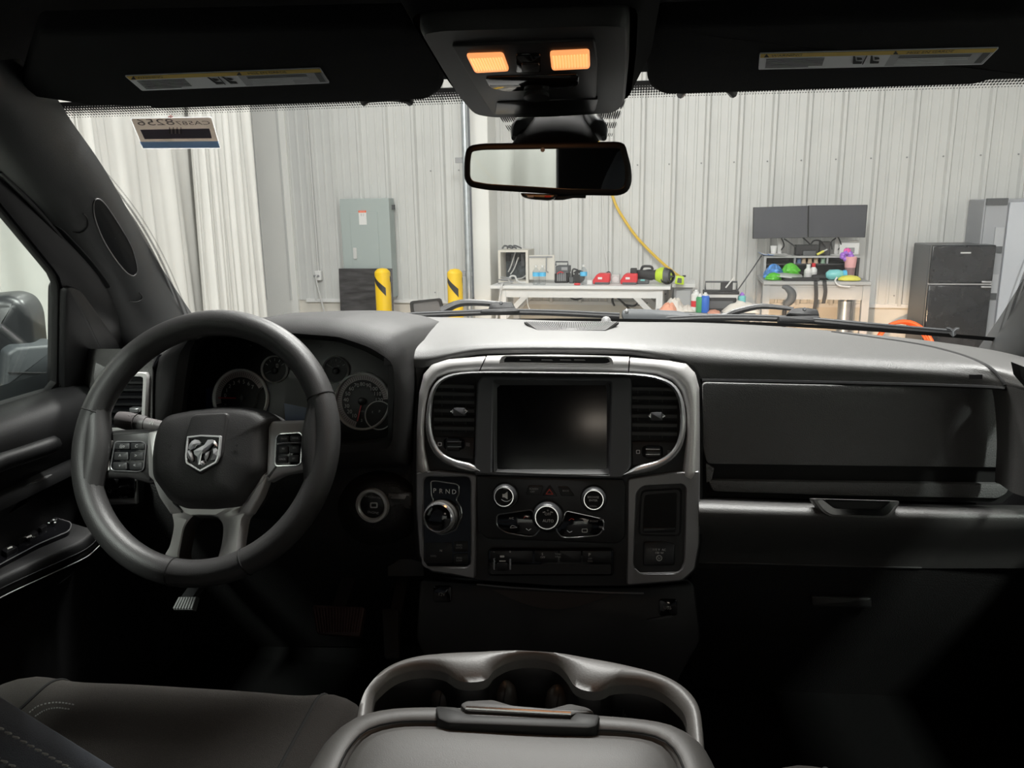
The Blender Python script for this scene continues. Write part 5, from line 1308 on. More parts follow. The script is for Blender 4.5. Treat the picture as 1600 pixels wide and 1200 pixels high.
# silver arch: left, middle and right pieces of the upper bezel, flowing into sides darkened for shade
def strip(a, b, mids, m_, name, parent, n=60, sink=0):
    """loft from outer edge a to inner edge b (pixel polylines) through heights mids"""
    A = [V((x, y, 0)) for x, y in a]; B = [V((x, y, 0)) for x, y in b]
    A, B = resample(A, n, False), resample(B, n, False)
    dn = lambda i: max(0, (i-n+8)/7 if sink > 0 else (7-i)/7)**1.5*.022 if sink else 0
    rows = [[SP(lerp(p.x, q.x, f_), lerp(p.y, q.y, f_), h-dn(i)) for i, (p, q) in enumerate(zip(A, B))] for f_, h in mids]
    return MB().loft(rows).build(name, m_, parent, smooth=60)
prof_ = [(0, -.012), (.03, -.002), (.12, .006), (.5, .010), (.85, .008), (1, .002), (1.02, -.01)]
inL = [(690, 742), (678, 730), (667, 706), (664, 670), (666, 640), (671, 612), (682, 592), (700, 583), (744, 580)]
inR = [(986, 581), (1024, 584), (1050, 594), (1064, 612), (1071, 640), (1072, 670), (1068, 705), (1054, 728), (1040, 742)]
strip([(650, 762), (650, 742), (651, 670), (655, 612), (662, 584), (675, 569), (700, 561), (759, 556)], [(676, 762), (672, 742), (664, 700), (663, 670), (666, 635), (672, 606), (684, 590), (704, 583), (748, 580)], prof_, silver, 'silver_bezel', t, sink=-1)
strip([(985, 558), (1045, 563), (1073, 568), (1087, 583), (1093, 605), (1094, 670), (1094, 742), (1094, 775)], [(983, 582), (1024, 585), (1050, 595), (1064, 613), (1071, 640), (1073, 680), (1066, 742), (1066, 775)], prof_, silver, 'silver_bezel', t, sink=1)
strip([(761, 555.5), (820, 554), (870, 553.5), (930, 555), (983, 557)], [(750, 580), (820, 580), (870, 580), (930, 581), (981, 582)], prof_, silver, 'silver_bezel', t)
# top storage slot in the middle piece
MB().ring(SP.pts(rpoly([(778, 568), (784, 555), (955, 557), (960, 569), (950, 571), (790, 568)], 2), .0115), SP.pts(rpoly([(786, 566), (790, 557.5), (950, 559), (953, 567), (940, 568), (800, 566)], 2), .0115), SN, .006, 60, .001).build('slot_rim', satin, t)
MB().prism(SP.pts([(785, 566.5), (789, 557), (951, 559), (954, 568)], .0108), SN, .002).build('slot_floor', plasd, t)
for x in (821, 855, 884, 906): MB().prism(SP.pts([(x-9, 561.5), (x+7, 561.8), (x+9, 563.3), (x-9, 563)], .0112), SN, .0006).build('slot_rib', satin, t)
# lower side cheeks: silver darkened for shade, with openings for shifter and pocket
def cheek(out, hole, name):
    MB().hole(SP.pts(out, .008), SP.pts(hole, .008), SN, .02, .002).build(name, dimsilv, t, smooth=50)
cheek(rpoly([(650, 738), (680, 735), (744, 742), (742, 905), (700, 897), (672, 893), (655, 870), (650, 800)], 5), rr(661, 745, 735, 886, 9), 'left_cheek')
cheek(rpoly([(981, 748), (1050, 738), (1094, 735), (1093, 850), (1086, 890), (1066, 908), (979, 915)], 5), rpoly([(1005, 760), (1066, 757), (1071, 762), (1069, 880), (1062, 895), (998, 896), (990, 885), (995, 770)], 8), 'right_cheek')
# chrome swoosh around the vents
def swoosh(pathc, wds, name):
    pc = catmull([V((x, y, 0)) for x, y in pathc], 60); wv = catmull([V((w_, 0, 0)) for w_ in wds], 60); A = []; rows = [[] for _ in range(5)]
    for i, p in enumerate(pc):
        d = pc[min(59, i+1)]-pc[max(0, i-1)]; d.normalize(); nn = V((d.y, -d.x, 0)); hw = max(.3, wv[i].x/2)
        for q, (k, h) in enumerate(((-1, .004), (-.75, .014), (0, .0165), (.75, .014), (1, .004))):
            r_ = p+nn*k*hw; rows[q].append(SP(r_.x, r_.y, h))
    return MB().loft(rows).build(name, satin2, t, smooth=70)
satin2 = mat('bright_silver', (.72, .72, .73), .22, .7)
swoosh([(750, 736), (735, 730), (712, 724), (690, 713), (676, 694), (670, 668), (671, 640), (675, 616), (685, 598), (702, 588), (730, 583), (790, 582), (870, 583), (950, 584), (1008, 587), (1036, 594), (1054, 606), (1064, 628), (1067, 660), (1063, 690), (1050, 711), (1028, 725), (1000, 733), (974, 742)],
       [2, 14, 13, 12, 11, 10, 9, 8, 7, 6, 5, 5, 5, 5, 6, 7, 8, 9, 10, 11, 12, 13, 14, 2], 'chrome_swoosh')
# vents
slatm = mat('slat_black', (.045, .045, .046), .4)
def vent(poly, slats, x0, x1, whl, tab, name):
    v_ = MB().prism(SP.pts(rpoly(poly, 10), -.003), SN, .004).build(name, mat('duct_black', (.004, .004, .005), .6), t)
    for i, y in enumerate(slats):
        xa = x0(y) if callable(x0) else x0; xb = x1(y) if callable(x1) else x1
        MB().prism(SP.pts([(xa, y), (xb, y+1), (xb, y+6), (xa, y+5)], .006), SN+V((0, 0, -.55)), .007).build('slat', slatm, v_)
    for k in (.05, .32, .62): MB().prism(SP.pts([(lerp(poly[0][0], poly[1][0], k)+8, slats[0]), (lerp(poly[0][0], poly[1][0], k)+9.5, slats[0]), (lerp(poly[0][0], poly[1][0], k)+9.5, slats[-1]+10), (lerp(poly[0][0], poly[1][0], k)+8, slats[-1]+10)], -.001), SN, .002).build('vane', plasd, v_)
    x, y = tab
    b_ = MB().prism(SP.pts(rr(x-9, y-6, x+9, y+7, 2), .017), SN, .010, .002).build('slat_tab', mat('tab_grey', (.08, .08, .085), .35), v_)
    for s_ in (-1, 1): MB().prism(SP.pts([(x+s_*9, y-4), (x+s_*14, y), (x+s_*9, y+4)], .016), SN, .006, .001).build('tab_tip', chrome, v_)
    return v_
v1 = vent([(678, 592), (744, 588), (741, 718), (700, 716), (676, 698), (674, 640)], [601, 613, 625.5, 639, 653, 666.5], lambda y: 683 if y < 606 else 678, 741, None, (717, 643), 'left_vent')
v2 = vent([(985, 592), (1052, 590), (1062, 640), (1058, 702), (1040, 718), (988, 728)], [605, 619, 633, 647.5, 661.5, 675], 988, lambda y: 1053 if y < 612 else 1058, None, (1026, 650), 'right_vent')
for v_, poly, wx, wy, sx_ in ((v1, [(675, 682), (741, 684), (740, 717), (712, 715), (690, 708), (678, 697)], 710, 694, (687, 731)), (v2, [(988, 690), (1058, 690), (1056, 704), (1042, 716), (1016, 724), (988, 727)], 1020, 706, (997, 1046))):
    MB().prism(SP.pts(rpoly(poly, 3), .004), SN, .006, .001).build('vent_panel', plasd, v_)
    MB().prism(SP.pts(rr(wx-17, wy-9, wx+16, wy+8, 5), .0048), SN, .002).build('wheel_recess', gloss, v_)
    c0 = SP(wx, wy, -.002); MB().lathe(c0-SP.u*.012, SP.u, [(.010, 0), (.012, .002), (.012, .022), (.010, .024)], 24).build('thumb_wheel', plasg, v_)
    for dy in (-4, 4): MB().prism(SP.pts([(wx-11, wy+dy-1), (wx+11, wy+dy-1), (wx+11, wy+dy+1), (wx-11, wy+dy+1)], .010), SN, .001).build('wheel_bar', chrome, v_)
    MB().ring(SP.pts(rr(sx_[0]-3, wy-3, sx_[0]+3, wy+3, .5), .0045), SP.pts(rr(sx_[0]-2, wy-2, sx_[0]+2, wy+2, .4), .0045), SN, .0004, 16).build('vent_symbol', white, v_)
    for k in (-2, 0, 2): MB().prism(SP.pts([(sx_[1]-3, wy+k), (sx_[1]+3, wy+k+.6), (sx_[1]+3, wy+k+1.3), (sx_[1]-3, wy+k+.7)], .0046), SN, .0004).build('vent_symbol', dimw, v_)
# screen surround
sc_o = rpoly([(752, 588), (985, 590), (987, 600), (986, 728), (974, 748), (744, 742), (741, 738), (745, 600)], 4)
sc_i = rpoly([(772, 596), (953, 598), (954, 600), (951, 742), (769, 738)], 3)
screen_rim = mat('screen_rim', (.075, .076, .080), .42)
MB().hole(SP.pts(sc_o, .015), SP.pts(sc_i, .015), SN, .03, .003).build('screen_surround', screen_rim, t, smooth=40)
a_ = resample(SP.pts(rr(771, 596, 953, 741, 3), .013), 80); b_ = align(a_, resample(SP.pts(rr(777, 602, 948, 733, 2), .007), 80))
MB().loft([a_, b_], cu=True).build('screen_bevel', mat('screen_bevel', (.07, .07, .072), .35), t, smooth=40)
scr = MB().prism(SP.pts(rr(776, 601, 949, 734, 2), .0072), SN, .004).build('touch_screen', mat('screen_glass', (.003, .003, .004), .12), t)
# lower centre face
face = MB().prism(SP.pts(rpoly([(744, 742), (974, 748), (978, 760), (977, 840), (965, 850), (760, 842), (746, 830), (744, 760)], 6), .007), SN, .02, .003).build('control_face', plasd, t)
capm = mat('knob_cap', (.010, .010, .011), .55, spec=.3)
def knob(cx, cy, rp, name, m2=capm):
    k_ = dial(SP, cx, cy, rp, [(1.12, .004), (1.12, .009), (1.04, .011)], plasg, t, name)
    dial(SP, cx, cy, rp, [(1.0, .009), (.98, .020), (.90, .027), (.80, .029)], mat('knob_grey', (.055, .055, .058), .32, .3), k_, 'grip')
    c0 = SP(cx, cy); k = (SP(cx+rp, cy)-c0).length
    MB().lathe(c0, SN, [(.82*k, .0285), (.80*k, .0305), (.74*k, .0305), (.72*k, .028)], 40, cap0=False, cap1=False).build('chrome_ring', chrome, k_)
    dial(SP, cx, cy, rp, [(.73, .027), (.73, .0293)], m2, k_, 'cap')
    return k_
k1 = knob(791, 773.5, 18.5, 'volume_knob'); k2 = knob(928, 778, 19, 'tune_knob'); k3 = knob(856.5, 805, 22.5, 'fan_knob')
text('VOLUME', SP, 792, 764, 2.4, dimw, k1, .0297, sx=.8); MB().tube(SP.pts(circ(791, 773.5, 10, 10, None, 30, 150), .0297), .0004, 4).build('arc', dimw, k1)
MB().prism(SP.pts([(785, 772), (788, 772), (793, 768), (793, 780), (788, 777), (785, 777)], .0298), SN, .0004).build('mute_symbol', white, k1)
text('TUNE', SP, 927, 767, 2.6, dimw, k2, .0297); text('BROWSE', SP, 927, 777, 3.2, white, k2, .0297); text('ENTER', SP, 927, 782, 3.2, white, k2, .0297); text('SCROLL', SP, 927, 791, 2.4, dimw, k2, .0297)
text('OFF', SP, 856, 803.5, 4.2, white, k3, .0297); text('AUTO', SP, 856.5, 814, 4.4, white, k3, .0297); text('*', SP, 856, 799, 5, white, k3, .0297, name='fan_symbol')
for s_ in (-1, 1): MB().prism(SP.pts([(856+s_*4, 799), (856+s_*8, 800), (856+s_*8, 801.5), (856+s_*4, 800.5)], .0297), SN, .0003).build('fan_mark', white, k3)
btn = mat('button_black', (.014, .014, .015), .38)
def button(poly, txts, name, h=.0095, r_=3, size=2.8, m_=btn):
    b_ = MB().prism(SP.pts(rpoly(poly, r_), h), SN, .004, .001).build(name, m_, t)
    for s, x, y in txts: text(s, SP, x, y, size, dimw, b_, h+.0004)
    return b_
button([(826, 758), (849, 759), (845, 774), (820, 773)], [('SCREEN', 834, 764), ('OFF', 832, 768.5)], 'screen_off_button')
b_ = button([(859, 757), (871, 776), (846, 775)], [], 'hazard_button')
MB().ring(SP.pts(rpoly([(858.5, 763), (865, 773), (852, 772.5)], 1), .0102), SP.pts(rpoly([(858.5, 766), (862.5, 771.5), (854.5, 771.3)], .6), .0102), SN, .0005, 30).build('hazard_triangle', redp, b_)
button([(871, 759), (888, 760), (898, 775), (876, 775)], [('BACK', 884, 767)], 'back_button')
# climate wings
wl = [(776, 804), (832, 796), (835, 810), (845, 826), (835, 838), (822, 838), (790, 832), (776, 822)]
wr_ = [(884, 798), (930, 808), (943, 811), (944, 825), (936, 836), (900, 840), (878, 840), (868, 828), (880, 812)]
for poly, nm in ((wl, 'climate_wing'), (wr_, 'climate_wing')):
    w_ = MB().prism(SP.pts(rpoly(poly, 6), .010), SN, .005, .001).build(nm, gloss, t)
    MB().tube(SP.pts(rpoly(poly, 6), .0098), .0010, 6, closed=True).build('chrome_edge', chromed, w_)
    if poly is wl:
        text('A/C', SP, 799, 810, 3.2, white, w_, .0105); MB().tube(SP.pts([(797, 824), (800, 821), (804, 822), (808, 824), (797, 825)], .0105), .0005, 4).build('recirc_symbol', white, w_)
        MB().tube(SP.pts([(818, 810), (821, 807), (825, 809)], .0105), .0005, 4).build('warm_arrow', redp, w_); MB().tube(SP.pts([(822, 826), (826, 829), (830, 826)], .0105), .0005, 4).build('cool_arrow', dimw, w_)
        MB().tube(SP.pts([(780, 815.5), (797, 815.8)], .0103), .0005, 4).build('split_line', plasd, w_)
    else:
        text('FRONT', SP, 928, 814.5, 2.8, dimw, w_, .0105); MB().prism(SP.pts([(911, 812), (920, 812), (918, 816), (913, 816)], .0105), SN, .0004).build('defrost_symbol', white, w_)
        MB().ring(SP.pts(rr(909, 826, 918, 832, 1), .0105), SP.pts(rr(910, 827, 917, 831, .6), .0105), SN, .0004, 20).build('rear_defrost_symbol', white, w_)
        MB().tube(SP.pts([(889, 813), (893, 810), (897, 812)], .0105), .0005, 4).build('warm_arrow', redp, w_); MB().tube(SP.pts([(886, 829), (890, 832), (894, 830)], .0105), .0005, 4).build('cool_arrow', dimw, w_)
        for yy, x0 in ((811, 936), (823, 936)): MB().tube(SP.pts([(x0, yy), (942, yy+1), (943, yy+5)], .0112), .0016, 6).build('chrome_clip', chrome, w_)
# lower switch bank
sbk = MB().prism(SP.pts(rr(762, 858, 959, 900, 5), .009), SN, .01, .002).build('switch_bank', gloss, t)
for x0, x1 in ((766, 832), (835, 872), (874, 908), (910, 955)):
    MB().prism(SP.pts(rpoly([(x0, 861), (x1, 861.5), (x1, 879), (x0, 878)], 1.5), .0105), SN, .003, .0008).build('switch_key', btn, sbk)
MB().prism(SP.pts(rr(766, 882, 955, 897, 3), .0095), SN, .002).build('coin_tray', plasd, sbk)
text('-', SP, 772, 862, 4, white, sbk, .0112); text('+', SP, 797, 862.5, 5, white, sbk, .0112)
for x in (772, 797):
    MB().tube(SP.pts([(x, 873), (x, 879), (x, 890)], .012), .0016, 8).build('brake_slider_rail', chromed, sbk)
MB().prism(SP.pts(rr(781, 868, 788, 871, 1), .0112), SN, .0006).build('trailer_symbol', white, sbk); MB().prism(SP.pts(rr(780, 876, 790, 877.5, .5), .0112), SN, .0006).build('trailer_mark', white, sbk)
MB().prism(SP.pts(rr(776, 880, 793, 892, 2), .013), SN, .005, .001).build('brake_lever', btn, sbk)
text('OFF', SP, 848, 871, 3, white, sbk, .0112); text('S', SP, 847.5, 866, 4, white, sbk, .0112, name='skid_symbol'); text('TOW/', SP, 872, 866, 2.6, dimw, sbk, .0112); text('HAUL', SP, 872, 870, 2.6, dimw, sbk, .0112)
text('P', SP, 921, 867, 5, white, sbk, .0112); text('OFF', SP, 922, 873, 2.6, dimw, sbk, .0112); text('REAR', SP, 922, 877, 2.4, dimw, sbk, .0112)
# ---- rotary shifter
sh = MB().prism(SP.pts(rr(660, 744, 736, 887, 9), .002), SN, .004).build('shifter_panel', gloss, t)
gate = rpoly([(673, 752), (680, 751), (713, 756), (717, 759), (717, 773), (712, 780), (720, 792), (722, 806), (712, 828), (690, 836), (668, 826), (664, 806), (668, 792), (678, 782), (674, 775)], 4)
MB().tube(SP.pts(gate, .0045), .0011, 6, closed=True).build('gate_trim', chromed, sh)
for s, x in zip('PRND', (679, 689, 699.5, 709.5)): text(s, SP, x, 767+(x-679)*.06, 7.2, white, sh, .0030)
dial(SP, 692, 806, 26, [(1.0, .002), (.98, .014), (.92, .022)], mat('knob_side', (.16, .15, .14), .25, .6), sh, 'shift_knob')
c0 = SP(690, 806); k = (SP(716, 806)-c0).length
MB().lathe(c0, SN, [(.90*k, .022), (.86*k, .029), (.78*k, .030), (.76*k, .026)], 48, cap0=False, cap1=False).build('knob_ring', chrome, sh)
dial(SP, 690, 806, 26, [(.77, .022), (.77, .0275), (.70, .0285)], gloss, sh, 'knob_cap')
text('4WD', SP, 717.5, 852, 3, dimw, sh, .0030); text('LOCK', SP, 717.5, 856, 2.8, dimw, sh, .0030); text('2WD', SP, 677, 869, 3, dimw, sh, .0030); text('4WD', SP, 717.5, 872, 3, dimw, sh, .0030); text('LOW', SP, 717.5, 876, 2.8, dimw, sh, .0030); text('N', SP, 689, 860.5, 3.5, white, sh, .0030)
for x0, y0, x1, y1 in ((664, 848, 706, 880), (709, 846, 731, 862), (709, 865, 731, 881)): MB().prism(SP.pts(rr(x0, y0, x1, y1, 2), .0028), SN, .0008, .0003).build('drive_key', btn, sh)
# ---- right pocket and outlet
pk = MB().prism(SP.pts(rpoly([(1004, 758), (1068, 756), (1073, 762), (1070, 884), (1062, 897), (996, 898), (988, 887), (994, 770)], 8), .001), SN, .004).build('pocket_panel', plasd, t)
a_ = resample(SP.pts(rpoly([(1001, 766), (1066, 762), (1064, 838), (997, 837)], 7), .0035), 60); b_ = align(a_, resample(SP.pts(rpoly([(1007, 773), (1058, 769), (1056, 832), (1004, 832)], 5), -.003), 60))
MB().loft([a_, b_], cu=True).build('pocket_rim', plasd, pk, smooth=40)
MB().prism(SP.pts(rpoly([(1007, 773), (1058, 769), (1056, 832), (1004, 832)], 5), .0016), SN, .0006).build('pocket_recess', mat('gap_black', (.006,)*3, .8), pk)
MB().prism(SP.pts(rr(1005, 824, 1055, 832, 2), .004), SN, .004, .001).build('pocket_lip', plasg, pk)
MB().prism(SP.pts(rpoly([(1006, 847), (1040, 846), (1046, 849), (1055, 850), (1054, 884), (1005, 884)], 4), .006), SN, .006, .0015).build('outlet_cover', plasg, pk)
text('115 V  AC', SP, 1030, 859, 3.4, white, pk, .0066); text('150 W', SP, 1030, 864, 3.4, white, pk, .0066)
MB().ring(SP.pts(circ(1030, 872, 4.6, 20), .0066), SP.pts(circ(1030, 872, 3.8, 20), .0066), SN, .0004, 20).build('plug_symbol', white, pk); text('U', SP, 1030, 872, 4, white, pk, .0066)
MB().tube(SP.pts([(992, 889), (1000, 896), (1060, 895), (1066, 890)], .009), .0012, 6).build('pocket_edge', dimsilv, pk)
# ---- below the stack
lowp = Plane(P(870, 930, 1.11), V((0, -1, .35)))
t = root('lower_console_tray', lowp(870, 960), 'dark open tray under the centre stack with a lighter half-moon lip', 'tray')
MB().prism(lowp.pts(rpoly([(655, 905), (740, 912), (870, 918), (1000, 918), (1085, 910), (1095, 1000), (1050, 1080), (690, 1080), (650, 1000)], 10)), lowp.n, .05, .004).build('body', plasd, t)
arcp = [(768, 921)]+[(lerp(768, 960, i/20), 921+6*i/20+28*math.sin(math.pi*i/20)) for i in range(1, 20)]+[(960, 930)]
MB().prism(lowp.pts(arcp, .003), lowp.n, .004).build('lit_half_moon', mat('lit_half_moon', (.055, .045, .043), .7), t)  # dim pool of light painted in as a lighter half-moon plate
MB().tube(lowp.pts([(745, 913), (800, 918), (870, 922), (950, 926), (1006, 927)], .004), .0014, 6).build('tray_edge', dimsilv, t)
for x, y, s in ((690, 929, '12V'), (1043, 950, 'USB')):
    MB().prism(lowp.pts(rr(x-13, y-14, x+15, y+12, 4), .004), lowp.n, .006, .001).build('socket_cover', gloss, t); text(s, lowp, x, y, 5, dimw, t, .0045)
MB().prism(lowp.pts(rpoly([(1010, 968), (1050, 961), (1052, 965), (1012, 971)], 2), .005), lowp.n, .004).build('socket_lip', plasg, t)
# ================================================================ steering wheel
WC = V((-.500, .986, 1.286)); WT = R(25)
WNn = V((0, -math.cos(WT), math.sin(WT))); WH = Plane(WC, WNn)
t = root('steering_wheel', WC, 'black leather steering wheel with silver spokes and a chrome ram badge', 'steering wheel')
RM, RT = .1790, .0190
def rimpt(a, b, k=1.0):
    d = WH.u*math.cos(a)+WH.v*math.sin(a); return WC+d*(RM+RT*k*math.cos(b))+WNn*RT*1.05*k*math.sin(b)
NA, NBb = 120, 20
MB().loft([[rimpt(2*math.pi*i/NA, 2*math.pi*j/NBb) for j in range(NBb)] for i in range(NA)], cu=True, cv=True).build('rim', wheelm, t, smooth=80)
def ang(px, py): q = WH(px, py)-WC; return math.atan2(q.dot(WH.v), q.dot(WH.u))
for px, py in ((140, 641), (510, 617), (270, 895), (388, 888)):
    a = ang(px, py); MB().tube([rimpt(a, 2*math.pi*j/20, 1.012) for j in range(20)], .0010, 5, closed=True).build('rim_seam', mat('gap_black', (.006,)*3, .8), t)
# inner thumb swells where the spokes meet the rim
for px, py in ((163, 700), (488, 690)):
    a = ang(px, py); n = 14
    MB().loft([[WC+(WH.u*math.cos(a+lerp(-.36, .36, i/n))+WH.v*math.sin(a+lerp(-.36, .36, i/n)))*(RM-.016*math.sin(math.pi*i/n)+(.0183+.0012*math.sin(math.pi*i/n))*math.cos(2*math.pi*j/12))+WNn*(.0180+.0012*math.sin(math.pi*i/n))*math.sin(2*math.pi*j/12) for j in range(12)] for i in range(n+1)], cu=True).build('thumb_grip', wheelm, t, smooth=80)
spok = mat('spoke_silver', (.68, .67, .66), .38, .4)
spokd = mat('spoke_dark', (.060, .058, .058), .38, .3)
def plate(poly, r_, h, dep, m_, name, bev=.004, parent=t):
    return MB().prism(WH.pts(rpoly(poly, r_), h), WNn, dep, bev).build(name, m_, parent, smooth=50)
# spokes
ls = plate([(150, 676), (182, 671), (248, 669), (242, 700), (240, 758), (200, 746), (152, 746)], 8, -.006, .022, spokd, 'left_spoke', .006)
MB().prism(WH.pts(rpoly([(164, 690), (176, 687), (170, 712), (171, 736), (161, 735), (160, 710)], 3), -.004), WNn, .005, .0015).build('silver_accent', satin, ls)
MB().prism(WH.pts(rpoly([(230, 676), (248, 672), (244, 754), (232, 744)], 4), -.0045), WNn, .005, .0015).build('silver_accent', satin, ls)
rs = plate([(418, 657), (484, 655), (489, 662), (482, 700), (478, 734), (440, 740), (414, 754)], 7, -.006, .022, spok, 'right_spoke', .006)
# lower spoke: frame around an opening
lo = [(234, 748), (248, 774), (265, 797), (270, 822), (264, 852), (255, 874), (284, 885), (315, 889), (346, 884), (368, 870), (374, 840), (379, 812), (390, 792), (412, 756), (420, 730), (320, 722), (240, 720)]
lh = [(302, 806), (333, 806), (342, 811), (347, 823), (345, 848), (338, 872), (326, 880), (300, 882), (284, 880), (279, 870), (284, 840), (288, 822)]
prs = [((267, 798), (300, 807)), ((270, 822), (288, 823)), ((264, 852), (283, 845)), ((255, 874), (279, 871)), ((284, 885), (285, 880)), ((300, 888), (300, 882)), ((315, 889), (313, 882)), ((346, 884), (327, 880)), ((368, 870), (338, 872)), ((374, 840), (345, 848)), ((379, 812), (347, 824)), ((388, 796), (342, 812)), ((370, 786), (333, 807)), ((318, 784), (317, 806)), ((285, 786), (308, 806))]
oo = resample(WH.pts([p for p, q in prs], -.008), 15); oo = WH.pts([p for p, q in prs], -.008); ii = WH.pts([q for p, q in prs], -.008)
oo, ii = [p for p in catmull(oo, 120, True)], [p for p in catmull(ii, 120, True)]
mb = MB().loft([[p-WNn*.024 for p in oo], [p-WNn*.004 for p in oo], [p.lerp(q, .10) for p, q in zip(oo, ii)], [p.lerp(q, .90) for p, q in zip(oo, ii)], [q-WNn*.003 for q in ii], [q-WNn*.024 for q in ii]], cu=True, cv=True)
lsx = mb.build('lower_spoke', spok, t, smooth=50)
MB().prism(WH.pts(rpoly([(234, 738), (248, 742), (274, 786), (290, 802), (266, 804), (248, 777)], 4), -.007), WNn, .02, .003).build('spoke_arm', spok, t, smooth=50)
MB().prism(WH.pts(rpoly([(421, 735), (409, 742), (384, 784), (368, 802), (388, 804), (405, 776)], 4), -.007), WNn, .02, .003).build('spoke_arm', spok, t, smooth=50)
MB().loft([[q-WNn*.002 for q in ii], [q.lerp(WH(313, 843, -.008), .07)-WNn*.012 for q in ii], [q.lerp(WH(313, 843, -.008), .07)-WNn*.03 for q in ii]], cu=True).build('opening_liner', spokd, lsx, smooth=50)
# airbag pad
pad = rpoly([(262, 648), (300, 640), (345, 635), (385, 635), (414, 640), (434, 655), (424, 668), (420, 736), (402, 765), (384, 794), (340, 799), (292, 798), (266, 785), (240, 748), (239, 715), (243, 685), (250, 662)], 9)
o0 = resample(WH.pts(pad, -.012), 120)
pcen = WH(330, 712, -.012)
def pin(f_, h): return [p.lerp(pcen, f_)+WNn*h for p in o0]
MB().loft([pin(0, -.05), pin(0, -.006), pin(.012, 0), pin(.06, .010), pin(.13, .017), pin(.22, .0205), pin(.5, .0225), pin(.8, .023)], cu=True, cap0=True, cap1=True).build('airbag_pad', padm, t, smooth=60)
bd = bpy.data.objects[t.children[-1].name]
cpn = MB().prism(WH.pts(rpoly([(299, 647), (357, 644), (352, 680), (347, 715), (313, 743), (288, 726), (287, 690)], 8), .0135), WNn, .006, .003).build('center_panel', padm, t, smooth=50)
for px, py in ((264, 698), (370, 697)):
    MB().prism(WH.pts([(px-3, py-2), (px+3, py-2), (px, py+3)], .0118), WNn, .0005).build('horn_mark', plasg, bd)
text('SRS', WH, 309, 764, 5, plasg, bd, .0118, name='airbag_lettering')
# badge
def cc(x, y): return (220+x/4.286, 620+y/4.286)
shield = [cc(*q) for q in ((308, 264), (400, 254), (537, 260), (530, 340), (523, 398), (505, 442), (396, 502), (300, 446), (294, 400), (300, 330))]
shin = [cc(*q) for q in ((320, 276), (400, 266), (523, 272), (517, 340), (510, 394), (494, 433), (396, 487), (312, 438), (307, 400), (312, 330))]
bdg = MB().prism(WH.pts(shield, .0150), WNn, .004).build('badge', gloss, t)
MB().ring(WH.pts(shield, .0185), WH.pts(shin, .0185), WNn, .004, 90, .0008).build('badge_rim', mat('badge_chrome', (.85, .85, .86), .22, .6), bdg, smooth=40)
for poly, h in (([(318, 345), (325, 318), (340, 298), (360, 286), (385, 290), (402, 308), (392, 318), (370, 322), (352, 345), (330, 356)], .0185),
                ([(312, 360), (330, 356), (343, 374), (352, 418), (342, 434), (325, 420), (314, 396)], .0180),
                ([(354, 362), (392, 340), (425, 322), (448, 288), (478, 286), (490, 298), (470, 322), (446, 352), (420, 372), (398, 388), (396, 452), (384, 455), (378, 402), (358, 384)], .0195),
                ([(470, 300), (492, 290), (508, 312), (512, 335), (496, 332), (486, 318)], .0180),
                ([(482, 346), (500, 342), (517, 356), (513, 398), (492, 420), (464, 426), (480, 396), (484, 370)], .0182),
                ([(404, 430), (420, 425), (427, 448), (410, 462), (400, 450)], .0178), ([(430, 376), (462, 360), (448, 402), (432, 432), (424, 402)], .0180)):
    q = WH.pts([cc(*p) for p in poly], h); cen = sum(q, V((0, 0, 0)))/len(q)
    mb = MB(); n = len(q); mb.add(q+[cen+WNn*.0022], [(i, (i+1) % n, n) for i in range(n)]); mb.loft([q, [p-WNn*.0035 for p in q]], cu=True)
    mb.build('ram_relief', mat('badge_chrome', (.85, .85, .86), .22, .6), bdg, smooth=0)
# switch pads
def swpad(poly, keys, trim, name, par):
    p_ = MB().prism(WH.pts(rpoly(poly, 5), -.003), WNn, .006, .001).build(name, gloss, t)
    MB().tube(WH.pts(rpoly(poly, 5), -.0035), .0010 if trim is chromed else .0014, 6, closed=True).build('pad_trim', trim, p_)
    for x0, y0, x1, y1 in keys: MB().prism(WH.pts(rr(x0, y0, x1, y1, 2), -.0005), WNn, .004, .001).build('key', btn2, p_)
    return p_
btn2 = mat('wheel_key', (.020, .020, .021), .42)
p1 = swpad([(180, 690), (222, 690), (228, 694), (224, 734), (216, 737), (176, 735), (173, 730)], [(179, 692, 202, 702), (204, 692, 225, 702), (178, 706, 200, 719), (203, 706, 223, 719), (176, 722, 198, 734), (202, 722, 221, 734)], chromed, 'left_switch_pad', ls)
text('((o', WH, 191, 697, 5, dimw, p1, .0002); text('C', WH, 213, 697, 5, dimw, p1, .0002); text('^', WH, 187, 713, 6, dimw, p1, .0002); text('v', WH, 187, 727, 5, dimw, p1, .0002); text('>', WH, 212, 712, 5, dimw, p1, .0002); text('<', WH, 210, 727, 5, dimw, p1, .0002)
p2 = swpad([(436, 678), (469, 676), (473, 681), (470, 724), (465, 727), (432, 728), (430, 723), (432, 684)], [(436, 681, 451, 690), (453, 680, 470, 689), (435, 697, 450, 709), (452, 696, 468, 708), (434, 712, 449, 723), (451, 711, 467, 722)], chrome, 'right_switch_pad', rs)
MB().tube(WH.pts([(433, 693.5), (450, 692), (470, 691.5)], -.001), .0013, 6).build('pad_divider', chrome, p2)
for s, x, y in (('ON/OFF', 443.5, 685.5), ('CANCEL', 461.5, 684.5), ('RES', 442.5, 701), ('SET+', 460, 700), ('CANCEL', 441.5, 717.5), ('SET-', 459, 716.5)): text(s, WH, x, y, 2.4, dimw, p2, .0002, sx=.8)
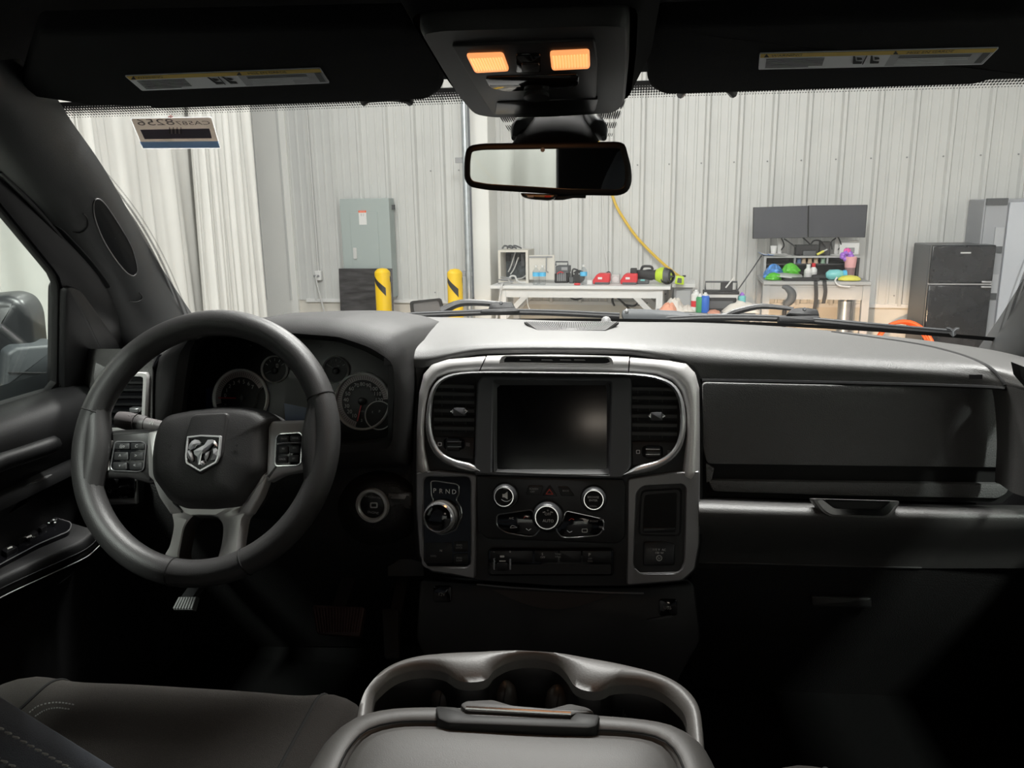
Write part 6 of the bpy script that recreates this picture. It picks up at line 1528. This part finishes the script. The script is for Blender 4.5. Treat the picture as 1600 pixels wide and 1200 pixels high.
# column shroud behind the hub
ce = WC-WNn*.26
mb = MB(); rows = []
for k, (f_, rx, rz) in enumerate(((.045, .075, .065), (.08, .085, .075), (.16, .09, .08), (.26, .10, .085))):
    rows.append([WC-WNn*f_+WH.u*rx*math.cos(2*math.pi*j/28)+WH.v*(rz*math.sin(2*math.pi*j/28)-.012) for j in range(28)])
o = mb.loft(rows, cu=True, cap0=True, cap1=True).build('steering_column', dashd, smooth=60); tag(o, 'dark steering column shroud behind the wheel hub', 'steering column')

# ================================================================ pedals
pp = Plane(PZ(288, 944, .98), V((0, -.75, .66)))
t = root('parking_brake_pedal', pp(288, 944), 'small ribbed parking brake pedal low under the wheel', 'pedal')
MB().prism(pp.pts([(280, 932), (307, 932), (301, 953), (270, 953)], 0), pp.n, .012, .002).build('pad', mat('pedal_grey', (.10, .10, .10), .5), t)
for i in range(7):
    x = i/6; MB().bar(pp(lerp(281, 305, x), 933.5, .002), pp(lerp(272, 299, x), 951, .002), .003, .003, pp.n).build('ridge', mat('pedal_ridge', (.22, .22, .22), .5), t)
b0 = pp(288, 944, -.012); MB().bar(b0, b0+V((0, .22, .05)), .02, .012).build('arm', blk, t)
pp = Plane(PZ(528, 968, .93), V((0, -.75, .66)))
t = root('brake_pedal', pp(528, 968), 'wide dark red tinted brake pedal in the footwell', 'pedal')
MB().prism(pp.pts(rpoly([(487, 945), (570, 948), (562, 995), (494, 990)], 5)), pp.n, .014, .003).build('pad', mat('pedal_rubber', (.045, .022, .02), .5), t)
for i in range(16):
    x = i/15; MB().bar(pp(lerp(492, 565, x), 950, .002), pp(lerp(498, 558, x), 988, .002), .0022, .003, pp.n).build('ridge', mat('pedal_rubber2', (.06, .028, .025), .5), t)
b0 = pp(528, 960, -.014); MB().bar(b0, b0+V((0, .25, .12)), .025, .012).build('arm', blk, t)
b0 = pp(610, 990, 0); t = root('accelerator_pedal', b0, 'slim black accelerator pedal right of the brake pedal', 'pedal')
MB().prism(pp.pts(rpoly([(596, 950), (622, 951), (624, 1030), (600, 1030)], 5), .0), pp.n, .012, .003).build('pad', rubber, t); MB().bar(b0-pp.n*.012, b0-pp.n*.012+V((0, .2, .14)), .02, .012).build('arm', blk, t)
# ================================================================ seats and centre console
def cushion(x0, x1, y0, y1, z0, boost, f=lambda p: p):
    """rows front to back; side bolsters and a rolled front edge"""
    rows = []; n = 36
    for k in range(-8, 20):
        if k < 0:
            a = R(90*(-k)/8); yy = y1-.05+.05*math.sin(a); dz_ = -.05+.05*math.cos(a)
            if k == -8: yy, dz_ = y1, -.16
        else: yy = lerp(y1-.05, y0, k/19); dz_ = -.028*(k/19)
        row = []
        for i in range(n+1):
            u = i/n; e_ = min(u, 1-u)
            bol = boost*math.exp(-((e_-.10)/.075)**2)
            edge_ = -.07*max(0, (.055-e_)/.055)**2
            crown = -.010*math.cos(math.pi*(u-.5)*2)*0
            x = lerp(x0, x1, u); yv = yy-.035*(2*u-1)**4-.03*max(0, (.05-e_)/.05)**1.5
            row.append(f(V((x, yv, z0+dz_+(bol if e_ < .5 else 0)*(1 if k > -8 else 0)+edge_))))
        rows.append(row)
    return rows
def seat(name, x0, x1, y1, z0, label, mirror=False, backy=0.0):
    t = root(name, V(((x0+x1)/2, y1-.25, .74)), label, 'seat')
    rows = cushion(x0, x1, y1-.55, y1, z0, .012)
    n = len(rows[0]); i0, i1 = int(n*.17), int(n*.86)
    MB().loft([r_[i0:i1+1] for r_ in rows]).build('cushion', cloth, t, smooth=80)
    for sl in (slice(0, i0+1), slice(i1, n)):
        MB().loft([r_[sl] for r_ in rows]).build('cushion_bolster', cloth2, t, smooth=80)
    for i in (i0, i1): MB().tube([r_[i]+V((0, 0, -.0005)) for r_ in rows], .0022, 6).build('seam', mat('seam_dark', (.02, .02, .02), .8), t)
    MB().box(((x0+x1)/2, y1-.28, .86), (abs(x1-x0)*.86, .46, .22)).build('seat_base', plasd, t, bevel=.02)
    # backrest
    xi, xo = (x1-.012, x0) if not mirror else (x0+.012, x1)
    rowsb = []
    d_ = V((0, -.585, .81))
    nb = V((0, .81, .585))
    for k in range(14):
        s = lerp(-.30, .36, k/13); row = []
        base = V((0, .311+backy, 1.366))+d_*s
        wtop = .0 if k < 11 else .05*((k-10)/3)**2
        for j in range(24):
            a = 2*math.pi*j/24; ca, sa = math.cos(a), math.sin(a)
            sx_ = math.copysign(abs(ca)**.35, ca); sy_ = math.copysign(abs(sa)**.35, sa)
            xm, hw = (xi+xo)/2, abs(xi-xo)/2-wtop
            row.append(base+V((xm+hw*sx_, 0, 0))+nb*(-.06+.06*sy_))
        rowsb.append(row)
    MB().loft(rowsb, cu=True, cap0=True, cap1=True).build('backrest', cloth3, t, smooth=70)
    hr = V(((x0+x1)/2, .302+backy, 1.36))+d_*.46-nb*.05
    MB().box(hr, (.26, .10, .17), rx=R(36)).build('headrest', cloth3, t, bevel=.035, seg=4)
    for s in (-.07, .07): MB().tube([hr+V((s, 0, 0)), hr+V((s, 0, 0))-d_*.16], .007, 8).build('headrest_post', chrome, t)
    return t, rows, xi, d_, nb
ts, rws, xi, d_, nb = seat('driver_seat', -.655, -.185, .775, 1.068, 'dark cloth driver seat with pale stitching at the lower left')
# double row of stitches on the inboard side of the backrest, along its front edge
def stitches(off, n, m_=thread):
    mb = MB()
    for k in range(n):
        s0 = lerp(-.16, .12, k/n); s1 = s0+.28/n*.40
        p = [V((xi+.0004, .311, 1.366))+d_*s-nb*off for s in (s0, s1)]
        mb.tube([p[0]-V((.0015, 0, 0)), p[0].lerp(p[1], .3)+V((.0006, 0, 0)), p[0].lerp(p[1], .7)+V((.0006, 0, 0)), p[1]-V((.0015, 0, 0))], .00042, 5)
    tag(mb.build('stitching', m_, ts), kind='stuff')
stitches(.027, 46); stitches(.037, 46)
# curved stitches on the left cushion bolster
mb = MB()
strees = [tree_of(c) for c in ts.children if c.name.startswith('cushion')]
def on_seat(px, py):
    d = ray(px, py).normalized(); h_ = [q for q in (tr_.ray_cast(CAMP, d)[0] for tr_ in strees) if q is not None]
    return (min(h_, key=lambda q: (q-CAMP).length) if h_ else PZ(px, py, 1.07))-d*.001
for arc in ([(46, 1113), (60, 1103), (80, 1098), (98, 1098), (115, 1101)], [(55, 1119), (70, 1110), (88, 1106), (108, 1108)]):
    c_ = catmull([on_seat(*q) for q in arc], 28)
    for i in range(0, 27, 2): mb.tube([c_[i], c_[i+1]], .0008, 5)
tag(mb.build('stitching', thread, ts), kind='stuff')
tp, *_ = seat('passenger_seat', .20, .70, .715, 1.064, 'dark cloth passenger seat at the lower right', True, -.22)

# ---- centre console: storage body, padded lid, cup tray
LZ_ = 1.205
t = root('center_console', V((0, .35, .74)), 'centre console with leather armrest lid and three cup holders', 'console')
out = [(452, 1230), (480, 1185), (505, 1148), (540, 1118), (590, 1103), (650, 1098), (720, 1098), (800, 1101), (880, 1106), (960, 1112), (1030, 1120), (1075, 1133), (1105, 1158), (1128, 1200), (1140, 1235)]
ol = catmull([PZ(x, y, LZ_) for x, y in out], 60)
xl, xr = ol[0].x, ol[-1].x
loop = ol+[V((xr+.004, y, LZ_)) for y in (.38, .30, .2, .08)]+[V((xl-.004, y, LZ_)) for y in (.08, .2, .30, .38)]
L0 = resample(loop, 140)
up = V((0, 0, 1))
def ringz(d, z):
    out = []
    for p in L0:
        sp_ = V((.002, max(.12, min(.385, p.y)), 0)); q = V((p.x, p.y, 0)); k = (q-sp_).length
        q = sp_+(q-sp_)*((k-d)/k); out.append(V((q.x, q.y, z)))
    return out
MB().loft([ringz(.006, LZ_-.055), ringz(.0, LZ_-.045), ringz(0, LZ_-.015), ringz(.004, LZ_-.004), ringz(.013, LZ_+.004), ringz(.026, LZ_+.007), ringz(.0365, LZ_+.0045), ringz(.038, LZ_+.002), ringz(.0395, LZ_+.0045), ringz(.050, LZ_+.0085), ringz(.075, LZ_+.0105), ringz(.10, LZ_+.0115)], cu=True, cap1=True).build('armrest_lid', leath, t, smooth=60)
MB().tube(ringz(.0345, LZ_+.0062), .0008, 5, closed=True).build('lid_stitching', mat('thread_dark', (.02, .02, .02), .8), t)
# latch plate at the lid front
lt = Plane((0, .52, LZ_+.008), V((0, .10, 1)), up=(0, 1, 0))
MB().prism(lt.pts(rpoly([(680, 1102), (716, 1104), (724, 1112), (740, 1116), (890, 1122), (900, 1112), (938, 1116), (934, 1133), (920, 1137), (700, 1129), (684, 1122)], 5), .004), lt.n, .012, .002).build('latch_plate', mat('latch_black', (.03, .03, .03), .5, spec=.3), t)
MB().prism(lt.pts(rpoly([(718, 1100), (728, 1094), (770, 1092), (800, 1101), (860, 1106), (890, 1098), (918, 1104), (930, 1112), (900, 1114), (890, 1118), (728, 1110)], 5), .002), lt.n, .012, .002).build('latch_tongue', mat('latch_grey', (.085, .082, .08), .5), t)
MB().tube(lt.pts([(728, 1106), (800, 1110), (892, 1115)], .006), .0016, 8).build('latch_strip', chromed, t)
# cup tray
CZ_ = 1.190
co = [(556, 1130), (562, 1100), (575, 1074), (600, 1048), (640, 1030), (700, 1020.5), (800, 1019), (900, 1026), (980, 1040), (1040, 1058), (1075, 1080), (1092, 1105), (1098, 1140), (1101, 1178)]
ci = [(580, 1128), (584, 1092), (593, 1077), (620, 1056), (656, 1047), (692, 1050), (714, 1063), (737, 1066), (760, 1062), (773, 1047), (800, 1034), (836, 1031), (867, 1037), (886, 1054), (898, 1072), (918, 1080), (940, 1080), (957, 1072), (993, 1071), (1030, 1081), (1056, 1101), (1070, 1119), (1074, 1145), (1077, 1178)]
A = resample(catmull([PZ(x, y, CZ_) for x, y in co], 80), 80, False); B = resample(catmull([PZ(x, y, CZ_-.004) for x, y in ci], 120), 80, False)
cupm = mat('cup_tray', (.19, .183, .176), .42, bump=.08, bscale=500)
rows = [[p+V((0, 0, -.20)) for p in A], [p+V((0, .004, -.03)) for p in A], [p+V((0, .002, -.006)) for p in A], A]
rows += [[p.lerp(q, f_)+V((0, 0, h)) for p, q in zip(A, B)] for f_, h in ((.12, .003), (.5, .004), (.85, .002), (.97, -.001))]
rows += [B, [q+V((0, -.001, -.008)) for q in B]]
MB().loft(rows).build('cup_tray_rim', cupm, t, smooth=70)
MB().loft([[q+V((0, -.001, -.008)) for q in B], [q+V((0, -.004, -.016)) for q in B], [V((q.x*.97, q.y-.006, q.z-.075)) for q in B]]).build('cup_well', plasg, t, smooth=70)
fl_ = [V((p.x*.98, p.y, CZ_-.085)) for p in A]; MB().loft([fl_, [V((p.x, .42, CZ_-.085)) for p in fl_]]).build('cup_floor', rubber, t)
for px, py in ((613, 1086), (690, 1086), (789, 1081), (871, 1089), (972, 1104), (1046, 1112)):
    c_ = PZ(px, py, CZ_-.03); rad = .0115
    g_ = MB().lathe(c_, (0, 0, 1), [(rad*.8, -.055), (rad, -.03), (rad*1.02, -.008), (rad*.85, .004), (rad*.45, .010), (0, .012)], 20).build('cup_grip', mat('cup_grip', (.07, .068, .066), .38), t, smooth=80)
    MB().tube([c_+V((rad*1.03*math.sin(a)*.15, -rad*1.03*math.cos(a), rad*1.0*math.sin(a)-.002)) for a in [R(q) for q in range(-60, 91, 15)]], .0006, 5).build('grip_seam', blk, g_)
MB().box((.0, .30, .955), (.285, .56, .41)).build('storage_body', plasd, t, bevel=.02)
# ================================================================ sun visors
VPL = Plane((0, .90, 1.722), V((0, -.29, -.957)), up=(0, 1, 0))
paper = mat('label_paper', (.90, .90, .92), .7); labyel = mat('label_yellow', (.75, .52, .12), .7); inkm = mat('label_ink', (.16, .16, .165), .8); inkd = mat('label_ink_dark', (.04, .04, .04), .8); greyl = mat('label_grey', (.52, .52, .54), .8)
VU = V((1, 0, 0)); VV = VPL.n.cross(VU); VV = VV if VV.z > 0 else -VV
def visor(outline, clip, lab, words, label, skew, bars):
    q = VPL.pts(rpoly(outline, 10)); c = sum(q, V((0, 0, 0)))/len(q)
    t = root('sun_visor', c, label, 'sun visor', 'sun visors')
    MB().prism(q, VPL.n, .022, .006).build('panel', visorm, t, smooth=60)
    # clip at the inboard end
    MB().tube(catmull(VPL.pts(clip, -.006), 20), .0045, 8).build('clip_arch', plasg, t)
    a, b = clip[len(clip)//2-1], clip[len(clip)//2+1]
    MB().prism(VPL.pts(rr(a[0]-2, a[1]-1, b[0]+4, b[1]+5, 2), -.002), VPL.n, .012, .002).build('clip', plasd, t)
    l = MB().prism(VPL.pts(rpoly(lab, 2), .0012), VPL.n, .0012).build('warning_label', paper, t)
    TL, TR, BR, BL = lab
    def L(u, v): x0, y0 = lerp(TL[0], BL[0], v), lerp(TL[1], BL[1], v); x1, y1 = lerp(TR[0], BR[0], v), lerp(TR[1], BR[1], v); return (lerp(x0, x1, u), lerp(y0, y1, u))
    MB().prism(VPL.pts([L(.004, .03), L(.996, .03), L(.996, .26), L(.004, .26)], .0016), VPL.n, .0003).build('yellow_band', labyel, l)
    MB().prism(VPL.pts([L(.56, .27), L(.996, .27), L(.996, .96), L(.56, .96)], .0015), VPL.n, .0002).build('grey_field', greyl, l)
    for v in [.36+.085*i for i in range(7)]:
        MB().prism(VPL.pts([L(.03, v), L(.28 if v < .8 else .22, v), L(.28 if v < .8 else .22, v+.035), L(.03, v+.035)], .0018), VPL.n, .0002).build('text_line', inkm, l)
        MB().prism(VPL.pts([L(.60, v), L(.91 if v < .7 else .82, v), L(.91 if v < .7 else .82, v+.035), L(.60, v+.035)], .0019), VPL.n, .0002).build('text_line', paper if v > .5 else inkm, l)
    MB().prism(VPL.pts([L(.955, .30), L(.985, .30), L(.985, .9), L(.955, .9)], .0019), VPL.n, .0002).build('barcode', inkm, l)
    for u, s in ((.115, words[0]), (.72, words[1])):
        x, y = L(u, .155); o = VPL(x, y, .0021); text3(s, o, .0042, VU, VV, inkd, l, 'lettering')
        x, y = L(u-(.085 if u < .5 else .145), .16); tri = [(x-4, y+2), (x+4, y+2), (x, y-3)]; MB().prism(VPL.pts(tri, .0021), VPL.n, .0002).build('warning_triangle', inkd, l)
    for u in (.40, .475):                                     # seat pictograms
        MB().prism(VPL.pts([L(u, .30), L(u+.008, .30), L(u+.022, .62), L(u+.05, .66), L(u+.052, .78), L(u+.014, .78)], .0019), VPL.n, .0002).build('seat_pictogram', inkd, l)
        MB().prism(VPL.pts([L(u+.018, .38), L(u+.04, .42), L(u+.046, .52), L(u+.026, .56)], .0019), VPL.n, .0002).build('seat_pictogram', inkd, l)
    MB().tube(VPL.pts([L(.458, .30), L(.458, .8)], .002), .0006, 4).build('divider', inkd, l)
visor([(60, 52), (640, 40), (690, 62), (694, 140), (668, 158), (640, 159), (566, 162), (245, 173), (232, 168), (150, 168), (30, 150)], [(568, 160), (574, 155), (590, 153), (605, 152), (622, 153), (634, 155), (641, 160)],
      [(195, 119), (500, 107), (515, 130), (222, 142)], ('WARNING', 'MISE EN GARDE'), 'black driver sun visor, left, with a slanted warning label', 1, None)
visor([(1030, 40), (1640, 22), (1660, 124), (1548, 127), (1522, 135), (1150, 147), (1064, 150), (1036, 150), (1012, 136), (1006, 60)], [(1063, 148), (1070, 140), (1085, 137), (1103, 136), (1122, 136), (1138, 139), (1146, 147)],
      [(1187, 84), (1561, 75), (1535, 101), (1185, 109)], ('WARNING', 'MISE EN GARDE'), 'black passenger sun visor, right, with a slanted warning label', -1, None)
# ================================================================ overhead console
OPL = Plane((0, .80, 1.702), V((0, -.183, -.983)), up=(0, 1, 0))
t = root('overhead_console', OPL(840, 110), 'black overhead console with two lit amber map lamps', 'overhead console')
oc = rpoly([(652, 52), (690, 46), (940, 38), (984, 40), (983, 100), (976, 168), (960, 178), (860, 184), (770, 185), (738, 180), (712, 150)], 12)
o0 = resample(OPL.pts(oc, .0), 100)
hump = [V((p.x*1.22, p.y+.004*0, roof(p.x, p.y)+.01)) for p in [q+(q-V((0, .66, q.z)))*.18 for q in o0]]
MB().loft([hump, [p.lerp(q, .6)-OPL.n*.004 for p, q in zip(hump, inset(o0, OPL.n, -.018))], [p-OPL.n*.012 for p in inset(o0, OPL.n, -.006)]], cu=True).build('surround', headm, t, smooth=70)
MB().loft([[p-OPL.n*.03 for p in o0], [p-OPL.n*.006 for p in o0], inset(o0, OPL.n, .003), inset(o0, OPL.n, .010)], cu=True, cap1=True).build('housing', mat('overhead_plastic', (.022, .022, .022), .5), t, smooth=60)
MB().prism(OPL.pts(rpoly([(705, 72), (930, 64), (934, 100), (930, 176), (770, 180), (745, 140)], 5), .002), OPL.n, .004, .001).build('lamp_panel', plasd, t)
lensm = mat('lamp_lens', (.9, .45, .2), .4, emit=(1.0, .36, .12), estr=.95)
lensrib = mat('lamp_rib', (.9, .5, .25), .4, emit=(1.0, .44, .17), estr=1.15)
for q, br in (([(728, 87), (786, 85), (796, 112), (742, 115)], 0), ([(859, 83), (921, 80), (922, 108), (862, 111)], 1)):
    l_ = MB().prism(OPL.pts(rpoly(q, 5), .004), OPL.n, .006, .001).build('map_lamp', lensm, t)
    for i in range(12):
        u = (i+1)/13; a = (lerp(q[0][0], q[1][0], u), lerp(q[0][1], q[1][1], u)); b = (lerp(q[3][0], q[2][0], u), lerp(q[3][1], q[2][1], u))
        MB().bar(OPL(lerp(a[0], b[0], .18), lerp(a[1], b[1], .18), .0042), OPL(lerp(a[0], b[0], .85), lerp(a[1], b[1], .85), .0042), .0010, .0012, OPL.n).build('lens_rib', lensrib, l_)
    a = OPL(sum(x for x, y in q)/4, sum(y for x, y in q)/4, .012)
    L_ = bpy.data.lights.new('map_lamp_light', 'AREA'); L_.size = .05; L_.energy = .05; L_.color = (1, .42, .15); L_.shape = 'SQUARE'
    lo_ = bpy.data.objects.new('map_lamp_light', L_); COL.objects.link(lo_); lo_.location = a; lo_.rotation_euler = (R(-10), 0, 0)
MB().prism(OPL.pts(rr(806, 86, 845, 114, 3), .0035), OPL.n, .003, .001).build('switch', gloss, t)
MB().prism(OPL.pts(rr(815, 101, 843, 113, 2), .005), OPL.n, .002, .0006).build('switch_key', plasd, t)
MB().prism(OPL.pts(rpoly([(757, 122), (905, 117), (904, 134), (880, 140), (790, 143), (766, 138)], 6), .003), OPL.n, .002, .0006).build('display_window', gloss, t)
MB().lathe(OPL(838, 148, .002), OPL.n, [(.012, 0), (.012, .003), (.009, .004)], 24).build('push_button', plasd, t)
MB().prism(OPL.pts(rpoly([(776, 160), (935, 155), (930, 174), (772, 179)], 3), .003), OPL.n, .003, .001).build('bin_edge', plasg, t)
# unseen dome lamp added behind the camera to brighten the cab surfaces
t = root('added_dome_lamp', V((.04, -.75, roof(.04, -.75))), 'lit dome lamp on the headliner above the rear seat', 'lamp')
zr = roof(.04, -.75)
MB().box((.04, -.75, zr-.008), (.16, .11, .016)).build('housing', plasd, t, bevel=.006)
MB().box((.04, -.75, zr-.018), (.12, .075, .008)).build('lens', mat('added_dome_lens', (.9, .85, .75), .4, emit=(1, .86, .70), estr=1.5), t, bevel=.003)
L_ = bpy.data.lights.new('dome_fill_light', 'AREA'); L_.size = .11; L_.size_y = .07; L_.shape = 'RECTANGLE'; L_.energy = .35; L_.color = (1, .88, .74)
lo_ = bpy.data.objects.new('dome_fill_light', L_); COL.objects.link(lo_); lo_.location = (.04, -.75, zr-.026)
# ================================================================ inside mirror
mc = P(856, 264, .775)
tgt = V((.25, -1.25, 1.58)); nn = ((CAMP-mc).normalized()+(tgt-mc).normalized()).normalized()
MP = Plane(mc, nn)
t = root('rear_view_mirror', P(856, 200, .84), 'rectangular black-framed rear view mirror below the overhead console', 'mirror')
mo = rpoly([(729, 228), (752, 224), (965, 221), (977, 224), (987, 262), (988, 285), (982, 300), (968, 306), (890, 305), (760, 297), (733, 292), (725, 280), (725, 250)], 10)
o0 = resample(MP.pts(mo, 0), 110)
MB().loft([[p-nn*.045 for p in inset(o0, nn, .02)], [p-nn*.030 for p in inset(o0, nn, .004)], [p-nn*.012 for p in o0], [p-nn*.002 for p in o0], inset(o0, nn, .0015), inset(o0, nn, .0055), [p-nn*.002 for p in inset(o0, nn, .0065)]], cu=True, cap0=True).build('shell', mat('mirror_shell_gloss', (.010, .010, .011), .45, spec=.3), t, smooth=60)
mi = rpoly([(736, 233), (756, 230), (962, 227), (970, 230), (976, 262), (977, 282), (972, 296), (960, 297), (880, 297), (760, 291), (738, 287), (733, 276), (733, 248)], 8)
MB().prism(MP.pts(mi, -.0012), nn, .002).build('mirror_glass', mat('mirror_silver', (.80, .82, .82), .015, 1.0), t)
dial(MP, 848, 234, 3.4, [(1, -.001), (1, .0003)], mgrey, t, 'sensor_eye', 16)
MB().prism(MP.pts(rpoly([(812, 302), (874, 304), (866, 312), (858, 314), (830, 312), (818, 309)], 4), .001), nn, .02, .003).build('button_bar', plasg, t)
MB().prism(MP.pts(rpoly([(868, 304), (918, 305), (880, 313), (864, 313)], 3), -.004), nn, .02, .003).build('lower_shell', plasd, t)
for x, m_ in ((829, dimw), (856, redp)): MB().prism(MP.pts(rr(x-5, 305.5, x+5, 308.5, 1), .0016), nn, .0004).build('button_mark', m_, t)
q = [P(856, 222, .80), P(868, 205, .86), P(868, 190, .93)]
MB().loft([[p+V((w_*ca, dd*sa, 0)) for ca, sa in [(math.cos(2*math.pi*j/16), math.sin(2*math.pi*j/16)) for j in range(16)]] for p, w_, dd in ((P(866, 236, .80), .030, .012), (P(868, 222, .83), .045, .02), (P(868, 205, .87), .040, .02), (P(868, 180, .93), .038, .02))], cu=True, cap0=True, cap1=True).build('mount', mat('mount_black', (.010, .010, .011), .8, spec=.1), t, smooth=60)
for s_, x in ((-1, 815), (1, 932)):
    MB().tube(catmull([P(x-s_*8, 186, .91), P(x, 200, .885), P(x+s_*12, 216, .86)], 12), [.011]*8+[.009, .007, .005, .003], 10).build('mount_wing', mat('mount_grey', (.10, .105, .11), .4), t)
# ================================================================ registration sticker on the glass
sa = ws_pt(-.80, .86); su = (ws_pt(-.70, .86)-ws_pt(-.90, .86)).normalized(); sv = (ws_pt(-.80, .92)-ws_pt(-.80, .78)).normalized()
sn = su.cross(sv); sn = sn if (CAMP-sa).dot(sn) > 0 else -sn
ST = Plane(sa, sn)
stk = mat('sticker_tan', (.48, .44, .40), .7); stkb = mat('sticker_slot', (.17, .16, .20), .7); stkblue = mat('sticker_blue', (.36, .50, .72), .7); stkink = mat('sticker_ink', (.11, .10, .10), .7); stkw = mat('sticker_edge', (.62, .62, .62), .7)
t = root('registration_sticker', ST(274, 208), 'tan and blue registration sticker on the upper left of the windshield, seen from behind', 'sticker')
SQ = [(203, 184.5), (331, 182.5), (345, 232), (223, 233)]
MB().prism(ST.pts(rpoly(SQ, 3), .0012), sn, .0006).build('backing', stkw, t)
MB().prism(ST.pts(rpoly([(205, 186), (330, 184.2), (343.5, 231), (224, 231.8)], 3), .0018), sn, .0005).build('face', stk, t)
MB().prism(ST.pts([(218.5, 222), (341, 221), (343.5, 231), (224, 231.8)], .0022), sn, .0003).build('blue_band', stkblue, t)
MB().prism(ST.pts([(219, 203), (327, 201), (331, 216), (226, 217.5)], .0022), sn, .0003).build('dark_slot', stkb, t)
for i in range(7): MB().prism(ST.pts([(264+i*3, 199), (265.4+i*3, 199), (266+i*3, 209), (264.5+i*3, 209)], .0026), sn, .0002).build('code_bar', stk if i % 2 else stkink, t)
for m_ in (stk, stkb, stkblue, stkink, stkw):              # thin film: daylight shines through it
    nt_ = m_.node_tree; bs_ = nt_.nodes['Principled BSDF']; ou_ = nt_.nodes['Material Output']
    tr_ = nt_.nodes.new('ShaderNodeBsdfTranslucent'); tr_.inputs[0].default_value = [min(1, c*1.5) for c in bs_.inputs['Base Color'].default_value[:3]]+[1]
    mx_ = nt_.nodes.new('ShaderNodeMixShader'); mx_.inputs[0].default_value = .6
    nt_.links.new(bs_.outputs[0], mx_.inputs[1]); nt_.links.new(tr_.outputs[0], mx_.inputs[2]); nt_.links.new(mx_.outputs[0], ou_.inputs[0])
tu = (ST(330, 190)-ST(210, 192)).normalized(); tv = sn.cross(tu); tv = tv if tv.z > 0 else -tv
text3('8256', ST(243, 191.5, .0024), (ST(249, 186.5)-ST(249, 196)).length, tu, tv, stkink, t, mirror=True); text3('CA587', ST(302, 192.5, .0024), (ST(298, 189.5)-ST(298, 195.5)).length, tu, tv, stkink, t, mirror=True)
MB().tube(ST.pts([(263, 183), (268, 180), (266, 184), (270, 182)], .001), .0006, 4).build('red_scribble', redp, t)
# ================================================================ wipers
def wy(px): return 1.735-.235*((px-880)/620)**2
def wpnt(px, py, d=0): return P(px, py, wy(px)+d)
wip = mat('wiper_black', (.012, .012, .013), .45); wipg = mat('wiper_arm', (.05, .052, .055), .35)
def wiper(blade, arm, block, piv, label):
    t = root('wiper', wpnt(*piv), label, 'wiper', 'windshield wipers')
    b = catmull([wpnt(x, y) for x, y in blade], 40)
    MB().tube(b, .0065, 8).build('blade', wip, t)
    MB().tube([p+V((0, -.004, .006)) for p in b], .0025, 6).build('blade_spine', wipg, t)
    a = catmull([wpnt(x, y, .01) for x, y in arm], 24); MB().tube(a, [lerp(.010, .0042, i/23) for i in range(24)], 8).build('arm', wip, t)
    bp = Plane(wpnt(*block[0], -.005), V((0, -1, .3)))
    MB().prism(bp.pts(rpoly(block[1], 3), .004), bp.n, .02, .003).build('blade_clip', wip, t)
    MB().prism(bp.pts(rpoly(block[2], 2), .005), bp.n, .02, .002).build('clip_base', wip, t)
    MB().lathe(bp(block[3][0], block[3][1], .004), bp.n, [(.004, 0), (.003, .003)], 12).build('clip_bolt', wipg, t)
wiper([(590, 497), (650, 493), (720, 490), (780, 488), (860, 489), (968, 494)], [(975, 498), (900, 492), (820, 484), (790, 476), (725, 473), (690, 486), (640, 494)][::-1][1:4]+[(775, 474)], ((785, 477), [(766, 474), (773, 471), (800, 472), (805, 482), (762, 484)], [(752, 483), (804, 480), (812, 486), (750, 489)], (783, 473.5)), (640, 494),
      'left windshield wiper lying along the base of the glass')
wiper([(1036, 500), (1100, 497), (1180, 497), (1260, 501), (1360, 510), (1485, 521)], [(985, 490), (1060, 494), (1125, 496), (1150, 487), (1185, 479), (1215, 480), (1240, 483)], ((1255, 490), [(1230, 491), (1238, 482), (1256, 480), (1278, 483), (1281, 494), (1262, 496)], [(1217, 494), (1280, 493), (1287, 504), (1218, 503)], (1257, 483)), (985, 490),
      'right windshield wiper reaching towards the refrigerator')
t = root('wiper_pivot_cover', wpnt(978, 486), 'grey wiper arm root with a bolt at the centre of the cowl', 'wiper arm')
bp = Plane(wpnt(1010, 492, -.01), V((0, -1, .3)))
MB().prism(bp.pts(rpoly([(971, 491), (973, 484), (984, 482), (1055, 485), (1085, 490), (1085, 502), (975, 501)], 4)), bp.n, .02, .003).build('cover', mat('pivot_grey', (.06, .065, .07), .4), t)
MB().lathe(bp(979, 486, .001), bp.n, [(.005, 0), (.004, .003), (.001, .005)], 12).build('bolt', chromed, t)
# small ram-shaped mark printed low on the right of the glass
gq = [wpnt(1478, 512, -.03), wpnt(1500, 512, -.03), wpnt(1497, 526, -.03), wpnt(1480, 526, -.03)]
gm = Plane(gq[0], V((0, -1, .5)))
t = root('glass_emblem', gm(1489, 518), 'small dark animal head mark at the lower right corner of the windshield', 'emblem')
MB().prism(gm.pts([(1478, 511), (1484, 511), (1489, 514), (1494, 511), (1500, 512), (1498, 516), (1493, 516), (1494, 523), (1489, 527), (1484, 522), (1485, 516), (1480, 516)]), gm.n, .001).build('mark', blk, t)
MB().tube(gm.pts([(1480, 513), (1484, 514), (1488, 518), (1488, 525)], .001), .0008, 4).build('line', dgrey, t); MB().tube(gm.pts([(1498, 513), (1494, 514), (1490, 518), (1490, 525)], .001), .0008, 4).build('line', dgrey, t)
flush_texts()
